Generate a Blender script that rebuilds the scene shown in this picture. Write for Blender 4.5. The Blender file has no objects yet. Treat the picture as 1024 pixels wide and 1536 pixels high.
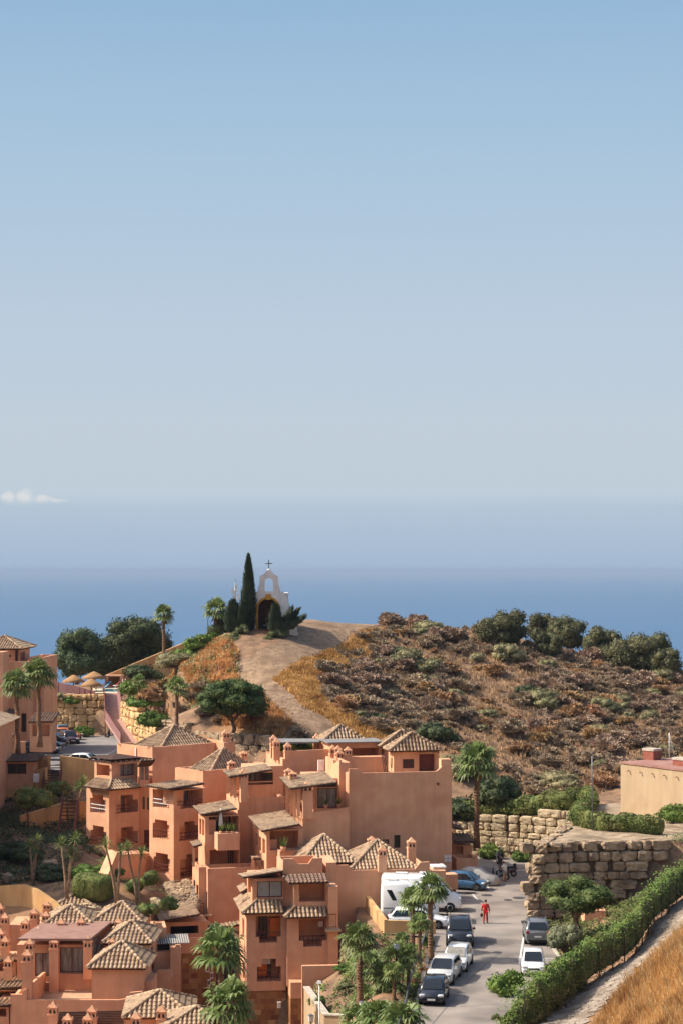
import bpy, math, random
import numpy as np
from mathutils import Vector, Matrix, noise
random.seed(7)
R = math.radians
F = 2987.0; CZ = 27.0; HY = 855.0        # focal length in photo pixels, eye height over the road, horizon row
SC = bpy.context.scene
COL = SC.collection

def W(px, py, d): return Vector(((px-512)/F*d, d, CZ-(py-HY)/F*d))
def XX(px, d): return (px-512)/F*d
def ZZ(py, d): return CZ-(py-HY)/F*d
def G(px, py, z):
    d = F*(CZ-z)/(py-HY); return W(px, py, d)
def rot2(x, y, a): return (x*math.cos(a)-y*math.sin(a), x*math.sin(a)+y*math.cos(a))

class MB:
    def __init__(s): s.v = []; s.f = []; s.m = []; s.s = []
    def vert(s, p): s.v.append((p[0], p[1], p[2])); return len(s.v)-1
    def q(s, pts, m=0, sm=False):
        k = len(s.v)
        for p in pts: s.v.append((p[0], p[1], p[2]))
        s.f.append(tuple(range(k, k+len(pts)))); s.m.append(m); s.s.append(sm)
    def face(s, idx, m=0, sm=False): s.f.append(tuple(idx)); s.m.append(m); s.s.append(sm)
    def box(s, c, sz, rz=0, m=0, taper=1.0, rx=0, ry=0):
        a, b, h = sz[0]/2, sz[1]/2, sz[2]/2
        P = [(-a,-b,-h),(a,-b,-h),(a,b,-h),(-a,b,-h),(-a*taper,-b*taper,h),(a*taper,-b*taper,h),(a*taper,b*taper,h),(-a*taper,b*taper,h)]
        Mx = Matrix.Rotation(rz,3,'Z') @ Matrix.Rotation(ry,3,'Y') @ Matrix.Rotation(rx,3,'X')
        k = len(s.v)
        for p in P:
            w = Mx @ Vector(p); s.v.append((w.x+c[0], w.y+c[1], w.z+c[2]))
        for f in ((3,2,1,0),(4,5,6,7),(0,1,5,4),(1,2,6,5),(2,3,7,6),(3,0,4,7)):
            s.f.append(tuple(k+i for i in f)); s.m.append(m); s.s.append(False)
    def bar(s, p0, p1, w, h=None, m=0):
        # box beam from p0 to p1, w wide, h high
        h = h or w
        p0 = Vector(p0); p1 = Vector(p1); d = (p1-p0)
        L = d.length
        if L < 1e-6: return
        d /= L
        up = Vector((0,0,1)) if abs(d.z) < .95 else Vector((0,1,0))
        sx = d.cross(up).normalized(); uz = sx.cross(d).normalized()
        k = len(s.v)
        for p in (p0, p1):
            for a, b in ((-1,-1),(1,-1),(1,1),(-1,1)):
                w_ = p + sx*(a*w/2) + uz*(b*h/2); s.v.append(tuple(w_))
        for f in ((0,1,2,3),(7,6,5,4),(0,4,5,1),(1,5,6,2),(2,6,7,3),(3,7,4,0)):
            s.f.append(tuple(k+i for i in f)); s.m.append(m); s.s.append(False)
    def prism(s, poly, z0, z1, m=0, mtop=None, ztops=None):
        n = len(poly); k = len(s.v)
        # make counter clockwise
        A = sum(poly[i][0]*poly[(i+1)%n][1]-poly[(i+1)%n][0]*poly[i][1] for i in range(n))
        idx = list(range(n)) if A > 0 else list(range(n))[::-1]
        P = [poly[i] for i in idx]
        T = [ztops[i] for i in idx] if ztops else [z1]*n
        for p in P: s.v.append((p[0], p[1], z0))
        for p, t in zip(P, T): s.v.append((p[0], p[1], t))
        for i in range(n):
            j = (i+1) % n
            s.face((k+i, k+j, k+n+j, k+n+i), m)
        s.face([k+n+i for i in range(n)], m if mtop is None else mtop)
        s.face([k+i for i in range(n)][::-1], m)
    def tube(s, pts, rad, n=6, m=0, sm=True, cap=True):
        pts = [Vector(p) for p in pts]
        if not hasattr(rad, '__len__'): rad = [rad]*len(pts)
        rings = []
        for i, p in enumerate(pts):
            d = (pts[min(i+1,len(pts)-1)]-pts[max(i-1,0)])
            if d.length < 1e-7: d = Vector((0,0,1))
            d.normalize()
            up = Vector((0,0,1)) if abs(d.z) < .9 else Vector((0,1,0))
            a = d.cross(up).normalized(); b = a.cross(d).normalized()
            r = []
            for j in range(n):
                t = 2*math.pi*j/n
                r.append(s.vert(p + a*(math.cos(t)*rad[i]) + b*(math.sin(t)*rad[i])))
            rings.append(r)
        for i in range(len(rings)-1):
            for j in range(n):
                k = (j+1) % n
                s.face((rings[i][j], rings[i+1][j], rings[i+1][k], rings[i][k]), m, sm)
        if cap:
            s.face(rings[0], m); s.face(rings[-1][::-1], m)
    def lathe(s, prof, c=(0,0,0), n=12, m=0, sm=True, axis='Z'):
        rings = []
        for r, z in prof:
            ring = []
            for j in range(n):
                t = 2*math.pi*j/n
                p = (r*math.cos(t), r*math.sin(t), z)
                if axis == 'Y': p = (p[0], p[2], p[1])
                if axis == 'X': p = (p[2], p[0], p[1])
                ring.append(s.vert((p[0]+c[0], p[1]+c[1], p[2]+c[2])))
            rings.append(ring)
        for i in range(len(rings)-1):
            for j in range(n):
                k = (j+1) % n
                s.face((rings[i][j], rings[i][k], rings[i+1][k], rings[i+1][j]), m, sm)
        s.face(rings[0][::-1], m); s.face(rings[-1], m)
    def blob(s, c, r, m=0, seed=0, amp=.15, e=1.0, sub=2, rz=0, fr=1.3):
        # rounded lumpy stone: cube grid pushed to a superellipsoid
        k0 = len(s.v); idx = {}
        N = sub+1
        def gv(i, j, l):
            key = (i, j, l)
            if key in idx: return idx[key]
            p = Vector((i/N*2-1, j/N*2-1, l/N*2-1))
            t = (abs(p.x)**(2*e)+abs(p.y)**(2*e)+abs(p.z)**(2*e))**(1/(2*e))
            p = p/t
            nz = noise.noise(p*fr+Vector((seed*3.1, seed*1.7, seed)))
            p = p*(1+amp*nz)
            x, y = rot2(p.x*r[0], p.y*r[1], rz)
            idx[key] = s.vert((c[0]+x, c[1]+y, c[2]+p.z*r[2])); return idx[key]
        for ax in range(3):
            for sd in (0, N):
                for a in range(N):
                    for b in range(N):
                        def mk(a_, b_):
                            t = [0,0,0]; t[ax] = sd; t[(ax+1)%3] = a_; t[(ax+2)%3] = b_; return gv(*t)
                        f = [mk(a,b), mk(a+1,b), mk(a+1,b+1), mk(a,b+1)]
                        if sd == 0: f.reverse()
                        s.face(f, m, e < 1.6)
    def build(s, name, mats, parent=None, origin=None, loc=None):
        me = bpy.data.meshes.new(name)
        V = s.v
        if parent is not None and origin is None:
            o = parent
            L = Vector((0,0,0))
            while o is not None: L = L + o.location; o = o.parent
            origin = L if parent.get('_world') else None
        if origin is not None: V = [(a-origin[0], b-origin[1], c-origin[2]) for a, b, c in V]
        me.from_pydata(V, [], s.f)
        if not isinstance(mats, (list, tuple)): mats = [mats]
        for m in mats: me.materials.append(m)
        me.polygons.foreach_set('material_index', s.m)
        me.polygons.foreach_set('use_smooth', s.s)
        me.update()
        o = bpy.data.objects.new(name, me); COL.objects.link(o)
        if parent is not None:
            o.parent = parent
            if parent.get('_world'): o['_world'] = 1
        elif origin is not None: o.location = origin
        if loc is not None: o.location = loc
        return o

def tag(o, label=None, cat=None, group=None, kind=None):
    if label: o['label'] = label
    if cat: o['category'] = cat
    if group: o['group'] = group
    if kind: o['kind'] = kind
    return o
def thing(name, label, cat, loc=(0,0,0), rz=0, group=None, world=False, scale=1):
    o = bpy.data.objects.new(name, None); COL.objects.link(o)
    o.location = loc; o.rotation_euler = (0,0,rz); o.empty_display_size = .3
    if not world: o.scale = (scale,)*3
    if world: o['_world'] = 1           # parts are given in world coordinates
    return tag(o, label, cat, group)
def struct(name, mb, mats): return tag(mb.build(name, mats), kind='structure')
def dup(src, loc, rz=0, scale=1, label=None, group=None, parent=None):
    c = src.copy(); COL.objects.link(c)
    if parent is None:
        c.location = loc; c.rotation_euler = (0,0,rz)
        c.scale = scale if hasattr(scale,'__len__') else (scale,)*3
        if label: c['label'] = label
        if group: c['group'] = group
    else: c.parent = parent
    for ch in KIDS.get(src.name, ()): dup(ch, None, parent=c)
    return c
KIDS = {}
def index_kids():
    KIDS.clear()
    for o in bpy.data.objects:
        if o.parent: KIDS.setdefault(o.parent.name, []).append(o)

# ---------------------------------------------------------------- materials
def mat(name, c1, c2=None, scale=2.0, rough=.85, bump=0.0, bscale=20.0, detail=5, rnd=0.0, metal=0.0, spec=.25, c3=None, scale3=.4,
        trans=0.0, streak=False, pos=(.35,.65), coord='Object', rnd_hue=0.0, bdist=.05, pos3=(.5,.7), coat=0.0):
    m = bpy.data.materials.new(name); m.use_nodes = True
    nt = m.node_tree; N = nt.nodes; Lk = nt.links
    b = N['Principled BSDF']; b.inputs['Roughness'].default_value = rough; b.inputs['Metallic'].default_value = metal
    b.inputs['Specular IOR Level'].default_value = spec
    if coat: b.inputs['Coat Weight'].default_value = coat; b.inputs['Coat Roughness'].default_value = .05
    tc = N.new('ShaderNodeTexCoord'); co = tc.outputs[coord]
    out = None
    def rgb(c): return (c[0], c[1], c[2], 1)
    if c2 is None and not rnd: b.inputs['Base Color'].default_value = rgb(c1)
    else:
        if c2 is None: c2 = c1
        src = co
        if streak:
            mp = N.new('ShaderNodeMapping'); mp.inputs['Scale'].default_value = (1,1,.18); Lk.new(co, mp.inputs[0]); src = mp.outputs[0]
        nz = N.new('ShaderNodeTexNoise'); nz.inputs['Scale'].default_value = scale; nz.inputs['Detail'].default_value = detail
        Lk.new(src, nz.inputs['Vector'])
        cr = N.new('ShaderNodeValToRGB'); cr.color_ramp.elements[0].position = pos[0]; cr.color_ramp.elements[1].position = pos[1]
        cr.color_ramp.elements[0].color = rgb(c1); cr.color_ramp.elements[1].color = rgb(c2)
        Lk.new(nz.outputs['Fac'], cr.inputs[0]); out = cr.outputs[0]
        if c3 is not None:
            n3 = N.new('ShaderNodeTexNoise'); n3.inputs['Scale'].default_value = scale3; n3.inputs['Detail'].default_value = 3
            Lk.new(co, n3.inputs['Vector'])
            r3 = N.new('ShaderNodeMapRange'); r3.inputs[1].default_value = pos3[0]; r3.inputs[2].default_value = pos3[1]
            Lk.new(n3.outputs['Fac'], r3.inputs[0])
            mx = N.new('ShaderNodeMix'); mx.data_type = 'RGBA'
            Lk.new(r3.outputs[0], mx.inputs[0]); Lk.new(out, mx.inputs[6]); mx.inputs[7].default_value = rgb(c3); out = mx.outputs[2]
        if rnd or rnd_hue:
            oi = N.new('ShaderNodeObjectInfo'); hs = N.new('ShaderNodeHueSaturation')
            mr = N.new('ShaderNodeMapRange'); mr.inputs[3].default_value = 1-rnd; mr.inputs[4].default_value = 1+rnd
            Lk.new(oi.outputs['Random'], mr.inputs[0]); Lk.new(mr.outputs[0], hs.inputs['Value'])
            if rnd_hue:
                m2 = N.new('ShaderNodeMath'); m2.operation = 'MULTIPLY'; m2.inputs[1].default_value = 7.13; Lk.new(oi.outputs['Random'], m2.inputs[0])
                m3 = N.new('ShaderNodeMath'); m3.operation = 'FRACT'; Lk.new(m2.outputs[0], m3.inputs[0])
                m4 = N.new('ShaderNodeMapRange'); m4.inputs[3].default_value = .5-rnd_hue; m4.inputs[4].default_value = .5+rnd_hue
                Lk.new(m3.outputs[0], m4.inputs[0]); Lk.new(m4.outputs[0], hs.inputs['Hue'])
            Lk.new(out, hs.inputs['Color']); out = hs.outputs[0]
        Lk.new(out, b.inputs['Base Color'])
    if bump:
        nb = N.new('ShaderNodeTexNoise'); nb.inputs['Scale'].default_value = bscale; nb.inputs['Detail'].default_value = 4
        Lk.new(co, nb.inputs['Vector'])
        bm = N.new('ShaderNodeBump'); bm.inputs['Strength'].default_value = bump; bm.inputs['Distance'].default_value = bdist
        Lk.new(nb.outputs['Fac'], bm.inputs['Height']); Lk.new(bm.outputs[0], b.inputs['Normal'])
    if trans:
        tr = N.new('ShaderNodeBsdfTranslucent'); ms = N.new('ShaderNodeMixShader'); ms.inputs[0].default_value = trans
        if out is not None: Lk.new(out, tr.inputs['Color'])
        else: tr.inputs['Color'].default_value = rgb(c1)
        Lk.new(b.outputs[0], ms.inputs[1]); Lk.new(tr.outputs[0], ms.inputs[2])
        Lk.new(ms.outputs[0], N['Material Output'].inputs['Surface'])
    return m

def s2l(r, g, b): return tuple((c/255/12.92 if c <= 10 else ((c/255+.055)/1.055)**2.4) for c in (r, g, b))
EXPO = 0.7; SUN_E = 4.0; SKY_E = 0.13
SEA_C = (.026,.095,.20); HAZE = 6e-5; HAZE_C = (.38,.50,.67)
# ---------------------------------------------------------------- camera, sky, sun
SC.render.engine = 'CYCLES'
SC.cycles.use_denoising = True
SC.cycles.max_bounces = 10; SC.cycles.diffuse_bounces = 6; SC.cycles.transparent_max_bounces = 12; SC.cycles.volume_bounces = 0
SC.view_settings.view_transform = 'Standard'; SC.view_settings.look = 'None'; SC.view_settings.exposure = EXPO
SC.view_settings.gamma = 1.0; SC.view_settings.use_curve_mapping = False
cam = bpy.data.cameras.new('camera'); cam_o = bpy.data.objects.new('camera', cam); COL.objects.link(cam_o)
cam_o.location = (0,0,CZ); cam_o.rotation_euler = (R(90),0,0)
cam.sensor_fit = 'VERTICAL'; cam.sensor_height = 36.0; cam.sensor_width = 24.0
cam.lens = F*36.0/1536.0; cam.shift_y = (HY-768)/1536.0; cam.clip_end = 300000; cam.clip_start = .5
SC.camera = cam_o
SUN_EL, SUN_AZ = R(43), R(4)       # sun to the left of the view, a little beyond it
sd = Vector((-math.cos(SUN_EL)*math.cos(SUN_AZ), math.cos(SUN_EL)*math.sin(SUN_AZ), math.sin(SUN_EL)))
sl = bpy.data.lights.new('sun', 'SUN'); sl.energy = SUN_E; sl.angle = R(.53); sl.color = (1.0,.91,.78)
so = bpy.data.objects.new('sun', sl); COL.objects.link(so); so.rotation_euler = (-sd).to_track_quat('-Z','Y').to_euler(); so.location = (-60,100,90)
w = bpy.data.worlds.new('World'); SC.world = w; w.use_nodes = True
N = w.node_tree.nodes; L = w.node_tree.links
bg = N['Background']; bg.inputs[1].default_value = SKY_E
sky = N.new('ShaderNodeTexSky'); sky.sky_type = 'NISHITA'; sky.sun_disc = False
sky.sun_elevation = SUN_EL; sky.sun_rotation = math.atan2(sd.x, sd.y)
sky.altitude = 100; sky.air_density = 1.0; sky.dust_density = 4.0; sky.ozone_density = 0.6
tc = N.new('ShaderNodeTexCoord')
sx = N.new('ShaderNodeSeparateXYZ'); L.new(tc.outputs['Generated'], sx.inputs[0])
# haze of the lower sky: a pale bank over the sea, clearer above
cr = N.new('ShaderNodeValToRGB'); hn = N.new('ShaderNodeTexNoise'); hm_ = N.new('ShaderNodeMapping'); hm_.inputs['Scale'].default_value = (14,14,170); L.new(tc.outputs['Generated'], hm_.inputs[0]); L.new(hm_.outputs[0], hn.inputs['Vector']); hn.inputs['Scale'].default_value = 1.0; hn.inputs['Detail'].default_value = 5
hq = N.new('ShaderNodeMath'); hq.operation = 'MULTIPLY_ADD'; L.new(hn.outputs['Fac'], hq.inputs[0]); hq.inputs[1].default_value = .0042
hz0 = N.new('ShaderNodeMath'); hz0.operation = 'SUBTRACT'; L.new(sx.outputs['Z'], hz0.inputs[0]); hz0.inputs[1].default_value = .0021; L.new(hz0.outputs[0], hq.inputs[2])
L.new(hq.outputs[0], cr.inputs[0])
el = cr.color_ramp.elements
K = 10.0 * .1 / SKY_E
stops = [(0.0,(166,187,211)),(.012,(171,190,212)),(.030,(180,197,214)),(.0335,(183,199,214)),(.0365,(192,206,218)),(.07,(194,207,219)),(.11,(189,205,221)),(.16,(180,201,221)),(.21,(168,196,220)),(.28,(148,183,215)),(.45,(105,155,205)),(1.0,(56,100,165))]
while len(el) < len(stops): el.new(.5)
for e, (p, c) in zip(el, stops):
    e.position = p; l = s2l(*c); e.color = (l[0], l[1], l[2], 1)
mul = N.new('ShaderNodeVectorMath'); mul.operation = 'SCALE'; L.new(cr.outputs[0], mul.inputs[0]); mul.inputs['Scale'].default_value = 2**(-EXPO)/SKY_E
mx = N.new('ShaderNodeMix'); mx.data_type = 'RGBA'
fz = N.new('ShaderNodeMapRange'); L.new(sx.outputs['Z'], fz.inputs[0]); fz.inputs[1].default_value = .30; fz.inputs[2].default_value = .5
fz.inputs[3].default_value = 0.0; fz.inputs[4].default_value = 1.0
L.new(fz.outputs[0], mx.inputs[0]); L.new(mul.outputs[0], mx.inputs[6]); L.new(sky.outputs[0], mx.inputs[7])
# a small cumulus low over the sea at the left, thin shreds on top of the haze bank
dirn = N.new('ShaderNodeSeparateXYZ'); L.new(tc.outputs['Generated'], dirn.inputs[0])
az = N.new('ShaderNodeMath'); az.operation = 'DIVIDE'; L.new(dirn.outputs['X'], az.inputs[0]); L.new(dirn.outputs['Y'], az.inputs[1])
def mth(op, a, b=None, clamp=False):
    n = N.new('ShaderNodeMath'); n.operation = op; n.use_clamp = clamp
    for i, v in enumerate((a, b)):
        if v is None: continue
        if hasattr(v, 'is_linked') or hasattr(v, 'node'): L.new(v, n.inputs[i])
        else: n.inputs[i].default_value = v
    return n.outputs[0]
cxy = N.new('ShaderNodeCombineXYZ'); L.new(az.outputs[0], cxy.inputs[0]); L.new(dirn.outputs['Z'], cxy.inputs[1])
cn = N.new('ShaderNodeTexNoise'); L.new(cxy.outputs[0], cn.inputs['Vector']); cn.inputs['Scale'].default_value = 260; cn.inputs['Detail'].default_value = 6
def ell(cx, cy, rx, ry):
    a = mth('POWER', mth('ABSOLUTE', mth('DIVIDE', mth('SUBTRACT', az.outputs[0], cx), rx)), 2.0)
    b = mth('POWER', mth('ABSOLUTE', mth('DIVIDE', mth('SUBTRACT', dirn.outputs['Z'], cy), ry)), 2.0)
    return mth('SUBTRACT', 1.0, mth('SQRT', mth('ADD', a, b)))
def cl(px, py, rx, ry): return ell((px-512)/F, (HY-py)/F, rx/F, ry/F)
e1 = mth('MAXIMUM', mth('MAXIMUM', cl(14,748,16,12), cl(38,748,20,15)), mth('MAXIMUM', cl(64,750,18,9), cl(86,752,18,4)))
den = mth('ADD', e1, mth('MULTIPLY', mth('SUBTRACT', cn.outputs['Fac'], .52), 1.5))
den = mth('MULTIPLY', den, 1.5, True)
flat = mth('MULTIPLY', mth('SUBTRACT', dirn.outputs['Z'], (HY-763)/F), 190.0, True)
den = mth('MULTIPLY', den, flat, True)
mc = N.new('ShaderNodeMix'); mc.data_type = 'RGBA'; L.new(mth('MULTIPLY', den, .78), mc.inputs[0]); L.new(mx.outputs[2], mc.inputs[6])
kk = 2**(-EXPO)/SKY_E; cw = s2l(226,226,226); mc.inputs[7].default_value = (cw[0]*kk, cw[1]*kk, cw[2]*kk, 1)
L.new(mc.outputs[2], bg.inputs[0])
# ---------------------------------------------------------------- terrain
def inpoly(x, y, P):
    c = np.zeros(np.shape(x), bool); n = len(P); j = n-1
    for i in range(n):
        xi, yi = P[i][0], P[i][1]; xj, yj = P[j][0], P[j][1]
        c ^= ((yi > y) != (yj > y)) & (x < (xj-xi)*(y-yi)/((yj-yi) or 1e-9)+xi); j = i
    return c
CP = []
for px, py, d in [(330,952,238),(400,946,240),(455,931,250),(520,936,255),(600,942,258),(700,950,262),(780,962,265),(860,986,265),(940,1000,265),(1024,1016,262),(1150,1046,260),
    (380,990,228),(400,1030,218),(470,1090,206),(500,970,240),(600,1000,240),(600,1060,222),(600,1110,208),(700,1000,245),(700,1080,220),(700,1150,203),(850,1040,240),(850,1110,220),(850,1180,200),
    (1000,1060,242),(1000,1110,222),(1000,1140,210),(760,1195,195),(720,1232,189),(850,1222,189),(1100,1100,220),
    (300,985,234),(260,1008,236),(260,1060,222),(300,1060,216),(330,1092,207),(230,1085,218),(215,1050,240),
    (60,1300,175),(60,1330,165),(160,1351,160),(210,1347,162),(250,1346,167),(300,1392,166),(110,1260,182),(20,1240,190),
    (541,1503,127),(470,1492,138.5),(500,1452,143),(560,1535,121),(620,1482,132),(575,1462,136),(868,1414,139),(905,1397,143),(850,1442,135),(832,1472,130),(940,1374,146),
    (838,1512,115),(878,1480,119),(918,1455,123),(953,1430,127),(980,1387,133),(1003,1367,137),(1024,1347,141),(768,1560,108),
    (900,1536,106),(960,1490,112),(1024,1440,115),(960,1450,102),(1024,1410,104),(900,1530,98),(1100,1370,120)]:
    p = W(px, py, d); CP.append(tuple(p))
for q in [(XX(300,262),262,14.0),(XX(250,262),262,12.3),(XX(340,262),262,15.5),(5,112,-.5),(-6,130,-9.5),(-14,130,-9.5),(-25,130,-9),(-12,145,-8),(-30,150,-6),(-9,160,-4.6),(-9,172,-3.2),(-13.5,181,-.8),(-22,184,.2),(-6,168,-4.2),(-16,199,4),(-24,197,2.4),(XX(60,201),201,3.0),(XX(110,200.5),200.5,3.0),(XX(80,193),193,1.6),(XX(120,195),195,1.9),(XX(100,186),186,1.3),(XX(20,200),200,3.0),(2,168,-4.5),(-4,180,-1),
          (-45,180,2),(-45,140,-7),(-8,195,6.5),(0,190,4),(5,195,5),(-18,220,6.2),(-50,230,6),(-60,260,8),(45,130,6),(45,160,6),(-1,148,-3.5),(-10,118,-9),(10,100,.5),(0,100,-3),(-20,100,-9)]: CP.append(q)
CP = np.array(CP, float)
def tps_fit(P, lam=2.0):
    n = len(P); d2 = ((P[:,None,:2]-P[None,:,:2])**2).sum(-1)/1e4
    K = np.where(d2 > 0, d2*np.log(np.maximum(d2,1e-12))*.5, 0)+np.eye(n)*lam*1e-4
    Q = np.c_[np.ones(n), P[:,:2]/100]
    A = np.zeros((n+3,n+3)); A[:n,:n] = K; A[:n,n:] = Q; A[n:,:n] = Q.T
    return np.linalg.solve(A, np.r_[P[:,2], 0,0,0])
TW = tps_fit(CP)
def tps(x, y):
    x = np.asarray(x, float); y = np.asarray(y, float)
    d2 = ((x[...,None]-CP[:,0])**2+(y[...,None]-CP[:,1])**2)/1e4
    K = np.where(d2 > 0, d2*np.log(np.maximum(d2,1e-12))*.5, 0)
    n = len(CP)
    return K@TW[:n]+TW[n]+TW[n+1]*x/100+TW[n+2]*y/100
ROAD = [(3.0,100),(4.3,118),(5.3,130),(6.8,146.5),(3.2,148),(2.0,159.5),(2.0,161),(9.6,165),(9.6,189),(23,190),(20.6,180),(18.2,168),(14.3,154),(15,150.5),(15,134),(12.6,127),(9.5,118),(8.6,110),(7,100)]
PLATEAU = [(15.4,155.5),(18.9,168),(22,183),(50,183),(50,158),(24.6,156.6)]
LOT = [(-38,206),(-24.4,205),(-18,211),(-19,232),(-22,250.5),(-42,252),(-44,215)]
POOLT = [(-40,252.5),(-27.5,252),(-24,258),(-19,275),(-22,300),(-55,300),(-50,254)]
YARD = [(-19.8,213.5),(-14.9,206.2),(-11,202.2),(-7.2,199.7),(2,198.8),(2,192),(-12,192),(-19.5,199)]
VALLEY = [(-34,96),(-.9,96),(-.9,131),(-2.75,140.2),(-.3,141.6),(-.3,153.5),(-7,157),(-8.5,161.5),(-9.3,168),(-15.0,167.6),(-15.7,161.5),(-17,153),(-34,150)]
def grow(P, k):
    cx = sum(p[0] for p in P)/len(P); n = len(P); out = []
    A = sum(P[i][0]*P[(i+1)%n][1]-P[(i+1)%n][0]*P[i][1] for i in range(n)); sg = 1 if A > 0 else -1
    for i in range(n):
        a, b, c = P[i-1], P[i], P[(i+1)%n]
        n1 = Vector((b[1]-a[1], a[0]-b[0])).normalized(); n2 = Vector((c[1]-b[1], b[0]-c[0])).normalized()
        t = (n1+n2); t = t/max(.6, t.length_squared/2) if t.length > .1 else n1
        out.append((b[0]+sg*t.x*k, b[1]+sg*t.y*k))
    return out
def ht(x, y):
    x = np.asarray(x, float); y = np.asarray(y, float)
    xc = np.clip(x, -62, 50); yc = np.clip(y, 98, 272)
    z = tps(xc, yc)
    z = np.where(inpoly(x, y, grow(ROAD, 1.3)), -.15, z)
    z = np.where(inpoly(x, y, PLATEAU), 5.6, z)
    z = np.where(inpoly(x, y, LOT), 6.1, z)
    z = np.where(inpoly(x, y, POOLT), 11.3, z)
    z = np.where(inpoly(x, y, VALLEY), -9.8, z)
    z = np.where(inpoly(x, y, YARD), 5.8, z)
    crest = 262.0 - 12*np.clip((430-(512+x/250*F))/200, 0, 1) + 0*x
    z = np.where(y > 272, z-(y-272)*.45, z)
    z = np.where(y < 98, z+(25-z)*np.clip((98-y)/98, 0, 1.1)**2.2, z)
    z = z - np.clip(np.abs(x+6)-68, 0, None)*.35*np.clip((y-60)/60, 0, 1)
    return np.maximum(z, -115)
gx = np.unique(np.r_[np.arange(-62,52,.8), np.arange(-330,-62,12), np.arange(52,330,12)])
gy = np.unique(np.r_[np.arange(96,276,.8), np.arange(-40,96,6), np.arange(276,620,10)])
GX, GY = np.meshgrid(gx, gy)
GZ = ht(GX, GY)
GZf = GZ.copy()
for i in range(GZ.shape[0]):      # small unevenness
    for j in range(GZ.shape[1]):
        x, y = GX[i,j], GY[i,j]
        GZ[i,j] += .22*noise.noise(Vector((x*.35, y*.35, 0))) + .1*noise.noise(Vector((x*1.1, y*1.1, 3)))
flatm = inpoly(GX,GY,grow(ROAD,1.3)) | inpoly(GX,GY,LOT) | inpoly(GX,GY,POOLT)
GZ = np.where(flatm, GZf, GZ)
def H(x, y):
    i = min(max(np.searchsorted(gy, y)-1, 0), len(gy)-2); j = min(max(np.searchsorted(gx, x)-1, 0), len(gx)-2)
    u = (x-gx[j])/(gx[j+1]-gx[j]); v = (y-gy[i])/(gy[i+1]-gy[i])
    return float((GZ[i,j]*(1-u)+GZ[i,j+1]*u)*(1-v)+(GZ[i+1,j]*(1-u)+GZ[i+1,j+1]*u)*v)
def ground_hit(px, py, d0=100, d1=300):
    # where the sight line of a photo point meets the terrain
    d = d0
    while d < d1:
        p = W(px, py, d)
        if p.z < H(p.x, p.y): return W(px, py, d)
        d += .5
    return W(px, py, d1)
me = bpy.data.meshes.new('terrain')
ny, nx = GZ.shape
idx = np.arange(ny*nx).reshape(ny, nx)
fc = np.stack([idx[:-1,:-1], idx[:-1,1:], idx[1:,1:], idx[1:,:-1]], -1).reshape(-1,4)
me.from_pydata(np.c_[GX.ravel(), GY.ravel(), GZ.ravel()].tolist(), [], fc.tolist())
me.polygons.foreach_set('use_smooth', [True]*len(me.polygons))
ter = bpy.data.objects.new('terrain', me); COL.objects.link(ter); tag(ter, kind='structure')
m_earth = mat('earth', s2l(104,82,64), s2l(142,112,86), scale=.9, bump=.6, bscale=3, c3=s2l(150,112,78), scale3=.12, bdist=.15)
me.materials.append(m_earth)

def drape(name, poly, mt, dz=.05, step=.4, zfix=None):
    # a sheet over the terrain inside a polygon
    xs = [p[0] for p in poly]; ys = [p[1] for p in poly]
    X_ = np.arange(min(xs)-step, max(xs)+step, step); Y_ = np.arange(min(ys)-step, max(ys)+step, step)
    mb = MB(); ids = {}
    def v(i, j):
        if (i, j) not in ids:
            x, y = X_[j], Y_[i]
            ids[(i,j)] = mb.vert((x, y, H(x,y)+dz+.04*noise.noise(Vector((x*.8,y*.8,5)))))
        return ids[(i,j)]
    for i in range(len(Y_)-1):
        for j in range(len(X_)-1):
            cx, cy = X_[j]+step/2, Y_[i]+step/2
            jx = .9*noise.noise(Vector((cx*.5,cy*.5,9))); jy = .9*noise.noise(Vector((cx*.5,cy*.5,19)))
            if inpoly(np.array([cx+jx]), np.array([cy+jy]), poly)[0]:
                mb.face((v(i,j), v(i,j+1), v(i+1,j+1), v(i+1,j)), 0, True)
    return struct(name, mb, mt)
# ---------------------------------------------------------------- sea, haze
SEAZ = -105.0
mb = MB(); S = 60000
ring = [40*1.35**i for i in range(26)]
N0 = 48; rows = []
for r in ring: rows.append([mb.vert((r*math.cos(2*math.pi*j/N0), r*math.sin(2*math.pi*j/N0), SEAZ)) for j in range(N0)])
mb.face(rows[0])
for i in range(len(rows)-1):
    for j in range(N0): mb.face((rows[i][j], rows[i+1][j], rows[i+1][(j+1)%N0], rows[i][(j+1)%N0]))
m_sea = bpy.data.materials.new('sea_water'); m_sea.use_nodes = True
N = m_sea.node_tree.nodes; L = m_sea.node_tree.links; b = N['Principled BSDF']
b.inputs['Base Color'].default_value = (*SEA_C,1); b.inputs['Roughness'].default_value = .35; b.inputs['IOR'].default_value = 1.33
b.inputs['Specular IOR Level'].default_value = .5
tc = N.new('ShaderNodeTexCoord')
mp = N.new('ShaderNodeMapping'); mp.inputs['Scale'].default_value = (.0012,.00035,1); L.new(tc.outputs['Object'], mp.inputs[0])
nz = N.new('ShaderNodeTexNoise'); nz.inputs['Scale'].default_value = 1; nz.inputs['Detail'].default_value = 6; L.new(mp.outputs[0], nz.inputs['Vector'])
mr = N.new('ShaderNodeMapRange'); mr.inputs[3].default_value = .88; mr.inputs[4].default_value = 1.12; L.new(nz.outputs['Fac'], mr.inputs[0])
vs = N.new('ShaderNodeVectorMath'); vs.operation = 'SCALE'; vs.inputs[0].default_value = SEA_C; L.new(mr.outputs[0], vs.inputs['Scale']); L.new(vs.outputs[0], b.inputs['Base Color'])
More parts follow.
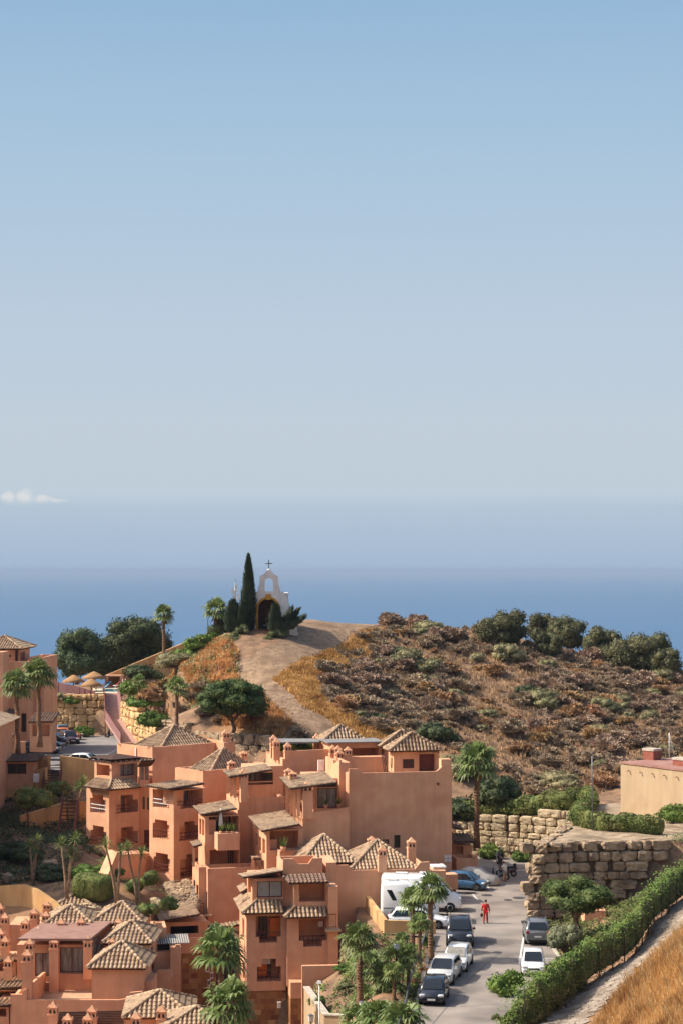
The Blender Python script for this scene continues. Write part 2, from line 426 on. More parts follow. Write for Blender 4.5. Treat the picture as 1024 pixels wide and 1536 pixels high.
bm = N.new('ShaderNodeBump'); n2 = N.new('ShaderNodeTexNoise'); n2.inputs['Scale'].default_value = .15; n2.inputs['Detail'].default_value = 3; L.new(tc.outputs['Object'], n2.inputs['Vector'])
bm.inputs['Strength'].default_value = .5; bm.inputs['Distance'].default_value = 2.0; L.new(n2.outputs['Fac'], bm.inputs['Height']); L.new(bm.outputs[0], b.inputs['Normal'])
struct('sea', mb, m_sea)
if HAZE > 0:
    hm = bpy.data.materials.new('haze_air'); hm.use_nodes = True
    N = hm.node_tree.nodes; L = hm.node_tree.links; N.remove(N['Principled BSDF'])
    pv = N.new('ShaderNodeVolumePrincipled'); pv.inputs['Color'].default_value = (*HAZE_C,1); pv.inputs['Density'].default_value = HAZE
    pv.inputs['Anisotropy'].default_value = 0.0
    L.new(pv.outputs[0], N['Material Output'].inputs['Volume'])
    mb = MB(); mb.box((0,0,(45+SEAZ-1)/2), (220000,220000,45-SEAZ+1))
    hz = mb.build('haze', hm); tag(hz, kind='stuff'); hz.display_type = 'WIRE'
# ---------------------------------------------------------------- road, paths and flat ground
m_road = mat('road_concrete', s2l(120,112,106), s2l(149,139,130), scale=.35, detail=8, rough=.9, bump=.15, bscale=25, c3=s2l(106,99,94), scale3=.22, pos=(.3,.7), pos3=(.5,.68))
m_kerb = mat('kerb_stone', s2l(165,155,140), s2l(190,180,165), scale=3)
m_white = mat('road_paint', s2l(205,203,198), s2l(165,160,155), scale=5, pos=(.45,.75))
m_joint = mat('joint_tar', s2l(105,100,98))
m_iron = mat('cast_iron', (.05,.05,.05), rough=.6)
mb = MB(); k = [mb.vert((p[0], p[1], 0.0)) for p in ROAD]; mb.face(k)
import mathutils
tris = mathutils.geometry.tessellate_polygon([[Vector((p[0],p[1],0)) for p in ROAD]])
mb = MB()
for p in ROAD: mb.vert((p[0],p[1],0.0))
for t in tris:
    a, b, c = [Vector((ROAD[i][0],ROAD[i][1],0)) for i in t]
    if (b-a).cross(c-a).z < 0: t = t[::-1]
    mb.face(t)
struct('road', mb, m_road)
def strip(mb, pts, w, z=.004, m=0):
    for a, b in zip(pts[:-1], pts[1:]):
        a = Vector((a[0],a[1],z)); b = Vector((b[0],b[1],z)); n = (b-a).normalized(); n = Vector((-n.y, n.x, 0))*w/2
        mb.q((a-n, b-n, b+n, a+n), m)
mb = MB()
gp = lambda x, y: G(x, y, 0)[:2]
strip(mb, [gp(785,1401), gp(778,1446)], .14)
strip(mb, [gp(779,1437.5), gp(833,1437.5)], .12)
strip(mb, [gp(705,1338), gp(716,1350)], .12)
strip(mb, [gp(727,1327), gp(733,1333)], .12)
strip(mb, [gp(716,1350), gp(683,1350)], .12)
strip(mb, [gp(700,1421), gp(668,1421)], .10)
struct('road_marking', mb, m_white)
mb = MB()
strip(mb, [gp(694,1418), gp(790,1405)], .05, .008); strip(mb, [gp(711,1385), gp(709,1402), gp(695,1500)], .05, .008)
strip(mb, [gp(708,1462), gp(760,1462)], .05, .008); strip(mb, [gp(700,1378), gp(796,1372)], .05, .008); strip(mb, [gp(648,1536), gp(710,1462), gp(748,1430)], .06, .012)
strip(mb, [gp(690,1510), gp(745,1506)], .05, .008); strip(mb, [gp(735,1353), gp(797,1352)], .05, .008)
struct('road_joint', mb, m_joint)
for i, (px, py, r) in enumerate([(729,1343,.45),(761,1350,.35),(777,1347,.5),(745,1429,.32),(703,1340,.4)]):
    p = G(px,py,0); mb = MB()
    mb.lathe([(r,.0),(r,.03),(r*.88,.034),(r*.86,.026),(r*.3,.026),(r*.28,.034)], n=16, sm=False)
    o = mb.build('manhole_cover', m_iron, loc=(p.x,p.y,.001))
    tag(o, ['dark iron manhole cover between the red person and the blue car','small dark drain cover just right of the red person and higher up','wide dark manhole cover nearest the boulder wall corner','small dark drain cover in the road between the two rows of parked cars','faint manhole cover beside the front of the white motorhome'][i], 'manhole cover', 'iron covers set in the road')
# kerb along the garden side
def kerb(pts, name, z0=-.05, z1=.13, w=.22):
    mb = MB()
    for a, b in zip(pts[:-1], pts[1:]): mb.bar((a[0],a[1],(z0+z1)/2), (b[0],b[1],(z0+z1)/2), w, z1-z0)
    return struct(name, mb, m_kerb)
kerb([(2.9,100),(4.2,118),(5.2,130),(6.7,146.3)], 'kerb')
kerb([(15.1,150.5),(15.1,134),(12.7,126.9),(9.6,117.8),(8.7,110),(7.1,100)], 'kerb')
kerb([(9.6,171.6),(9.6,188.9)], 'kerb')
# paths
def hitpoly(pts): return [tuple(ground_hit(*p))[:2] for p in pts]
m_dirt = mat('dirt_path', s2l(120,97,76), s2l(152,127,101), scale=1.8, bump=.9, bscale=5, c3=s2l(104,82,64), scale3=.45, bdist=.12)
PATH = hitpoly([(440,950),(415,968),(378,985),(358,998),(362,1020),(395,1040),(425,1065),(452,1090),(480,1118),(522,1112),(492,1080),(452,1063),(412,1030),(424,1010),(470,985),(520,957),(552,943)])
PATH = PATH + [(6.0,262),(-2,262),(-9,246)]
drape('dirt_path', PATH, m_dirt)
m_gravel = mat('gravel_path', s2l(168,154,138), s2l(116,104,92), scale=2.2, bump=.5, bscale=9, c3=s2l(120,106,92), scale3=.5, bdist=.08, pos3=(.46,.62))
GPATH = [(9.0,104),(XX(838,115),115),(XX(878,119),119),(XX(918,123),123),(XX(953,127),127),(XX(980,133),133),(XX(1003,137),137),(XX(1024,141),141),(27,146),(31,146)]+hitpoly([(1060,1385),(1024,1400),(1003,1420),(968,1445),(953,1455),(928,1490),(908,1505),(873,1535)])+[(12.6,100)]
drape('gravel_path', GPATH, m_gravel, step=.5)
m_plat = mat('plateau_soil', s2l(128,110,90), s2l(166,148,124), scale=1.1, bump=.5, bscale=5, c3=s2l(112,98,78), scale3=.35, bdist=.08)
drape('bare_soil', [(15.8,156.2),(19.2,168),(22.6,182),(45,182),(45,159),(24.4,157.4)], m_plat)
m_lot = mat('lot_asphalt', s2l(120,116,114), s2l(138,132,128), scale=.4, rough=.9, c3=s2l(105,100,100), scale3=.2)
mb = MB(); mb.q([(p[0],p[1],6.2) for p in [(-37,206.5),(-24.3,205.6),(-18.4,211),(-19.3,231),(-22.5,250.4),(-41,251.2),(-43,215)]])
struct('parking_lot', mb, m_lot)
mb = MB()
lz = lambda x, y: G(x, y, 6.204)[:2]
for a, b in [((150,1137),(176,1124)),((92,1124),(108,1117)),((118,1145),(136,1133))]: strip(mb, [lz(*a), lz(*b)], .12, 6.206)
struct('parking_marking', mb, m_white)
# ---------------------------------------------------------------- vegetation library
rnd = random.Random(11)
def leafmat(name, c1, c2, rnd_v=.12, scale=1.2, trans=.18, rough=.7, hue=.012, c3=None):
    return mat(name, c1, c2, scale=scale, rough=rough, rnd=rnd_v, rnd_hue=hue, trans=trans, spec=.25, detail=3, c3=c3, scale3=.5)
m_bark = mat('bark', s2l(92,72,56), s2l(128,104,82), scale=6, bump=.6, bscale=14)
m_palmbark = mat('palm_bark', s2l(98,72,54), s2l(138,106,80), scale=5, bump=.8, bscale=9)
m_palmskirt = mat('palm_skirt', s2l(150,105,65), s2l(112,78,50), scale=4)
m_palmleaf = leafmat('palm_leaf', (.10,.15,.035), (.22,.27,.09), trans=.3, rough=.5)
m_leaf = dict(
    pine=leafmat('pine_needles', (.032,.060,.016), (.085,.115,.03)),
    dark=leafmat('dark_foliage', (.032,.050,.020), (.085,.105,.04)),
    pepper=leafmat('feathery_foliage', (.040,.068,.028), (.10,.13,.055)),
    cypress=leafmat('cypress_foliage', (.022,.036,.018), (.055,.070,.035), trans=.08),
    hedge=leafmat('hedge_leaves', (.06,.092,.018), (.18,.205,.055), c3=(.15,.14,.045)),
    oleander=leafmat('oleander_leaves', (.09,.11,.04), (.22,.23,.10)),
    olive=leafmat('olive_leaves', (.09,.105,.055), (.20,.21,.12)),
    ridge=leafmat('ridge_foliage', (.062,.068,.030), (.165,.155,.07)),
    carob=leafmat('carob_leaves', (.045,.072,.018), (.14,.165,.05)),
    brownivy=leafmat('dry_ivy', s2l(104,84,58), s2l(140,122,80)),
    bright=leafmat('bright_leaves', (.07,.13,.02), (.17,.24,.05)),
    dry=leafmat('dry_scrub_twigs', s2l(134,115,97), s2l(182,158,132), rnd_v=.16, trans=.05, hue=.012),
    rust=leafmat('rusty_scrub_twigs', s2l(150,120,88), s2l(194,158,116), rnd_v=.14, trans=.05),
    sage=leafmat('sage_scrub', s2l(104,100,70), s2l(156,148,108), rnd_v=.15),
    yucca=leafmat('yucca_leaves', (.08,.13,.03), (.20,.24,.08)),
)
m_grassdry = leafmat('dry_grass', s2l(152,128,96), s2l(200,172,130), scale=.7, trans=.25, c3=s2l(120,94,70))
m_grassgold = leafmat('golden_grass', s2l(176,128,76), s2l(214,170,112), scale=.6, trans=.25, c3=s2l(140,90,48))

def leaf(mb, p, size, nrm, rg, m=0, asp=.6):
    # one small leaf-cluster face
    n = nrm + Vector((rg.uniform(-1,1), rg.uniform(-1,1), rg.uniform(-1,1)))*.8
    if n.length < 1e-3: n = Vector((0,0,1))
    n.normalize()
    t = n.cross(Vector((rg.uniform(-1,1), rg.uniform(-1,1), rg.uniform(-1,1))))
    if t.length < 1e-3: t = n.cross(Vector((1,0,0)))
    t.normalize(); b = n.cross(t)
    a = size*rg.uniform(.6,1.3); c = a*asp
    mb.q((p-t*a, p-b*c+t*a*.1, p+t*a, p+b*c+t*a*.1), m)
def cloud(mb, lumps, per, size, rg, m=0, asp=.6, core=.72, up=0.0, flat=0.0):
    # leaf faces over the shells of several lumps, plus a lumpy core inside each
    for (c, r) in lumps:
        c = Vector(c); r = Vector(r) if hasattr(r, '__len__') else Vector((r,r,r))
        if core: mb.blob(c, r*core, m, seed=rg.uniform(0,90), amp=.5, sub=2, fr=2.2)
        n = int(per*max(.3,(r.x*r.y+r.x*r.z+r.y*r.z)/3))
        for i in range(n):
            z = rg.uniform(-.75,1); t = rg.uniform(0,2*math.pi); s = math.sqrt(max(0,1-z*z))
            d = Vector((s*math.cos(t), s*math.sin(t), z))
            k = rg.uniform(.72,1.08)*(1+.22*noise.noise(d*2.2+c))
            p = c+Vector((d.x*r.x*k, d.y*r.y*k, d.z*r.z*k))
            leaf(mb, p, size, d+Vector((0,0,up)), rg, m, asp)
def brush(mb, lumps, per, wd, rg, m=0, core=.5):
    # dry twiggy shrub: fine twigs fanning out of each lump
    for (c, r) in lumps:
        c = Vector(c); r = Vector(r) if hasattr(r, '__len__') else Vector((r,r,r))
        if core: mb.blob(c, r*core, m, seed=rg.uniform(0,90), amp=.5, sub=1, fr=2.2)
        n = int(per*max(.25,(r.x*r.y+r.x*r.z+r.y*r.z)/3))
        for i in range(n):
            z = rg.uniform(-.55,1); t = rg.uniform(0,6.2832); s = math.sqrt(max(0,1-z*z)); d = Vector((s*math.cos(t), s*math.sin(t), z))
            k = rg.uniform(.7,1.15)*(1+.25*noise.noise(d*2.5+c)); tip = c+Vector((d.x*r.x*k, d.y*r.y*k, d.z*r.z*k+.05)); a = c+(tip-c)*rg.uniform(.25,.55)
            sd = (tip-a).cross(Vector((rg.uniform(-1,1),rg.uniform(-1,1),rg.uniform(-1,1))))
            if sd.length < 1e-4: continue
            sd = sd.normalized()*wd*rg.uniform(.6,1.5); mb.q((a-sd*.5, a+sd*.5, a.lerp(tip,.65)+sd, tip, a.lerp(tip,.65)-sd), m)
def rand_lumps(rg, R3, n, rr, zmin=-.3, hollow=.55):
    out = []
    for i in range(n):
        while True:
            p = Vector((rg.uniform(-1,1), rg.uniform(-1,1), rg.uniform(zmin,1)))
            if hollow < p.length < 1: break
        k = rg.uniform(*rr)
        out.append((Vector((p.x*R3[0]*(1-k*.6), p.y*R3[1]*(1-k*.6), p.z*R3[2]*(1-k*.6))), Vector(R3)*k))
    return out
PROTO = {}
def make_palm(key, th, tr, leaves, rl, seed, skirt=True, name='palm_tree', fan=13):
    rg = random.Random(seed); root = thing(name, '-', 'palm tree')
    mb = MB(); n = 12
    pts = [(rg.uniform(-.04,.04)*th*.2+.015*th*math.sin(i/n*2), rg.uniform(-.02,.02), th*i/n) for i in range(n+1)]
    pts[0] = (0,0,-.6)
    rad = [tr*(1.45 if i == 0 else 1.15 if i == 1 else 1.0-.18*i/n) for i in range(n+1)]
    mb.tube(pts, rad, 8)
    for i in range(1, n*2):   # leaf scars
        z = th*i/(n*2); mb.lathe([(tr*.98,z-.05),(tr*1.05,z),(tr*.96,z+.04)], c=(pts[i//2][0],pts[i//2][1],0), n=8)
    tip = Vector(pts[-1])
    mb.build('trunk', m_palmbark, root)
    if skirt:
        mb = MB()
        for i in range(26):
            t = rg.uniform(0,6.283); z = th-rg.uniform(.0,.75)
            d = Vector((math.cos(t), math.sin(t), 0)); p = Vector((tip.x,tip.y,z))
            s = Vector((-d.y,d.x,0))*.09; e = p+d*rg.uniform(.25,.5)*rl+Vector((0,0,rg.uniform(-.6,.05)*rl))
            mb.q((p-s,p+s,e+s*.6,e-s*.6))
        mb.build('dry_skirt', m_palmskirt, root)
    mb = MB()
    for i in range(leaves):
        f = (i+.5)/leaves; el = R(88)-f**.85*R(116)+rg.uniform(-.2,.2); az = i*2.399+rg.uniform(-.2,.2)
        d = Vector((math.cos(el)*math.cos(az), math.cos(el)*math.sin(az), math.sin(el)))
        side = Vector((-math.sin(az), math.cos(az), 0)); nr = side.cross(d).normalized()
        pl = rl*rg.uniform(.36,.56); c = tip+Vector((0,0,-.05))+d*pl+Vector((0,0,-.12*rl*f))
        w = .02*rl; mb.q((tip-side*w, tip+side*w, c+side*w, c-side*w))
        fr = rl*rg.uniform(.62,.8)
        for j in range(fan):
            a = (j+.5)/fan-.5; an = a*R(250)
            dir1 = (d*math.cos(an)+side*math.sin(an)).normalized()
            ln = fr*(1-.35*abs(a)*1.2)
            wv = (d*-math.sin(an)+side*math.cos(an))*ln*.095
            mid = c+dir1*ln*.6+nr*(.05 if j%2 else -.05)*rl*.5
            dr = .28+.5*abs(a)
            end = c+dir1*ln+Vector((0,0,-dr*ln*rg.uniform(.7,1.5)))
            mb.q((c, mid-wv, mid+wv)); mb.q((mid-wv, end, mid+wv))
    mb.build('crown', m_palmleaf, root)
    PROTO[key] = root; return root
def limb_path(a, b, rg, n=4, k=.12):
    a = Vector(a); b = Vector(b); L = (b-a).length
    return [a.lerp(b, i/n)+Vector((rg.uniform(-k,k),rg.uniform(-k,k),0))*L*(0 if i in (0,n) else .5) for i in range(n+1)]
def make_tree(key, name, cat, R3, cz, nl, rr, leafsz, per, lm, seed, trunk_h, tr, limbs=4, zmin=-.3, asp=.6, core=.7, lean=0, bark=None, hollow=.45, stems=1):
    rg = random.Random(seed); root = thing(name, '-', cat)
    lumps = [(Vector((l.x+lean*.6, l.y, l.z+cz)), r) for l, r in rand_lumps(rg, R3, nl, rr, zmin, hollow)]
    mb = MB()
    for s in range(stems):
        ox = 0 if stems == 1 else rg.uniform(-.3,.3)
        fork = Vector((lean*.5+ox*2, rg.uniform(-.1,.1), trunk_h))
        mb.tube([(ox,0,-.5)]+limb_path((ox,0,0), fork, rg), [tr*1.3]+[tr*(1.1-.1*i) for i in range(5)], 7)
        for i in range(limbs):
            l = lumps[(i*3+s) % len(lumps)][0]
            mb.tube(limb_path(fork, l, rg), [tr*.6, tr*.5, tr*.4, tr*.28, tr*.15], 5)
    mb.build('trunk', bark or m_bark, root)
    mb = MB(); cloud(mb, lumps, per, leafsz, rg, 0, asp, core)
    mb.build('crown', m_leaf[lm], root)
    PROTO[key] = root; return root
def make_bush(key, name, cat, R3, nl, rr, leafsz, per, lm, seed, asp=.5, core=.72, hollow=.3):
    # low shrub: leaf mesh on one foot, one piece
    rg = random.Random(seed); mb = MB()
    lumps = [(Vector((l.x,l.y,max(l.z,0)+R3[2]*.35)), r) for l, r in rand_lumps(rg, (R3[0],R3[1],R3[2]*.75), nl, rr, -.2, hollow)]
    if lm in ('dry','rust'): brush(mb, lumps, per*2.6, .035, rg)
    else: cloud(mb, lumps, per, leafsz, rg, 0, asp, core)
    o = mb.build(name, m_leaf[lm]); tag(o, '-', cat)
    PROTO[key] = o; return o
FIRST = set()
def put(key, loc, rz=0, scale=1.0, label=None, group=None):
    src = PROTO[key]
    if key not in FIRST:
        FIRST.add(key); o = src
        o.location = loc; o.rotation_euler = (0,0,rz); o.scale = scale if hasattr(scale,'__len__') else (scale,)*3
        if label: o['label'] = label
        if group: o['group'] = group
        return o
    o = dup(src, loc, rz, scale, label, group)
    return o
def put_copy_keyed():
    index_kids()
# ---------------------------------------------------------------- plants
make_palm('palm_a', 4.6, .22, 20, 1.45, 1)
make_palm('palm_b', 5.2, .20, 21, 1.42, 2)
make_palm('palm_c', 2.6, .18, 18, 1.4, 3)
make_palm('palm_tall', 7.2, .26, 24, 2.1, 4)
make_palm('palm_court', 11.2, .27, 24, 2.15, 8)
make_palm('palm_young', .5, .14, 18, 1.3, 5, skirt=False)
make_tree('pine', 'umbrella_pine', 'pine tree', (4.1,3.8,2.3), 5.1, 46, (.26,.38), .13, 240, 'pine', 21, 3.0, .26, limbs=7, zmin=-.55, asp=.5)
make_tree('pepper_a', 'pepper_tree', 'tree', (4.6,4.2,4.2), 4.3, 40, (.28,.44), .18, 150, 'pepper', 22, 1.2, .3, limbs=6, zmin=-.85, hollow=.3)
make_tree('pepper_b', 'broad_tree', 'tree', (5.2,4.4,4.5), 4.5, 44, (.26,.42), .17, 150, 'dark', 23, 1.2, .3, limbs=8, zmin=-.85, hollow=.3)
make_tree('ridge_a', 'hill_tree', 'tree', (2.9,2.4,2.1), 1.9, 22, (.36,.52), .13, 260, 'ridge', 24, .5, .16, limbs=4, zmin=-.8)
make_tree('ridge_b', 'hill_tree', 'tree', (2.4,2.1,2.3), 2.0, 20, (.36,.52), .13, 260, 'ridge', 25, .5, .16, limbs=4, zmin=-.8)
make_tree('carob', 'carob_tree', 'tree', (2.75,2.3,1.35), 3.3, 40, (.26,.42), .08, 560, 'carob', 26, 1.7, .28, limbs=6, zmin=-.75, lean=-.5)
make_tree('olive', 'olive_tree', 'tree', (1.5,1.4,1.3), 2.0, 26, (.32,.46), .075, 420, 'olive', 27, 1.1, .09, limbs=5, zmin=-.7, stems=2)
make_tree('topiary', 'clipped_tree', 'tree', (1.75,1.6,1.15), 2.9, 14, (.5,.62), .08, 230, 'hedge', 28, 1.9, .08, limbs=4, zmin=-.5, stems=2)
make_bush('ball', 'clipped_bush', 'bush', (1.0,1.0,1.1), 10, (.55,.68), .07, 300, 'hedge', 31)
make_bush('oleander', 'oleander_bush', 'bush', (1.0,.9,1.0), 16, (.34,.5), .12, 330, 'oleander', 32, asp=.3)
make_bush('green', 'green_bush', 'bush', (1.3,1.2,1.0), 18, (.34,.5), .11, 330, 'bright', 33)
make_bush('darkbush', 'dark_bush', 'bush', (1.5,1.4,1.2), 18, (.34,.5), .11, 330, 'dark', 34)
make_bush('sage', 'sage_bush', 'bush', (1.3,1.2,1.0), 18, (.34,.5), .11, 330, 'sage', 35, asp=.3)
for i in range(4): make_bush('dry%d'%i, 'dry_bush', 'bush', (1.25,1.2,1.05), 16, (.32,.5), .15, 300, 'dry', 40+i, asp=.22)
for i in range(2): make_bush('rust%d'%i, 'dry_bush', 'bush', (1.2,1.15,.9), 16, (.32,.5), .15, 300, 'rust', 50+i, asp=.22)

# yucca: bare branching stems with a rosette on each
def make_yucca(key, seed, hs):
    rg = random.Random(seed); root = thing('yucca_tree', '-', 'yucca'); mb = MB(); tips = []
    for (dx, h) in hs:
        pts = [(0,0,-.3),(dx*.25,0,h*.3),(dx*.6,rg.uniform(-.2,.2),h*.65),(dx,rg.uniform(-.2,.2),h)]
        mb.tube(pts, [.15,.12,.09,.07], 6); tips.append(Vector(pts[-1]))
    mb.build('trunk', mat('yucca_bark_%d'%seed, s2l(120,98,76), s2l(150,126,100), scale=5), root)
    mb = MB()
    for t in tips:
        for i in range(46):
            el = R(85)-(i/46)*R(115); az = i*2.4; d = Vector((math.cos(el)*math.cos(az), math.cos(el)*math.sin(az), math.sin(el)))
            s = Vector((-math.sin(az), math.cos(az), 0))*.05; L_ = rg.uniform(.75,1.15)
            m_ = t+d*L_*.6; e = t+d*L_+Vector((0,0,-.12))
            mb.q((t-s*.6, t+s*.6, m_+s, m_-s)); mb.q((m_-s, m_+s, e))
    mb.build('crown', m_leaf['yucca'], root); PROTO[key] = root
make_yucca('yucca_a', 61, [(-.5,4.2),(.35,3.4),(.7,4.6)])
make_yucca('yucca_b', 62, [(-.9,4.4),(.3,3.9)])


def base_scale(key, px, py_base, py_top, d, hgt):
    return (py_base-py_top)/F*d/hgt
def plant(key, px, py, d=None, scale=1.0, label=None, group=None, rz=None, dz=0.0):
    if d is None: p = ground_hit(px, py)
    else:
        p = W(px, py, d)
        if not dz and -1.6 < H(p.x,p.y)-p.z < .5: p.z = H(p.x,p.y)
    return put(key, (p.x, p.y, p.z+dz), rnd.uniform(0,6.28) if rz is None else rz, scale, label, group)
index_kids()
# ---------------------------------------------------------------- plants set out
def cypress(name, label, cat, loc, h, r, n, prof, seed, spread=0.12, size=.21):
    rg = random.Random(seed); root = thing(name, label, cat, loc)
    mb = MB(); mb.tube([(0,0,-.4),(0,0,h*.5)], [.16,.06], 6); mb.build('trunk', m_bark, root)
    mb = MB()
    rings = []
    for k in range(12):
        z = h*k/11; rings.append((max(.02, prof(k/11)*r*.75), z))
    mb.lathe([(r_*.8,z_) for r_,z_ in rings], n=9)
    for i in range(n):
        f = rg.random()**1.15; a = rg.uniform(0,6.283); rr = prof(f)*r*(rg.uniform(.74,1.16)+.34*noise.noise(Vector((math.cos(a)*2,math.sin(a)*2,f*9+seed))))
        d = Vector((math.cos(a), math.sin(a), 0)); p = d*rr+Vector((0,0,f*h))
        up = (Vector((0,0,1))+d*(spread+rg.uniform(-.1,.3))).normalized(); s = up.cross(d).normalized()
        L_ = size*rg.uniform(1.2,2.6); wd = size*rg.uniform(.35,.6)
        q = d*.5*size
        mb.q((p-s*wd, p-up*L_*.5, p+s*wd, p+up*L_+q*.3))
    mb.build('crown', m_leaf['cypress'], root)
    return root
p = W(373,946,239.5)
cypress('cypress_tree', 'tall slim dark cypress beside the white chapel', 'cypress', p, 9.0, 1.15, 3000, lambda f: (1-f)**.62*(.62+.9*min(f*3,1)*.42) if f < .985 else .03, 3)
cypress('cypress_tree', 'low dark cypress at the foot of the tall slim one, left of the chapel', 'cypress', W(350,946,238), 3.5, 1.3, 1500, lambda f: (1-f)**.45*(.75+.25*min(f*3,1)), 4)
cypress('cypress_tree', 'short ragged cypress squeezed between the tall cypress and the chapel arch', 'cypress', W(365,947,237.5), 3.4, .9, 1100, lambda f: (1-f)**.5, 5)
def juniper(label, loc, seed):
    rg = random.Random(seed); root = thing('juniper_bush', label, 'juniper', loc)
    mb = MB(); mb.tube([(0,0,-.3),(.2,0,.6),(.5,0,1.3)], [.14,.1,.05], 6); mb.build('trunk', m_bark, root)
    mb = MB()
    for b in range(16):
        a = rg.uniform(-.5,.5)+(0 if b % 3 else math.pi); el = rg.uniform(.25,1.2); L_ = rg.uniform(1.2,2.2)*(1 if b % 3 else .62)
        d = Vector((math.cos(el)*math.cos(a), math.cos(el)*math.sin(a)*1.2, math.sin(el)))
        o = Vector((rg.uniform(-.4,.4), rg.uniform(-.4,.4), rg.uniform(.2,.6)))
        for i in range(130):
            t = rg.uniform(.1,1); rr = .52*(1-t*.6)
            off = Vector((rg.gauss(0,1), rg.gauss(0,1), rg.gauss(0,1))).normalized()*rr
            c = o+d*L_*t+off; s = d.cross(off).normalized()*.09; e = (d+off*.6).normalized()
            mb.q((c-s, c-e*.15, c+s, c+e*.32))
        mb.blob(o+d*L_*.4, (.45,.45,.4), 0, seed=b, amp=.3)
    mb.build('crown', m_leaf['cypress'], root)
juniper('spreading dark juniper with pointed boughs leaning right of the chapel arch', W(424,947,237.6), 9)
bpy.data.objects['juniper_bush'].scale = (1.3,1.3,1.25)
cypress('cypress_tree', 'stubby dark conifer in front of the right side of the chapel arch', 'cypress', W(413,944,236.5), 2.9, .9, 900, lambda f: (1-f)**.4, 6)

# palms
P_ = [('palm_c',324,946,239.5,1.3,'shaggy full palm on the hilltop left of the chapel'),
 ('palm_b',247,990,253,1.12,'slender palm standing by the sloping tan wall below the hilltop'),
 ('palm_a',265,1092,209,.95,'palm on the slope above the hipped roof of the octagon tower block'),
 ('palm_c',209,1045,238,.72,'young palm next to the pool fence and ramp'),
 ('palm_tall',27,1123,207,.92,'palm with a leaning crown in front of the tower house, its neighbour is taller'),
 ('palm_tall',60,1112,213,1.0,'dark trunked palm beside the tower house and the parked dark cars'),
 ('palm_tall',714,1262,180,1.0,'big palm between the windowless salmon wall and the ivy hedge'),
 ('palm_a',540,1512,127,.93,'palm with a thick crown alone in the middle of the garden slope'),
 ('palm_b',646,1444,138,.98,'tall palm at the kerb in front of the white motorhome'),
 ('palm_a',618,1435,141,.84,'palm just left of the tall kerbside palm, in front of the white camper'),
 ('palm_a',628,1455,136,.65,'short palm with a thick base between the kerb and the tan parapet'),
 ('palm_b',603,1484,131,.57,'palm by the black lamp post in the middle of the garden'),
 ('palm_b',611,1505,127.5,.60,'palm behind the guard rail near the black hatchback'),
 ('palm_c',595,1500,128,1.0,'low spreading palm behind the front row of the garden'),
 ('palm_a',591,1518,125,.55,'palm with reddish trunk in the lower garden'),
 ('palm_c',574,1512,127,.8,'small palm left of the reddish trunked one in the lower garden'),
 ('palm_young',553,1462,137,1.0,'trunkless palm high on the garden slope under the camper wall'),
 ('palm_young',537,1535,122,1.0,'trunkless palm at the lower edge of the garden beside the lamp'),
 ('palm_young',566,1545,120,1.2,'trunkless palm with wide fans at the bottom of the garden'),
 ('palm_young',600,1552,117,1.3,'wide fanned palm at the bottom edge beside the kerb'),
 ('palm_court',330,1425,134,.9,'large palm in the courtyard in front of the stone clad wall'),
 ('palm_court',343,1504,128,.85,'lower palm in front of the large courtyard palm'),
 ('palm_young',548,1500,129,.9,'trunkless palm at the foot of the lone garden palm'),
 ('palm_young',583,1480,132,.9,'trunkless palm behind the black lamp post')]
for k, px, py, d, s, lb in P_: plant(k, px, py, d, s, lb, 'fan palms of the estate', dz=-11.2*s if k == 'palm_court' else 0)
# trees
plant('pine', 350, 1126, 204, 1.0, 'umbrella pine with a flat green crown below the dirt path')
plant('pepper_a', 116, 1022, 288, .92, 'round feathery tree behind the thatched parasols', 'trees behind the pool')
plant('pepper_b', 209, 1010, 292, 1.0, 'broad dark tree behind the sloping tan wall', 'trees behind the pool')
plant('pepper_a', 162, 1022, 296, .78, 'lower dark tree in the gap between the feathery tree and the broad one', 'trees behind the pool')
for k, px, py, s, lb in [('ridge_a',741,966,.85,'leftmost ridge tree, smaller half of the left pair'),('ridge_b',767,968,1.0,'taller tree of the pair at the left end of the ridge clump'),
 ('ridge_b',815,966,1.0,'tree with a bare left side in the middle of the ridge'),('ridge_a',849,974,.98,'widest tree of the middle ridge clump'),('ridge_b',821,986,.72,'paler bush-like tree in front of the middle ridge clump'),
 ('ridge_b',902,990,.98,'tree at the left end of the right ridge clump'),('ridge_a',944,1006,1.05,'dark wide tree filling the middle of the right ridge clump'),('ridge_a',978,1000,1.0,'highest tree of the right ridge clump'),
 ('ridge_b',996,1018,.85,'small tree at the right end of the right ridge clump'),('ridge_a',917,1000,.62,'greener low tree at the front of the right ridge clump')]:
    plant(k, px, py, None, s*1.15, lb, 'trees along the ridge')
plant('carob', 868, 1412, 139, 1.0, 'spreading carob tree with a dark trunk in front of the boulder wall')
plant('olive', 848, 1432, 135.5, .95, 'grey green olive tree beside the parked grey car')
plant('topiary', 52, 1248, 188, 1.15, 'clipped mushroom shaped tree in the shaded garden under the tan wall', rz=0)
plant('topiary', 88, 1206, 199, .85, 'dark clipped tree beside the wooden stairs')
plant('yucca_a', 101, 1342, 158, .95, 'pale stemmed yucca with two forks above the small tiled roofs', rz=0)
plant('yucca_b', 176, 1352, 157, 1.0, 'leaning yucca left of the sloping salmon buttress', rz=0)
plant('yucca_b', 207, 1352, 157, .95, 'yucca with crossed stems in front of the sloping salmon buttress', rz=.4)
plant('yucca_a', 50, 1330, 166, .8, 'thin bare yucca in the shaded garden', rz=1.0)
plant('yucca_b', 118, 1252, 196, 1.15, 'tall spindly yucca in front of the tan retaining wall', rz=2)
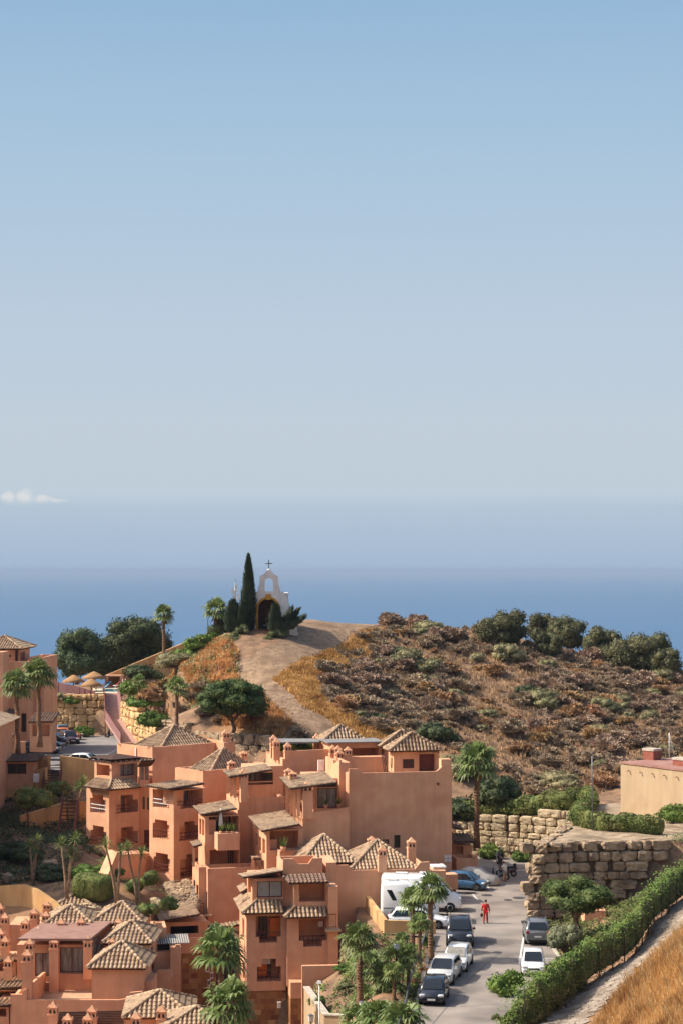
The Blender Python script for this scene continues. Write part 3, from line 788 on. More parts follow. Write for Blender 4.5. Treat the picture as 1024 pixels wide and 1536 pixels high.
# bushes with a place of their own
B_ = [('ball',201,1322,163,(.9,.9,.95),'round clipped bush close to the salmon buttress'),('ball',223,1328,162,(.95,.95,1.0),'round clipped bush with bare stems by the lower balcony'),
 ('ball',224,1372,156,(1.0,1.0,.8),'low clipped bush among the garden rocks'),('ball',256,1366,157,(.95,.95,.9),'clipped bush in front of the dry rock pile'),
 ('green',160,1302,168,(1.3,1.2,1.0),'glossy green shrub left of the octagon tower base'),('green',126,1312,168,(1.1,1,1.0),'dark glossy shrub above the clipped block hedge'),
 ('darkbush',75,1270,182,(1.8,1.2,.9),'dark shrub in shade under the wooden stairs'),('darkbush',25,1290,176,(2.0,1.3,1.2),'wide dark shrub at the left edge of the shaded garden'),
 ('darkbush',75,1316,168,(1.8,1.2,.9),'dark ground shrub above the curved tan wall'),('darkbush',110,1262,184,(1.2,1,1),'dark shrub beside the lower flight of stairs'),
 ('oleander',352,967,235.5,(1.25,1.2,1.3),'pale oleander left of the chapel path'),('oleander',364,954,236.5,(.9,.9,1.0),'small oleander at the chapel step, left side'),
 ('oleander',404,968,235,(1.0,1.0,1.05),'front oleander right of the chapel path'),('oleander',413,958,236,(.95,.95,1.05),'middle oleander right of the chapel path'),('oleander',421,950,237,(1.0,1.0,1.1),'oleander nearest the chapel on the right of its path'),
 ('oleander',330,950,240,(1.0,1.0,1.5),'tall oleander in front of the antenna mast'),('green',300,975,237,(1.2,1.2,1.3),'green shrub at the top end of the sloping tan wall'),
 ('green',284,982,238,(1.3,1.2,1.0),'green shrub halfway up the sloping tan wall'),('sage',256,1005,238,(1.6,1.3,1.5),'grey green oleander mass at the lower end of the sloping tan wall'),
 ('sage',271,1000,236,(1.3,1.2,1.1),'grey shrub on the slope below the hilltop palm'),('green',322,946,240,(.8,.8,.8),'little green shrub at the foot of the hilltop palm'),
 ('green',215,1062,222,(1.1,1.1,1.0),'green shrub right of the ramp railing'),('rust0',228,1055,222,(1.3,1.2,1.4),'brown leafless shrub on the stone bank'),('green',230,1092,214,(1.1,1.0,1.25),'bushy green shrub growing out of the stone bank'),
 ('green',195,1044,244,(1.3,1.2,1.3),'green shrub beside the pool gate'),('darkbush',215,1022,250,(1.3,1.2,1.2),'dark shrub in front of the pool house'),('green',125,1092,248.3,(.8,.6,1.0),'fern like plant sprouting from the boulder wall'),
 ('sage',88,1038,252.6,(1.1,.7,.7),'grey shrub on top of the boulder wall, left'),('green',112,1040,252.4,(1.1,.7,.8),'green shrub on top of the boulder wall below the parasols'),
 ('rust1',418,1108,206,(1.9,1.7,1.9),'big dry brown shrub right of the umbrella pine'),('dry0',440,1115,204,(1.6,1.5,1.4),'grey dry shrub beside the dirt path'),
 ('darkbush',655,1120,211,(1.7,1.6,2.0),'large dark evergreen shrub behind the small tower roof'),('darkbush',745,1206,191,(2.0,1.7,2.0),'dark green thicket behind the big palm, right half'),('darkbush',697,1212,191,(1.8,1.5,1.9),'dark green thicket behind the big palm, left half'),
 ('sage',700,1165,200,(2.2,1.6,1.4),'pale green shrub above the big palm'),('sage',672,1160,202,(1.7,1.5,1.3),'pale green shrub beside the parapet corner'),
 ('sage',838,1185,199,(1.9,1.6,1.6),'olive shrub behind the street light'),('sage',645,1003,240,(1.9,1.5,1.7),'pale sage shrub standing out on the upper hillside'),('sage',622,1003,240,(1.3,1.2,1.4),'smaller sage shrub next to the pale one on the hillside'),
 ('darkbush',600,985,243,(1.2,1.1,1.1),'dark round shrub left of the pale sage ones'),('darkbush',790,1045,236,(1.2,1.1,1.2),'dark shrub halfway down the hillside below the ridge gap'),('darkbush',562,1090,214,(1.2,1.1,1.2),'dark shrub above the grey flat canopy'),
 ('green',735,1275,186.6,(1.0,.8,1.4),'green climber on the far stone wall beside the palm'),('green',778,1288,185,(1.0,.8,1.0),'round green shrub at the foot of the far stone wall'),('green',802,1282,184.3,(.8,.7,1.0),'green shrub at the corner of the far stone wall'),
 ('dry1',792,1332,165.5,(.4,.35,.5),'straw coloured tuft at the boulder wall corner'),('green',760,1488,127.0,(1.05,.95,1.5),'bright green shrub at the road edge left of the white hatchback'),
 ('green',720,1440,1,(0,0,0),''),('darkbush',806,1392,151.5,(.9,.7,.5),'low dark shrub behind the parked grey car'),('oleander',838,1446,133.5,(1.1,1.0,1.1),'pale bush behind the ivy fence'),
 ('ball',470,1500,137.3,(.5,.5,.6),'first clipped ball of the row along the garden wall'),('ball',478,1510,135.5,(.52,.52,.62),'second clipped ball of the row along the garden wall'),('ball',487,1519,133.7,(.5,.5,.6),'third clipped ball of the row along the garden wall'),
 ('ball',500,1527,132,(.55,.5,.5),'low clipped cushion at the front corner of the garden wall'),('sage',528,1430,146,(.9,.9,1.7),'grey green shrub leaning on the salmon wall above the garden'),('sage',545,1425,147,(.8,.8,1.4),'grey green shrub next to the camper parapet'),
 ('green',514,1462,140,(.6,.6,.4),'yellow green ground shrub on the garden slope'),('oleander',523,1478,136,(1.0,.8,.45),'yellowish ground shrub in the middle of the garden slope'),('green',640,1425,143,(.4,.4,.9),'small green shrub by the kerb end'),
 ('rust0',640,1465,134,(.5,.5,.6),'dry yellow tuft between the kerbside palms'),('rust0',622,1490,130,(.6,.6,.5),'dry yellow tuft behind the guard rail'),('oleander',745,1524,119.5,(.4,.35,.45),'small weed clump at the road edge beside the ivy fence'),
 ('green',1014,1235,168,(1.2,.8,1.5),'tall hedge bush at the right end of the plateau hedge')]
for b in B_:
    if not b[6-1]: continue
    k, px, py, d, s, lb = b
    if py < 1100 and px < 340 and k in ('green','sage','oleander','darkbush','rust0'): s = (s[0]*1.45,s[1]*1.3,s[2]*1.35)
    plant(k, px, py, d, s, lb)
# clipped block hedge
mb = MB(); rg = random.Random(5)
mb.blob((0,0,.9), (1.55,1.2,1.0), e=2.2, sub=5, amp=.04)
for i in range(2600):
    t = Vector((rg.uniform(-1,1), rg.uniform(-1,1), rg.uniform(-1,1))); m_ = (abs(t.x)**4+abs(t.y)**4+abs(t.z)**4)**.25; t = t/m_
    leaf(mb, Vector((t.x*1.58, t.y*1.23, t.z*1.03+.9)), .07, t, rg)
o = mb.build('block_hedge', m_leaf['hedge'], loc=W(139,1346,160.5)); o.rotation_euler = (0,.12,-.3); tag(o, 'large clipped block hedge beside the salmon buttress', 'hedge')

# dry bushes over the hillside
HILL = hitpoly([(505,985),(560,945),(620,940),(700,947),(800,968),(900,995),(1000,1014),(1060,1030),(1100,1140),(960,1150),(905,1190),(800,1195),(745,1180),(690,1140),(620,1112),(560,1098),(520,1075),(470,1040)])
hx = [p[0] for p in HILL]; hy = [p[1] for p in HILL]
rg = random.Random(77); spots = []; tries = 0
def inside(p, poly): return bool(inpoly(np.array([p[0]]), np.array([p[1]]), poly)[0])
while len(spots) < 290 and tries < 30000:
    tries += 1
    p = (rg.uniform(min(hx),max(hx)), rg.uniform(min(hy),max(hy)+6))
    if not inside(p, HILL): continue
    if inside(p, PATH): continue
    if any((p[0]-q[0])**2+(p[1]-q[1])**2 < 2.2 for q in spots): continue
    if noise.noise(Vector((p[0]*.075, p[1]*.06, 31))) < -.08 and rg.random() < .85: continue
    spots.append(p)
for i, p in enumerate(spots):
    dens = noise.noise(Vector((p[0]*.08, p[1]*.08, 2)))
    k = 'dry%d' % rg.randrange(4) if rg.random() < .60 else ('rust%d' % rg.randrange(2) if rg.random() < .58 else 'sage')
    s = (.65+1.15*rg.random()**1.8)*(1+.35*dens)
    put(k, (p[0], p[1], H(*p)-.1), rg.uniform(0,6.28), (s, s, s*rg.uniform(.8,1.2)), 'dry brown bush among the scrub on the sunny hillside', 'dry bushes over the hillside')
for px, py, s in [(232,1030,.9),(300,1035,1.0),(318,1040,.9),(335,1035,.8),(285,1050,.9),(270,1065,.8),(390,1078,.9),(245,1072,.9),(310,1075,1.0),(330,1085,.8),(350,1070,.8)]:
    p = ground_hit(px, py); put('dry%d' % rg.randrange(4), p, rg.uniform(0,6), s, 'dry grey bush on the slope between the pool ramp and the dirt path', 'dry bushes on the slope by the ramp')

# low scrub filling the gaps (nobody could count it)
HILL2 = HILL[:7]+[(48,258),(62,262),(62,205),(40,200),(34,190)]+HILL[9:]
mb = MB(); rg = random.Random(91); c = 0
while c < 640:
    p = (rg.uniform(min(hx),62), rg.uniform(min(hy),max(hy)+8))
    if not inside(p, HILL2) or inside(p, PATH) or noise.noise(Vector((p[0]*.09,p[1]*.08,6))) < -.12: continue
    c += 1; z = H(*p); k = rg.uniform(.45,.95)
    L3 = [((p[0]+rg.uniform(-.5,.5)*k, p[1]+rg.uniform(-.5,.5)*k, z+.3*k+rg.uniform(0,.3)*k), (.75*k*rg.uniform(.7,1.2), .75*k, .6*k*rg.uniform(.7,1.3))) for q in range(3)]
    brush(mb, L3, 520, .04, rg, 0, .5)
tag(mb.build('low_scrub', m_leaf['dry']), kind='stuff')
# dry grass and low scrub (nobody could count it)
def grass(name, poly, n, h, mt, seed, wd=.05, blades=4, patch=0.0, avoid=(), lean=.35, zf=None):
    rg = random.Random(seed); mb = MB()
    xs = [p[0] for p in poly]; ys = [p[1] for p in poly]; c = 0; t_ = 0
    while c < n and t_ < n*12:
        t_ += 1
        x, y = rg.uniform(min(xs),max(xs)), rg.uniform(min(ys),max(ys))
        if patch and noise.noise(Vector((x*.22, y*.22, seed))) < patch-.5: continue
        if not inside((x,y), poly): continue
        if any(inside((x,y), a) for a in avoid): continue
        c += 1; z = (zf or H)(x, y); hh = h*rg.uniform(.5,1.25)*(1+.5*noise.noise(Vector((x*.5,y*.5,seed+4))))
        for b in range(blades):
            a = rg.uniform(0,6.283); s = Vector((math.cos(a), math.sin(a), 0))*wd*rg.uniform(.6,1.5)
            o = Vector((x+rg.uniform(-.15,.15), y+rg.uniform(-.15,.15), z-.05)); l = Vector((rg.uniform(-1,1), rg.uniform(-1,1), 0))*lean*hh
            mb.q((o-s, o+s, o+l+Vector((0,0,hh))))
    return tag(mb.build(name, mt), kind='stuff')
grass('dry_grass', HILL2, 15000, .5, m_grassdry, 3, wd=.09, avoid=(PATH,))
VERGE = hitpoly([(410,1020),(430,1008),(480,985),(540,950),(575,945),(560,985),(500,1010),(480,1040),(540,1080),(600,1100),(590,1125),(530,1112),(495,1080),(450,1058)])
grass('dry_grass', VERGE, 9000, .5, m_grassgold, 4, wd=.08)
SLOPE = hitpoly([(225,1010),(300,975),(345,960),(360,985),(352,1000),(362,1030),(400,1050),(440,1085),(420,1110),(330,1090),(225,1090)])
grass('dry_grass', SLOPE, 9000, .5, m_grassgold, 5, wd=.08)
MOUND = [(9.6,80),(XX(868,100)-.4,98)]+hitpoly([(912,1536),(942,1512),(980,1480),(1010,1456),(1030,1442),(1080,1418)])+[(40,124),(46,100),(24,80)]
grass('dry_grass', MOUND, 52000, .48, m_grassgold, 6, wd=.02, blades=6, lean=.75)
grass('dry_grass', MOUND, 7000, .75, m_grassdry, 16, wd=.018, blades=6, lean=.5)

def cover(name, poly, n, size, lm, seed, h=.35, patch=-9):
    rg = random.Random(seed); mb = MB(); xs = [p[0] for p in poly]; ys = [p[1] for p in poly]; c = 0; t_ = 0
    while c < n and t_ < n*15:
        t_ += 1; x, y = rg.uniform(min(xs),max(xs)), rg.uniform(min(ys),max(ys))
        nz = noise.noise(Vector((x*.55,y*.55,seed)))
        if nz < patch or not inside((x,y), poly): continue
        c += 1; leaf(mb, Vector((x,y,H(x,y)+rg.uniform(0,h)*(1+nz))), size, Vector((0,-.2,1)), rg)
    return tag(mb.build(name, m_leaf[lm]), kind='stuff')
GARD = [(-34,203),(-21.5,203),(-21.5,186),(-24,172),(-27,165),(-34,165)]
cover('ground_cover', GARD, 9000, .16, 'dark', 71, .6, -.12)
PG = [(-2.2,139.8),(-.7,131.5),(1.2,129),(4.6,122),(6.2,146.5),(3,147.8),(2.8,148)]
cover('ground_cover', PG, 5000, .10, 'oleander', 72, .3, -.05); cover('ground_cover', PG, 3500, .11, 'bright', 73, .3, .08)
BK = [(15.6,153),(25,155.5),(24,146),(18,133),(13.5,124),(12.8,127),(15.4,134)]
cover('ground_cover', BK, 7000, .11, 'hedge', 74, .5, -.1); cover('ground_cover', BK, 3000, .10, 'oleander', 75, .4, 0)
SL2 = hitpoly([(180,1110),(215,1010),(300,975),(345,955),(365,1030),(290,1080),(230,1100)])
cover('ground_cover', SL2, 6000, .14, 'sage', 76, .4, .05); cover('ground_cover', SL2, 3500, .13, 'bright', 77, .4, .18)
BY = [(-24,163),(-13,163),(-11,172),(-14,181),(-22,182),(-25,172)]
cover('ground_cover', BY, 2500, .10, 'hedge', 78, .3, .1)
# ---------------------------------------------------------------- building library
ST = s2l(203,141,107)
m_stucco = mat('salmon_stucco', s2l(206,154,119), s2l(216,165,130), scale=.8, rough=.92, bump=.08, bscale=18, c3=s2l(195,139,108), scale3=.35, streak=False, detail=6, pos3=(.52,.75))
def weather(m, amt=.12):
    # faint vertical rain streaks and blotches of old paint
    nt = m.node_tree; N = nt.nodes; L = nt.links; b = N['Principled BSDF']; src = b.inputs['Base Color'].links[0].from_socket
    tc = N.new('ShaderNodeTexCoord'); mp = N.new('ShaderNodeMapping'); mp.inputs['Scale'].default_value = (2.6,2.6,.16); L.new(tc.outputs['Object'], mp.inputs[0])
    nz = N.new('ShaderNodeTexNoise'); nz.inputs['Scale'].default_value = 1; nz.inputs['Detail'].default_value = 6; L.new(mp.outputs[0], nz.inputs['Vector'])
    mr = N.new('ShaderNodeMapRange'); mr.inputs[1].default_value = .35; mr.inputs[2].default_value = .7; mr.inputs[3].default_value = 1+amt*.35; mr.inputs[4].default_value = 1-amt; L.new(nz.outputs['Fac'], mr.inputs[0])
    vs = N.new('ShaderNodeVectorMath'); vs.operation = 'SCALE'; L.new(src, vs.inputs[0]); L.new(mr.outputs[0], vs.inputs['Scale']); L.new(vs.outputs[0], b.inputs['Base Color'])
weather(m_stucco, .08)
m_sunlit_wall_paint = mat('sunlit_wall_paint', s2l(226,124,52), s2l(214,112,46), scale=2, rough=.6)  # sunlight on the loggia's inner wall, put into the colour
m_ochre = mat('ochre_render', s2l(178,155,125), s2l(167,143,113), scale=1.4, streak=True, rough=.92, bump=.1, bscale=12, c3=s2l(150,124,96), scale3=.5, pos3=(.55,.8))
m_tan = mat('tan_render', s2l(200,164,114), s2l(178,140,96), scale=.9, streak=True, rough=.92, c3=s2l(160,124,86), scale3=.4)
m_wood = mat('dark_beams', s2l(62,44,36), s2l(78,56,45), scale=5)
m_maroon = mat('maroon_paint', s2l(92,45,38), s2l(105,54,45), scale=4, rough=.5)
m_tile = mat('barrel_tile', s2l(146,122,98), s2l(184,158,130), scale=2.6, rough=.9, bump=.2, bscale=14, c3=s2l(124,98,78), scale3=1.1, detail=6, pos=(.3,.62), pos3=(.52,.68))
m_tiledark = mat('weathered_tile', s2l(112,88,76), s2l(140,114,98), scale=2.6, rough=.9, c3=s2l(90,70,62), scale3=1.0)
m_gutter = mat('tile_bed', s2l(104,82,66), s2l(130,104,84), scale=3)
m_floor = mat('terrace_tile', s2l(196,160,130), s2l(180,142,112), scale=1.5, rough=.8)
m_glass = mat('dark_glass', (.018,.020,.022), rough=.06, spec=.6)
m_glass2 = mat('curtained_glass', s2l(150,146,138), s2l(98,92,86), scale=3.5, rough=.15, spec=.6, streak=True)
m_frost = mat('frosted_screen', s2l(168,168,160), s2l(150,150,144), scale=2, rough=.35)
m_whitep = mat('white_paint', (.75,.74,.71), (.62,.61,.58), scale=3, rough=.6)
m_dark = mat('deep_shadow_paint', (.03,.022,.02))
m_stone_c = None
def clad_mat():
    m = bpy.data.materials.new('stone_cladding'); m.use_nodes = True; nt = m.node_tree; N = nt.nodes; L = nt.links; b = N['Principled BSDF']
    b.inputs['Roughness'].default_value = .85
    tc = N.new('ShaderNodeTexCoord'); sp = N.new('ShaderNodeSeparateXYZ'); L.new(tc.outputs['Object'], sp.inputs[0])
    ad = N.new('ShaderNodeMath'); ad.operation = 'ADD'; L.new(sp.outputs['X'], ad.inputs[0]); L.new(sp.outputs['Y'], ad.inputs[1])
    cb = N.new('ShaderNodeCombineXYZ'); L.new(ad.outputs[0], cb.inputs[0]); L.new(sp.outputs['Z'], cb.inputs[1])
    br = N.new('ShaderNodeTexBrick'); L.new(cb.outputs[0], br.inputs['Vector']); br.inputs['Scale'].default_value = 1.0
    br.inputs['Brick Width'].default_value = .62; br.inputs['Row Height'].default_value = .42; br.inputs['Mortar Size'].default_value = .012
    br.inputs['Color1'].default_value = (0,0,0,1); br.inputs['Color2'].default_value = (1,1,1,1); br.inputs['Mortar'].default_value = (.4,.4,.4,1); br.inputs['Bias'].default_value = 0
    br.offset = .37; br.squash = 1.0
    r = N.new('ShaderNodeValToRGB'); e = r.color_ramp.elements; e[0].position = 0; e[0].color = (*s2l(132,82,50),1); e[1].position = 1; e[1].color = (*s2l(205,165,115),1)
    k = e.new(.45); k.color = (*s2l(178,128,80),1); k = e.new(.7); k.color = (*s2l(160,104,60),1)
    L.new(br.outputs['Color'], r.inputs[0])
    nz = N.new('ShaderNodeTexNoise'); nz.inputs['Scale'].default_value = 4; nz.inputs['Detail'].default_value = 5; L.new(tc.outputs['Object'], nz.inputs['Vector'])
    mx = N.new('ShaderNodeMix'); mx.data_type = 'RGBA'; mx.blend_type = 'MULTIPLY'; mx.inputs[0].default_value = .35; L.new(r.outputs[0], mx.inputs[6]); L.new(nz.outputs['Color'], mx.inputs[7])
    L.new(mx.outputs[2], b.inputs['Base Color']); return m
m_clad = clad_mat()
V2 = lambda p: Vector((p[0], p[1]))
def col_hit(A, B, px):
    # parameter along A->B where the sight column px crosses it
    k = (px-512)/F; dx, dy = B[0]-A[0], B[1]-A[1]
    den = dx-k*dy
    return (k*A[1]-A[0])/den if abs(den) > 1e-9 else 0.0
def wall(mb, A, B, zb, zt, ops=(), m=0, mi=0, root=None, parts=None):
    A = V2(A); B = V2(B); Lw = (B-A).length; u = (B-A)/Lw; n = Vector((u.y, -u.x))
    def P(uu, z, dep=0.0): q = A+u*uu-n*dep; return Vector((q.x, q.y, z))
    cells = []; meta = []
    for o in ops:
        x0, x1, y0, y1 = o[:4]; opt = o[4] if len(o) > 4 else {}
        u0 = col_hit(A,B,x0)*Lw; u1 = col_hit(A,B,x1)*Lw
        u0 = max(.06, min(Lw-.12, u0)); u1 = max(u0+.08, min(Lw-.06, u1))
        d = P((u0+u1)/2,0).y; z1 = ZZ(y0,d); z0 = ZZ(y1,d)
        z1 = min(z1, zt-.08); z0 = max(z0, zb+.05)
        rects = [(u0,u1,z0,z1)]
        if 'st' in opt:
            sx_, sz = (u1-u0)*opt['st'][0], (z1-z0)*opt['st'][1]
            rects = [(u0,u1,z0,z1-sz),(u0+sx_,u1-sx_,z1-sz,z1)]
        if 'cb' in opt:
            sx_, sz = (u1-u0)*opt['cb'][0], (z1-z0)*opt['cb'][1]
            r = rects[0]; rects[0] = (u0,u1,z0+sz,r[3]); rects.append((u0+sx_,u1-sx_,z0,z0+sz))
        k = len(meta); meta.append((u0,u1,z0,z1,opt))
        for r in rects: cells.append((r,k))
    us = sorted({0.0, Lw}|{round(v,4) for c,_ in cells for v in c[:2]}); zs = sorted({zb, zt}|{round(v,4) for c,_ in cells for v in c[2:]})
    def which(i, j):
        cu, cz = (us[i]+us[i+1])/2, (zs[j]+zs[j+1])/2
        for (r, k) in cells:
            if r[0] < cu < r[1] and r[2] < cz < r[3]: return k
        return -1
    Wm = {(i,j): which(i,j) for i in range(len(us)-1) for j in range(len(zs)-1)}
    for (i,j), k in Wm.items():
        a, b, c, d = us[i], us[i+1], zs[j], zs[j+1]
        if k < 0: mb.q((P(a,c), P(b,c), P(b,d), P(a,d)), m); continue
        rec = meta[k][4].get('rec', 1.7)
        mb.q((P(a,c,rec), P(b,c,rec), P(b,d,rec), P(a,d,rec)), meta[k][4].get('bm', mi))
        for di, dj, e in ((-1,0,(P(a,c),P(a,d),P(a,d,rec),P(a,c,rec))),(1,0,(P(b,c),P(b,d),P(b,d,rec),P(b,c,rec))),(0,-1,(P(a,c),P(b,c),P(b,c,rec),P(a,c,rec))),(0,1,(P(a,d),P(b,d),P(b,d,rec),P(a,d,rec)))):
            if Wm.get((i+di,j+dj), -2) != k: mb.q(e, mi)
    if root is not None:
        for (u0,u1,z0,z1,opt) in meta:
            rec = opt.get('rec', 1.7); kd = opt.get('k', 'log'); w_ = u1-u0; h_ = z1-z0
            def boxU(mb2, ua, ub, za, zb_, dep, th, mm):
                p = [P(ua,za,dep), P(ub,za,dep), P(ub,zb_,dep), P(ua,zb_,dep)]; q = [P(ua,za,dep+th), P(ub,za,dep+th), P(ub,zb_,dep+th), P(ua,zb_,dep+th)]
                mb2.q(p, mm); mb2.q(q[::-1], mm)
                for s in range(4): mb2.q((p[s], q[s], q[(s+1)%4], p[(s+1)%4]), mm)
            if kd == 'win':
                w2 = MB(); e = min(.07, w_*.12); dp = rec-.06
                boxU(w2, u0+.004, u1-.004, z0+.004, z0+e, dp, .05, 0); boxU(w2, u0+.004, u1-.004, z1-e, z1-.004, dp, .05, 0)
                boxU(w2, u0+.004, u0+e, z0+e, z1-e, dp, .05, 0); boxU(w2, u1-e, u1-.004, z0+e, z1-e, dp, .05, 0)
                if w_ > .7: boxU(w2, (u0+u1)/2-e/2, (u0+u1)/2+e/2, z0+e, z1-e, dp, .05, 0)
                if opt.get('bars'):
                    for q_ in range(1,5): boxU(w2, u0+w_*q_/5-.015, u0+w_*q_/5+.015, z0+e, z1-e, dp-.06, .03, 0)
                w2.q((P(u0+e,z0+e,dp+.03), P(u1-e,z0+e,dp+.03), P(u1-e,z1-e,dp+.03), P(u0+e,z1-e,dp+.03)), 1)
                w2.build('window', [m_maroon, opt.get('gm', m_glass)], root)
            elif kd == 'log':
                # glazed doors on the back wall of the loggia
                f0, f1 = opt.get('dr', (.3,.85)); hh = min(h_*.9, 2.15)
                w2 = MB(); ua, ub = u0+w_*f0, u0+w_*f1; dp = rec-.07; e = .07
                boxU(w2, ua, ub, z0+hh-e, z0+hh, dp, .06, 0); boxU(w2, ua, ua+e, z0, z0+hh-e, dp, .06, 0); boxU(w2, ub-e, ub, z0, z0+hh-e, dp, .06, 0)
                boxU(w2, (ua+ub)/2-e/2, (ua+ub)/2+e/2, z0, z0+hh-e, dp, .06, 0)
                w2.q((P(ua+e,z0+.01,dp+.03), P(ub-e,z0+.01,dp+.03), P(ub-e,z0+hh-e,dp+.03), P(ua+e,z0+hh-e,dp+.03)), 1)
                w2.build('glazed_door', [m_maroon, opt.get('gm', m_glass)], root)
            elif kd == 'door':
                w2 = MB(); dp = rec-.05; boxU(w2, u0+.02, u1-.02, z0+.01, z1-.02, dp, .04, 0); w2.build('door', [m_maroon], root)
            if opt.get('rail', kd == 'log'):
                rw = MB(); zt_ = z0+min(.95, h_*.42) if 'rz' not in opt else z0+opt['rz']; rm = opt.get('rm', m_maroon)
                if 'cb' in opt: zt_ = z0+h_*opt['cb'][1]+.35
                for z_ in (zt_, zt_-.35 if zt_-z0 > .5 else (zt_+z0)/2): rw.bar(P(u0,z_,.06), P(u1,z_,.06), .05, .06)
                nb = max(2, int(w_/.32))
                for q_ in range(nb+1): rw.bar(P(u0+.03+(w_-.06)*q_/nb,z0+(h_*opt['cb'][1] if 'cb' in opt and (q_ < 1 or q_ > nb-1) else 0),.06), P(u0+.03+(w_-.06)*q_/nb,zt_,.06), .03)
                rw.build('railing', [rm], root)
            if opt.get('stuff'):     # curtain panel inside
                w2 = MB(); boxU(w2, u0+w_*.15, u0+w_*.4, z0+.02, z1-h_*.3, rec-.35, .05, 0); w2.build('curtain', [m_whitep], root)
    return P
def frame_of(pxK, dK, pxL, pxR, th):
    # corner block seen at the arris K: left end, K, right end, far corner in plan
    K = Vector((XX(pxK,dK), dK)); u = Vector((math.cos(th), math.sin(th))); v = Vector((-math.sin(th), math.cos(th)))
    A = K+v*20; t = col_hit(K, A, pxL)*20; B = K+u*20; s = col_hit(K, B, pxR)*20
    if pxL is None: t = 6
    return K+v*t, K, K+u*s, K+u*s+v*t, u, v
def block(root, pxK, dK, pxL, pxR, th, top, bot, opsL=(), opsR=(), par=0.0, depth=None, rlen=None, mats=None, name='wall', floor=True, zt=None, zb=None, low=None):
    th = R(th)
    Lp, K, Rp, C, u, v = frame_of(pxK, dK, pxL if pxL is not None else pxK-10, pxR if pxR is not None else pxK+30, th)
    if depth is not None: Lp = K+v*depth
    if rlen is not None: Rp = K+u*rlen
    C = Rp+(Lp-K)
    zt = ZZ(top, dK) if zt is None else zt; zb = ZZ(bot, dK) if zb is None else zb
    mats = mats or [m_stucco, m_floor, m_clad]
    mb = MB(); low_m = 0
    wall(mb, Lp, K, zb, zt, opsL, root=root); wall(mb, K, Rp, zb, zt, opsR, root=root)
    wall(mb, Rp, C, zb, zt); wall(mb, C, Lp, zb, zt)
    ring = [Lp, K, Rp, C]
    if par:
        cen = (Lp+Rp)/2; t = .22; zf = zt-par
        inn = []
        for p in ring:
            d1 = (Rp-K).normalized(); d2 = (Lp-K).normalized(); q = p-K; a = q.dot(d1); b = q.dot(d2); LA = (Rp-K).length; LB = (Lp-K).length
            inn.append(K+d1*(t if a < LA/2 else LA-t)+d2*(t if b < LB/2 else LB-t))
        for i in range(4):
            j = (i+1)%4
            mb.q(((*ring[i],zt),(*ring[j],zt),(*inn[j],zt),(*inn[i],zt)))
            mb.q(((*inn[i],zt),(*inn[j],zt),(*inn[j],zf),(*inn[i],zf)))
        mb.q([(*p,zf) for p in inn], 1)
    else: mb.q([(*p,zt) for p in ring], 0)
    mb.build(name, mats, root)
    return dict(L=Lp, K=K, R=Rp, C=C, u=u, v=v, zt=zt, zb=zb)
def upstand(root, A, B, zbase, prof, th=.22, name='parapet'):
    # stepped parapet piece on the line A->B; prof = [(px, py)] outline along the top from left to right
    A = V2(A); B = V2(B); u = (B-A).normalized(); n = Vector((u.y,-u.x)); mb = MB()
    pts = []
    for px, py in prof:
        t = col_hit(A,B,px); q = A+(B-A)*t; pts.append((q, ZZ(py, q.y)))
    pts = [(pts[0][0], zbase)]+pts+[(pts[-1][0], zbase)]
    f = [(*q, z) for q, z in pts]; b = [(*(q-n*th), z) for q, z in pts]
    mb.q(f); mb.q(b[::-1])
    for i in range(len(pts)):
        j = (i+1)%len(pts); mb.q((f[i], b[i], b[j], f[j]))
    return mb.build(name, [m_stucco], root)
def tileface(mb, poly, e0, e1, m=0, sp=.30, w=.105, h=.082, course=.45, base=True, mbase=1):
    poly = [Vector(p) for p in poly]; e0 = Vector(e0); e1 = Vector(e1)
    xd = (e1-e0).normalized(); nrm = Vector((0,0,0))
    for i in range(1, len(poly)-1): nrm += (poly[i]-poly[0]).cross(poly[i+1]-poly[0])
    nrm.normalize()
    if nrm.z < 0: nrm = -nrm
    yd = nrm.cross(xd).normalized()
    cen = sum(poly, Vector((0,0,0)))/len(poly)
    if (cen-e0).dot(yd) < 0: yd = -yd
    P2 = [((p-e0).dot(xd), (p-e0).dot(yd)) for p in poly]
    if base: mb.q(poly, mbase)
    L_ = max(p[0] for p in P2); x0 = min(p[0] for p in P2); n = max(1, int((L_-x0)/sp)); s = (L_-x0)/n
    for i in range(n):
        x = x0+s*(i+.5); ys = []
        for a in range(len(P2)):
            b = (a+1)%len(P2); xa, ya = P2[a]; xb, yb = P2[b]
            if (xa-x)*(xb-x) < 0: ys.append(ya+(yb-ya)*(x-xa)/(xb-xa))
        if len(ys) < 2: continue
        ya, yb = min(ys), max(ys)
        if yb-ya < .12: continue
        y = ya-.06; jit = .02*math.sin(i*12.9)
        while y < yb-.05:
            y2 = min(y+course, yb)
            ring = []
            for (yy, k, lift) in ((y, 1.0, .035), (y2, .86, .0)):
                ring.append([e0+xd*(x+jit+w*k*cx)+yd*yy+nrm*(lift+h*k*cz) for cx, cz in ((-1,-.1),(-.62,.72),(0,1.0),(.62,.72),(1,-.1))])
            for j in range(4): mb.q((ring[0][j], ring[0][j+1], ring[1][j+1], ring[1][j]), m, True)
            mb.q(ring[0], m)
            y = y2
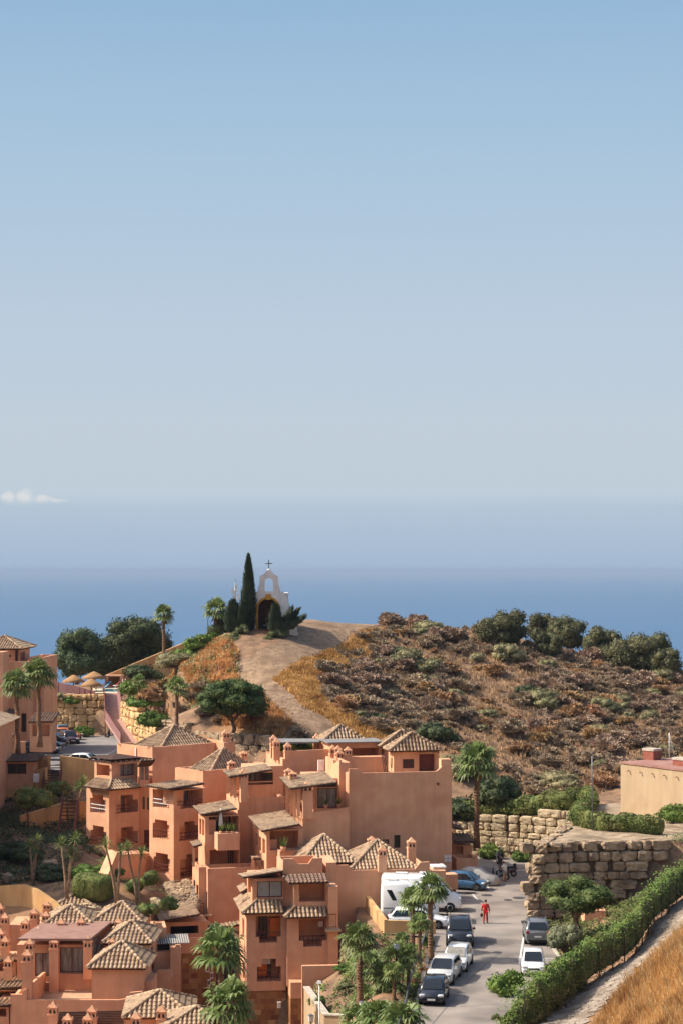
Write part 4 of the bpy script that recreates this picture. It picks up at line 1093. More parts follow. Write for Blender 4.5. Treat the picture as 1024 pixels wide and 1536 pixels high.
def hiproof(root, pxK, pyK, dK, pxL, pxR, th, apex_py, ridge=0.0, name='roof', dark=False, depth=None, rlen=None, soffit=True, sp=.30, apz=None):
    th = R(th); Lp, K, Rp, C, u, v = frame_of(pxK, dK, pxL or pxK-10, pxR or pxK+10, th)
    if depth: Lp = K+v*depth
    if rlen: Rp = K+u*rlen
    C = Rp+(Lp-K); z = ZZ(pyK, dK); cen = (Lp+Rp)/2
    az = ZZ(apex_py, cen.y) if apz is None else z+apz; mb = MB()
    ap = [Vector((*cen,az))]
    e = [Vector((*p,z)) for p in (Lp,K,Rp,C)]
    if ridge:
        LA = (Rp-K).length
        ap = [Vector((*(cen-u*ridge/2),az)), Vector((*(cen+u*ridge/2),az))]
    a0, a1 = ap[0], ap[-1]
    tileface(mb, [e[0],e[1],a0], e[0], e[1], sp=sp)
    tileface(mb, [e[1],e[2],a1,a0] if ridge else [e[1],e[2],a0], e[1], e[2], sp=sp)
    tileface(mb, [e[2],e[3],a1], e[2], e[3], sp=sp)
    tileface(mb, [e[3],e[0],a0,a1] if ridge else [e[3],e[0],a0], e[3], e[0], sp=sp)
    up = Vector((0,0,.06))
    for p, a in ((e[0],a0),(e[1],a0),(e[2],a1),(e[3],a1)):
        n = max(2, int((a-p).length/.42))
        for i in range(n): mb.tube([p.lerp(a,i/n)+up, p.lerp(a,(i+1.08)/n)+up], [.135,.11], 7)
    if ridge: mb.tube([a0+up, a1+up], .13, 7)
    # fascia and soffit
    low = [p+Vector((0,0,-.16)) for p in e]; inn = [Vector((*(V2(p)*.93+cen*.07), p.z)) for p in low]
    for i in range(4):
        j = (i+1)%4
        mb.q((e[i]-Vector((0,0,.002)), e[j]-Vector((0,0,.002)), inn[j], inn[i]), 2)
    mb.q(inn, 2)
    o = mb.build(name, [m_tiledark if dark else m_tile, m_gutter, m_wood], root)
    return dict(e=e, ap=a0, obj=o, cen=cen, z=z)
def monoroof(root, pK, pL, pR, dK, th, name='roof', dark=False, eave='L', thick=.14, posts=True, sp=.30, dL=None, dR=None):
    # single pitch roof from three pixel corners: arris K, left end, right end
    th = R(th); Lp, K, Rp, C, u, v = frame_of(pK[0], dK, pL[0], pR[0], th)
    if dL: Lp = K+v*dL
    if dR: Rp = K+u*dR
    k3 = Vector((*K, ZZ(pK[1],dK))); l3 = Vector((*Lp, ZZ(pL[1],Lp.y))); r3 = Vector((*Rp, ZZ(pR[1],Rp.y))); c3 = l3+r3-k3
    mb = MB(); 
    if eave == 'L': tileface(mb, [l3,k3,r3,c3], l3, k3, sp=sp)
    else: tileface(mb, [l3,k3,r3,c3], k3, r3, sp=sp)
    dn = Vector((0,0,-thick)); P = [l3,k3,r3,c3]
    g = [p-Vector((0,0,.003)) for p in P]
    for i in range(4): mb.q((g[i], g[(i+1)%4], P[(i+1)%4]+dn, P[i]+dn), 2)
    mb.q([p+dn for p in P][::-1], 2)
    mb.build(name, [m_tiledark if dark else m_tile, m_gutter, m_wood], root)
    return P
def chimney(root, px, pytop, pybase, d, w=.58, rz=.3, name='chimney'):
    x = XX(px, d); zt = ZZ(pytop, d); zb = ZZ(pybase, d); mb = MB(); h = zt-zb; c = lambda z: (x, d, z)
    cap = min(.42, h*.3); lan = min(.5, h*.32); zs = zt-cap-lan
    mb.box(c((zb+zs)/2-.1), (w,w,zs-zb+.2), rz)
    mb.box(c(zs+.04), (w*1.14,w*1.14,.08), rz); mb.box(c(zs+.08+(lan-.08)/2), (w*.98,w*.98,lan-.08), rz)
    for s in range(4):
        a = rz+s*math.pi/2; nx, ny = math.sin(a), -math.cos(a); tx, ty = math.cos(a), math.sin(a)
        for k in (-.2,.2):
            for q in (0,1):
                zc = zs+.1+(lan-.1)*.42
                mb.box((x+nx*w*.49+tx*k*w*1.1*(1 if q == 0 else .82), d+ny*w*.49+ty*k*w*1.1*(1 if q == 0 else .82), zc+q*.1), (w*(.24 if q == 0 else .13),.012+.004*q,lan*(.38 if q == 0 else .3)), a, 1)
    mb.box(c(zt-cap+.035), (w*1.1,w*1.1,.07), rz)
    for s in range(4):
        a = rz+s*math.pi/2+math.pi/4; mb.box((x+math.cos(a)*w*.62, d+math.sin(a)*w*.62, zt-cap+.11), (.13,.13,.12), rz, 0, .3)
    mb.box(c(zt-cap*.5+.03), (w*.9,w*.9,cap*.9), rz, 0, .12)
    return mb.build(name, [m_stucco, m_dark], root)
def post(root, p, z0, z1, w=.28, name='column', rz=0, mt=None):
    mb = MB(); mb.box((p[0],p[1],(z0+z1)/2), (w,w,z1-z0), rz); return mb.build(name, [mt or m_stucco], root)
def beamset(root, pts, w=.12, h=.16, name='beam', mt=None):
    mb = MB()
    for a, b in pts: mb.bar(a, b, w, h)
    return mb.build(name, [mt or m_wood], root)
def rail(root, A, B, zA, zB, h=.95, mt=None, name='railing', sp=.35, mid=True):
    A = Vector((A[0],A[1],zA)); B = Vector((B[0],B[1],zB)); mb = MB(); up = Vector((0,0,h)); n = max(1,int((B-A).length/sp))
    mb.bar(A+up, B+up, .05, .06)
    if mid: mb.bar(A+up*.15, B+up*.15, .04)
    for i in range(n+1): p = A.lerp(B,i/n); mb.bar(p, p+up, .03)
    return mb.build(name, [mt or m_maroon], root)
def bld(label, cat='house', px=0, py=0, d=150, name='apartment_house', group=None):
    return thing(name, label, cat, W(px,py,d), world=True, group=group)
# ================= apartment houses, left and middle
S1 = dict(st=(.17,.24)); 
# ---- octagon-fronted block
r = bld('salmon block with an octagonal corner tower and wide hipped roof, nearest the upper car park', 'apartment block', 200, 1285, 186)
a0 = block(r, 229, 188, 176, 348, 42, 1121, 1330, par=.7)
upstand(r, a0['L'], a0['K'], a0['zt'], [(176.2,1114.5),(182,1115.2),(182.4,1121.5)]); upstand(r, a0['L'], a0['K'], a0['zt'], [(221.8,1124.6),(222.3,1120),(228.8,1120.3)][:2]+[(228.8,1119.8)])
hiproof(r, 240, 1126, 189.2, 196, 327, 42, 1088)
chimney(r, 339, 1094, 1128, 193, w=.7)
mb = MB(); mb.box((*V2(W(339,1120,193)), ZZ(1130,193)), (1.4,1.2,2.2), R(42)); mb.build('chimney_base', [m_stucco], r)
# octagon tower, two storeys with stepped loggias
a1 = block(r, 164, 183.5, 130, 209, 42, 1186, 1285, opsL=[(135.5,159,1192,1220,dict(st=(.16,.22),rz=.8,stuff=1,rm=m_whitep)),(136,160,1239,1269,dict(st=(.16,.25),rz=.8))],
    opsR=[(174,207.5,1192.5,1219,dict(st=(.22,.3),gm=m_glass2,rz=.75)),(175,207.5,1240.5,1267.5,dict(st=(.22,.27),rz=.2,dr=(.5,.72)))])
t2 = block(r, 208.5, 186.8, 205, 226, 8, 1168, 1285, opsR=[(214,218,1195,1214,dict(rec=.15,k='win',rail=0)),(221,224.5,1196,1215,dict(rec=.15,k='win',rail=0)),(216.5,225,1245,1277,dict(rec=.2,k='door',rail=0))], depth=3)
# skirt roof round the tower between the storeys
def skirt(root, pxK, dK, pxL, pxR, th, py_low, py_high, inset, name='skirt_roof', dark_r=True):
    Lp, K, Rp, C, u, v = frame_of(pxK, dK, pxL, pxR, R(th)); zl, zh = ZZ(py_low,dK), ZZ(py_high,dK)
    i = (u+v)*inset; Ki = K+i; Li = Lp+u*inset; Ri = Rp+v*inset
    mb = MB(); e = [Vector((*Lp,zl)), Vector((*K,zl)), Vector((*Rp,zl))]; t = [Vector((*Li,zh)), Vector((*Ki,zh)), Vector((*Ri,zh))]
    tileface(mb, [e[0],e[1],t[1],t[0]], e[0], e[1]); tileface(mb, [e[1],e[2],t[2],t[1]], e[1], e[2])
    mb.tube([e[1]+Vector((0,0,.05)), t[1]+Vector((0,0,.05))], [.13,.1], 7)
    dn = Vector((0,0,-.12))
    for a, b, ti, tj in ((e[0],e[1],t[0],t[1]),(e[1],e[2],t[1],t[2])):
        mb.q((a-Vector((0,0,.003)), b-Vector((0,0,.003)), b+dn, a+dn), 2); mb.q((a+dn, b+dn, Vector((tj.x,tj.y,b.z-.12)), Vector((ti.x,ti.y,a.z-.12))), 2)
    mb.build(name, [m_tile, m_gutter, m_wood], root); return e, t
skirt(r, 163, 182.6, 126.5, 212, 42, 1184.5, 1172.5, 1.3)
a2 = block(r, 168, 184.8, 142, 207, 42, 1144, 1186, opsL=[(145.5,165,1147,1164,dict(rec=1.2,k='none',rail=0))], opsR=[(175,205,1146,1164,dict(rec=.5,k='win',gm=m_glass2,rail=0))])
# pergola roof of beams over the tower
mb = MB()
for i in range(9):
    t = -.6+i*.62; p = a2['L']*1.0+a2['u']*t; q = p-a2['v']*((a2['L']-a2['K']).length+.8)
    mb.bar((*p,a2['zt']+.1), (*q,a2['zt']+.1), .1, .14)
for s in (.1,.95):
    p = a2['K']+a2['v']*((a2['L']-a2['K']).length*s)-a2['u']*.7; q = p+a2['u']*((a2['R']-a2['K']).length+1.2); mb.bar((*p,a2['zt']+.24), (*q,a2['zt']+.24), .16, .14)
mb.build('pergola', [m_wood], r)
P4 = [Vector((*(p+ (p-(a2['L']+a2['R'])/2).normalized()*.5), a2['zt']+.33)) for p in (a2['L'],a2['K'],a2['R'],a2['C'])]
mb = MB(); top = sum(P4, Vector((0,0,0)))/4+Vector((0,0,.35)); [mb.q((P4[i],P4[(i+1)%4],top)) for i in range(4)]; mb.q(P4[::-1]); mb.build('reed_cover', [m_wood], r)
# glazed bay with a small tiled hood
w1 = block(r, 210, 185.3, 207, 224, 8, 1147, 1180, opsR=[(211,216,1148,1170,dict(rec=.12,k='win',gm=m_glass2,rail=0)),(218,223,1148,1170,dict(rec=.12,k='win',gm=m_glass2,rail=0))], depth=1.6, name='bay')
monoroof(r, (206,1148.5), (211,1141), (227,1147), 184.7, 8, eave='R', name='hood')
# terrace wall and buttress under the tower
b0 = block(r, 208, 181.5, 178, 226, 30, 1281, 1345, name='terrace_wall', par=.12)
rail(r, b0['L'], b0['K'], b0['zt'], b0['zt'], .9); rail(r, b0['K'], b0['R'], b0['zt'], b0['zt'], .9)
mb = MB()
prof = [(178,1282),(180,1281),(165,1318),(146,1352),(176,1352),(184,1300),(208,1284)]
A_, B_ = Vector((XX(146,161.5),161.5)), Vector((XX(226,178.5),178.5))
pts = [(176,1279),(181,1279),(181.5,1282),(226,1279.5),(226,1345),(203,1360),(150,1362),(145,1353)]
f = []; 
for px, py in pts:
    q = A_+(B_-A_)*col_hit(A_,B_,px); f.append(Vector((*q, ZZ(py,q.y))))
bk = [p+Vector((-.9,1.9,0)) for p in f]; mb.q(f); mb.q(bk[::-1]); [mb.q((f[i],bk[i],bk[(i+1)%len(f)],f[(i+1)%len(f)])) for i in range(len(f))]
mb.build('buttress', [m_stucco], r)

# ---- second block: three storeys of stepped loggias at a sharp corner
r = bld('three storey salmon block with stepped loggias on a sharp corner beside the rock pile', 'apartment block', 262, 1340, 176)
k2 = block(r, 261, 175, 224.5, 310, 42, 1186, 1346,
    opsL=[(229.5,254,1185,1212,dict(rec=1.6,rz=.75,gm=m_glass2,rm=m_whitep,dr=(.1,.9))),(229.5,254.5,1230,1258.5,dict(st=(.13,.2),rz=.8)),(231,255.5,1280,1310,dict(st=(.13,.22),rz=.8,dr=(.05,.25)))],
    opsR=[(266,304.5,1185,1212,dict(cb=(.14,.2),rec=2.0,gm=m_glass2,dr=(.3,.95))),(269.5,300,1232,1260,dict(st=(.24,.24),stuff=1,dr=(.35,.75))),(271,302,1281,1316,dict(st=(.3,.2),dr=(.4,.7)))])
monoroof(r, (253.5,1183), (219,1178), (307,1174.5), 173.8, 42)
k3 = block(r, 305, 180, 263, 420, 42, 1156.5, 1250, par=.7)
upstand(r, k3['L'], k3['K'], k3['zt'], [(263.3,1158.5),(297,1160.6),(298,1156.6),(304.8,1156.9)][2:]+[(304.9,1155)])
hiproof(r, 314, 1162, 181, 280, 390, 42, 1123)
chimney(r, 347.5, 1140, 1158, 181.5, w=.62); chimney(r, 366, 1126, 1142, 189, w=.62)
# ---- third block: stacked terraces under tan roofs
r = bld('stepped salmon block with tan single pitch roofs, left of the big blank wall', 'apartment block', 340, 1390, 171)
t = block(r, 359, 173.5, 340, 427, 14, 1197, 1300, par=.9)
mb = MB()
monoroof(r, (345,1165), (335.5,1156.5), (408.5,1154), 172.3, 14)
bk = block(r, 372, 176.5, 362, 425, 14, 1150, 1200, opsR=[(372.5,410,1159,1172,dict(rec=.3,k='win',rail=0)),(372.5,410,1173.5,1177,dict(rec=.3,k='win',gm=m_glass2,rail=0))], name='recessed_wall')
for px, d in ((342,177),(347.5,175),(353,173.8)): post(r, (XX(px,d),d), t['zt'], ZZ(1164,d), .26)
chimney(r, 366, 1152, 1200, 173.1, w=.62, rz=.24); 
rail(r, t['L'], t['K'], t['zt']-.02, t['zt']-.02, .3)
f3 = block(r, 308, 170.5, 298, 360, 14, 1224, 1388, opsL=[(299.5,302.5,1228,1252,dict(rec=1,k='none',rail=0)),(303.5,307,1229,1254,dict(rec=1,k='none',rail=0))],
    opsR=[(314,358.5,1224,1251,dict(rec=2.4,rail=0,dr=(.1,.9))),(315,358.8,1274.5,1303,dict(rec=2.4,rail=0,dr=(.8,.98),gm=m_glass2)),(325,330,1310,1330,dict(rec=.12,k='none',rail=0))][:2])
monoroof(r, (302.5,1221.5), (290.5,1209.5), (356,1212), 169.6, 14)
bal = block(r, 327, 168.6, 323.5, 360, 14, 1251, 1276, name='balcony', par=.6, depth=1.5)
low = block(r, 312, 168.2, 308, 400, 14, 1303, 1400, name='lower_wall', par=.9, depth=2.5, opsL=[(309.3,311.3,1337,1382,dict(rec=.1,k='win',rail=0))])
lb = block(r, 298.5, 168.8, 289, 311, 14, 1301, 1388, name='side_wing', opsL=[(290.5,293.5,1320,1350,dict(rec=.12,k='win',rail=0)),(295,298,1327,1358,dict(rec=.12,k='win',rail=0))], par=.8)
monoroof(r, (291,1269.5), (286.5,1263), (304,1266), 169.2, 14, name='hood'); post(r, (XX(291,170),170), ZZ(1300,170), ZZ(1268,170), .2)
sh = block(r, 300, 166.8, 296, 316, 14, 1385, 1400, name='base_ledge')
jb = MB(); p = W(303,1373,168); jb.box(p, (1.6,.8,.12), R(14)); jb.build('balcony_slab', [m_ochre], r); rail(r, V2(W(300.5,1372,167.6)), V2(W(306,1372,168)), ZZ(1372,168), ZZ(1372,168), 1.0)
mb = MB(); 
for i,(px,py) in enumerate([(332,1250),(341,1250),(349,1250)]):
    p = W(px,py,169.2); mb.lathe([(.1,0),(.16,.28),(.13,.28)], c=(p.x,p.y,f3['zb']*0+ZZ(1251.5,169.2)), n=8); 
    for q in range(30):
        a = q*2.4; e = Vector((p.x,p.y,ZZ(1251.5,169.2)+.28)); d_ = Vector((math.cos(a)*.35, math.sin(a)*.35, .2+.25*(q%3))); s = Vector((-math.sin(a),math.cos(a),0))*.06; mb.q((e-s,e+s,e+d_),1)
pl = mb.build('flower_pots', [m_stucco, m_leaf['bright']]); tag(pl, 'row of small green pot plants on the balcony edge under the middle tan roof', 'pot plants')
# white closed parasol on that balcony
mb = MB(); p = W(331.5,1249,170.2); mb.tube([(0,0,-.1),(0,0,2.3)], .03, 6, 1); mb.lathe([(.12,.7),(.2,.8),(.14,1.5),(.05,2.25)], n=8)
o = mb.build('closed_parasol', [m_whitep, m_wood], loc=(p.x,p.y,ZZ(1252,170.2))); tag(o, 'closed cream parasol on the balcony under the middle tan roof', 'parasol')
# low tan-roofed pavilion by the rock pile
r = bld('low pavilion with a tan tiled roof and dark glass front below the stepped block', 'house', 270, 1410, 163, 'pavilion')
pv = block(r, 247, 163.5, 241, 312, 12, 1384, 1432, opsR=[(256,298,1389,1407.5,dict(rec=2.0,dr=(.02,.98),rail=0))], depth=5)
monoroof(r, (240.5,1381), (232.5,1363.5), (300,1371), 162.6, 12)
f = block(r, 265, 161.5, 262, 332, 12, 1408, 1431, name='front_parapet', depth=2.2, par=.6)
cl = block(r, 271, 161.8, 268.5, 325, 12, 1431, 1530, name='stone_base', depth=2, mats=[m_clad, m_floor, m_clad])
mb = MB()
for px, py in [(312,1453),(318,1463),(314,1474)]:
    p = W(px,py,160.9); mb = MB(); mb.box((0,0,0), (.22,.12,.42)); mb.box((0,-.02,.23), (.28,.18,.05)); mb.box((0,-.02,-.23), (.26,.16,.04)); mb.box((0,-.065,0), (.16,.01,.3), 0, 1)
    o = mb.build('wall_lantern', [m_whitep, m_glass2], r); o.location = o.location+(p-r.location)
    for v_ in o.data.vertices: v_.co += r.location
monoroof(r, (316,1393), (312,1388), (364,1386), 164, 12, name='side_roof', eave='R')
# orange-topped garden walls between the pavilion and the lower roofs
r = bld('pale salmon garden house with battlement walls and a grey corrugated roof beside the pavilion', 'house', 250, 1480, 152, 'garden_house')
g1 = block(r, 228, 152, 226, 250, 8, 1392, 1470, par=.8, depth=3); g2 = block(r, 231, 150.5, 228, 263, 8, 1428, 1520, depth=4)
upstand(r, g1['K'], g1['R'], g1['zt'], [(228.5,1390),(232,1388.5),(234,1384),(243,1384),(244,1388)])
g3 = block(r, 227, 147.5, 224, 260, 8, 1464, 1530, par=.5, depth=3.5); upstand(r, g3['K'], g3['R'], g3['zt'], [(227.5,1463),(233,1463),(237,1455),(256,1455),(257,1463)])
g4 = block(r, 256, 150, 254, 272, 8, 1421, 1520, depth=2); upstand(r, g4['K'], g4['R'], g4['zt'], [(263,1421),(264,1417),(271,1417)])
mb = MB(); 
for i in range(16):
    a = g2['K']+g2['u']*(.1+i*.17); mb.bar((*a,ZZ(1416,150.5)), (*(a+g2['v']*2.4),ZZ(1416,150.5)+.25), .11, .06)
mb.build('corrugated_roof', [m_frost], r)
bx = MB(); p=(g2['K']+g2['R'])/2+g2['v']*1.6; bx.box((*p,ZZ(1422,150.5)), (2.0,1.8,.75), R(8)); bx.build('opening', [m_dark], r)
# ================= the big blank-walled block
r = bld('large salmon block with a big blank wall and two small hipped roof towers', 'apartment block', 600, 1330, 172)
TB = 12
b = block(r, 523, 170.8, 505, 677, TB, 1160, 1335, par=.8, depth=7, opsR=[(572.5,583,1259,1271,dict(rec=.14,k='win',rail=0)),(590.5,600,1252.5,1272,dict(rec=.14,k='win',rail=0))])
upstand(r, b['K'], b['R'], b['zt'], [(523.2,1153),(536,1153.3),(541,1158.5),(543,1160)]); upstand(r, b['K'], b['R'], b['zt'], [(655,1156.3),(660,1152),(662,1149.5),(676.6,1149)])
mb = MB(); p = W(656.5,1175.3,b['R'].y-.35); mb.box(tuple(p), (.2,.1,.12), R(TB)); mb.box((p.x,p.y-.06,p.z-.1), (.12,.1,.1), R(TB)); mb.build('wall_vent', [m_maroon], r)
mb = MB(); p = W(676,1288,b['R'].y-.25); A_ = b['K']; n = Vector((b['u'].y,-b['u'].x))
c0 = b['K']+b['u']*((b['R']-b['K']).length-.36)+n*.03
for a, z_ in ((-.16,.16),(.16,.16),(-.16,-.16),(.16,-.16)): mb.box((c0.x+b['u'].x*a, c0.y+b['u'].y*a, p.z+z_), (.26,.03,.26), R(TB))
mb.build('wall_plaque', [m_whitep], r)
# lower terrace half, left of the tall wall
lo = block(r, 454, 168.2, 426.5, 524, TB, 1221, 1335, par=.9, depth=9)
upstand(r, lo['K'], lo['R'], lo['zt'], [(468,1218.5),(523,1211)])
chimney(r, 460.5, 1172, 1224, 168.4, w=.84, rz=R(TB))
bw = block(r, 470, 172.4, 440, 523, TB, 1168, 1225, opsR=[(476,506,1182,1212,dict(rec=.25,k='win',rail=0,gm=m_glass2)),(476,506,1172,1181,dict(rec=.25,k='win',rail=0))], depth=6, name='recessed_wall')
monoroof(r, (436,1182.5), (420,1166.5), (505,1173.5), 167.3, TB, dR=None)
for px, d in ((431,171.5),(437,169.8),(442,168.9),(448,168.3)): post(r, (XX(px,d),d), lo['zt']-.2, ZZ(1183,d)+.3, .28)
rail(r, V2(W(428,1200,173.5)), V2(W(442,1215,168.8)), lo['zt']-.75, lo['zt']-.75, .7)
tw = block(r, 509, 172.2, 487, 525, TB, 1144, 1215, depth=6, par=.5, name='stair_turret'); upstand(r, tw['L'], tw['K'], tw['zt'], [(500,1146),(503,1140),(508.8,1140)])
chimney(r, 433, 1152, 1170, 172.8, w=.66, rz=R(TB)); chimney(r, 439.5, 1157, 1172, 171, w=.66, rz=R(TB)); 
# second lower terrace
l2 = block(r, 400, 166.5, 381.5, 455, TB, 1245, 1340, depth=7, opsR=[(405,448,1246,1275,dict(rec=2.4,k='none',rail=0))], opsL=[(384,387,1250,1268,dict(rec=1,k='none',rail=0)),(388.5,392,1255,1276,dict(rec=1,k='none',rail=0)),(394,398,1258,1281,dict(rec=1,k='none',rail=0))])
monoroof(r, (393,1246), (373.5,1225), (449.5,1236), 165.5, TB)
pb = block(r, 420, 165.4, 415, 456, TB, 1277, 1330, name='balcony', par=.7, depth=2)
monoroof(r, (381.5,1287.5), (376.5,1285), (392,1287), 167.5, TB, name='hood')
post(r, V2(W(380,1290,168)), ZZ(1330,168), ZZ(1287,168), .3)
mb = MB(); p = W(425,1277,165.2); mb.lathe([(.16,0),(.26,.4),(.22,.4)], c=tuple(p), n=9)
for q in range(40):
    a = q*2.4; e = p+Vector((0,0,.4)); d_ = Vector((math.cos(a)*.5, math.sin(a)*.4, .15+.35*(q%3))); s = Vector((-math.sin(a),math.cos(a),0))*.07; mb.q((e-s,e+s,e+d_),1)
o = mb.build('potted_shrub', [m_stucco, m_leaf['bright']]); tag(o, 'potted green shrub on the balcony parapet above the twin hipped roofs', 'pot plant')
for i, (px, py, d) in enumerate([(449,1213,168.6),(489,1210,171.6),(508,1209,171.8)]):
    p = W(px,py,d); mb = MB(); mb.lathe([(.12,-.1),(.2,.2),(.17,.2)], c=tuple(p), n=8)
    for q in range(36):
        a = q*2.4; e = p+Vector((0,0,.2)); d_ = Vector((math.cos(a)*.42, math.sin(a)*.42, .1+.25*(q%3))); s = Vector((-math.sin(a),math.cos(a),0))*.06; mb.q((e-s,e+s,e+d_),1)
    o = mb.build('potted_shrub', [m_stucco, m_leaf['bright']]); tag(o, ['spiky potted plant at the foot of the chimney post on the upper terrace','low potted plant under the glazed front of the upper terrace','potted plant in the corner between the glazed front and the stair turret'][i], 'pot plant')
# roof terrace: small towers with hipped roofs
t1 = block(r, 590, 175.5, 582, 658, TB, 1124, 1160, name='tower_wall', opsL=[(586,588,1136,1152,dict(rec=.12,k='win',rail=0))], opsR=[(603.5,620.5,1138.5,1152.5,dict(rec=.14,k='win',rail=0,bars=1)),(628,652,1131,1157,dict(rec=.5,k='door',rail=0))])
hiproof(r, 583, 1126, 174.7, 574.5, 661, TB, 1099); 
mb = MB(); P_ = t1['R']-t1['u']*2.0
for i in range(8): c = t1['R']-t1['u']*(.1+i*.24)-t1['v']*.18; mb.bar((*c,ZZ(1130.5,175)), (*(c+t1['v']*.3),ZZ(1130.5,175)+.08), .17, .12)
mb.build('tile_hood', [m_tile], r)
t2 = block(r, 577, 181, 570, 628, TB, 1122, 1160, name='tower_wall'); hiproof(r, 570, 1119.5, 180, 564, 640, TB, 1095.5)
t3 = block(r, 484, 184, 478, 540, TB, 1112, 1150, name='tower_wall'); hiproof(r, 484, 1112, 183.4, 474.5, 549, TB, 1087.5)
pw = block(r, 508, 177.5, 500, 577, TB, 1136, 1165, name='terrace_wall', depth=1)
cn = block(r, 496, 180.5, 492, 572, TB, 1115, 1150, name='canopy_house', opsR=[(500,568,1122,1140,dict(rec=2.5,k='none',rail=0))], depth=3.5)
m_grey = mat('grey_sheet', s2l(120,118,116), s2l(134,132,128), scale=2, rough=.6)
mb = MB(); q = [cn['K']-cn['v']*.5-cn['u']*.4, cn['R']-cn['v']*.5+cn['u']*.2, cn['C']+cn['u']*.2, cn['L']-cn['u']*.4]
zz = cn['zt']+.03; mb.prism([tuple(p) for p in q], zz, zz+.1, ztops=None); mb.build('canopy', [m_grey], r)
for px, a, z_, d in ((499,1117,1142,178.4),(507,1118,1140,178),(509.5,1124,1146,176.8),(521.5,1120,1140,178)): chimney(r, px, a, z_, d, w=.62, rz=R(TB))
q1 = block(r, 661, 172.6, 659.5, 677, TB, 1139, 1160, name='corner_upstand', depth=.8, rlen=.9)
mb = MB()
for a in range(3): p = W(572+a*2.2,1132,176.9); q = W(576+a*2.4,1158,175.9); mb.bar(p, q, .07)
mb.build('folded_frame', [m_wood], r)
# upper parapet block behind, with white pergola
r = bld('salmon upper terrace with a white topped pergola and a row of chimney posts', 'apartment block', 460, 1160, 182)
u1 = block(r, 424, 180.5, 399, 497, TB, 1138, 1300, par=.9); upstand(r, u1['K'], u1['R'], u1['zt'], [(436,1136),(438,1126.5),(494,1123.5)])
upstand(r, u1['L'], u1['K'], u1['zt'], [(399.3,1128),(404,1131),(404.4,1134)]); upstand(r, u1['L'], u1['K'], u1['zt'], [(414,1136.5),(415,1134),(419,1134.5),(419.3,1137.5)])
for px, a, z_, d in ((410.5,1102,1134,184),(414.5,1107,1137,182.2),(431.5,1113,1137,180.8),(475,1100,1124,187)): chimney(r, px, a, z_, d, w=.6, rz=R(TB))
mb = MB(); c = [W(412,1116,183), W(479,1114,183.5), W(480,1114,187), W(413,1116,187)]
zz = ZZ(1115.5,183); mb.prism([(p.x,p.y) for p in c], zz, zz+.14); mb.build('pergola_roof', [m_grey], r)
for px, d in ((414,183.2),(444,183.2),(478,183.6),(416,186.6),(478,186.6)): post(r, (XX(px,d),d), ZZ(1140,181), zz-.004, .14, 'pergola_post', mt=m_wood)
mb = MB(); p = W(481.5,1148,178.6); mb.box(tuple(p), (.55,.25,.95), R(TB)); mb.build('air_unit', [m_whitep], r)
p = W(425,1118,186.5); put('green', (XX(425,187.2),187.2,ZZ(1128,187.2)), 0, (.9,.5,1.1), 'green climber behind the white topped pergola'); put('green', (XX(458,187.4),187.4,ZZ(1128,187.4)), 1, (1.1,.5,1.0), 'second clump of the climber behind the white topped pergola, right of the chimney')
# porch house right of the big wall
r = bld('small dark tiled porch beside the big blank wall at the road bend', 'house', 696, 1310, 176, 'porch_house')
pc = block(r, 681, 176.5, 679, 707, 8, 1268, 1325, opsR=[(682,694,1269,1283,dict(rec=.8,k='none',rail=0))], depth=4); monoroof(r, (680,1262), (679,1250), (712,1262), 175.6, 8, eave='R', dark=True, dL=3.2)
monoroof(r, (679,1241), (677.5,1230), (694,1244), 178, 8, eave='R', dark=True, dL=2.5, name='upper_roof'); 
p2 = block(r, 684, 173.8, 682, 716, 8, 1288, 1330, name='front_wall', depth=3, par=.6); upstand(r, p2['K'], p2['R'], p2['zt'], [(707,1290),(710,1283),(722,1283)][:2]+[(715.5,1283)])
lw = block(r, 668, 165.8, 660, 686, TB, 1312, 1335, name='low_wall', depth=1.2)
# ================= twin-hipped block behind the campers
r = bld('salmon block with twin hipped roofs and stone clad base behind the campers', 'apartment block', 480, 1480, 158)
TC = 8
c1 = block(r, 505, 160, 494, 644, TC, 1306, 1440, par=.8, depth=7)
upstand(r, c1['K'], c1['R'], c1['zt'], [(505.2,1298),(522,1297.5),(526,1303)]); upstand(r, c1['K'], c1['R'], c1['zt'], [(622,1303.5),(630,1293.5),(643.5,1292.5)])
hiproof(r, 526, 1304, 160.6, 504, 626, TC, 1260.5, depth=7.2)
c2 = block(r, 643.5, 160.9, 640, 668, TC, 1306.5, 1340, name='side_wing', depth=4)
for px, a, z_, d in ((557,1254,1275,165.5),(572.5,1268,1304,160.4),(616.5,1256,1292,163.5)): chimney(r, px, a, z_, d, w=.66, rz=R(TC))
sb = MB(); p = W(656,1304,162.5); sb.box((p.x,p.y,ZZ(1305,161)+.1), (1.1,1.6,.16), R(TC)); sb.build('skylight', [m_whitep], r)
hiproof(r, 452, 1295, 161.2, 434, 536, TC, 1252, depth=7)
back = block(r, 452, 161.6, 436, 515, TC, 1296.5, 1440, depth=7)
c3 = block(r, 424.5, 156.5, 414, 484, TC, 1296.5, 1360, name='front_wall', par=.7, depth=4.5, opsR=[(449.5,488,1325,1352.5,dict(rec=2.0,k='none',rail=0))][:0])
upstand(r, c3['K'], c3['R'], c3['zt'], [(424.7,1288.5),(440,1288),(445,1294.5),(446,1296.3)]); upstand(r, c3['K'], c3['R'], c3['zt'], [(463,1295.3),(468,1288),(469,1287.6),(483.6,1287)])
c3b = block(r, 489, 157.8, 482, 505, TC, 1294, 1440, name='stair_shaft', depth=4, opsL=[]); 
c4 = block(r, 441, 155, 432, 491, TC, 1324, 1365, name='loggia_wall', opsR=[(449,488.5,1325,1352.5,dict(rec=1.9,k='none',rail=0))], depth=4)
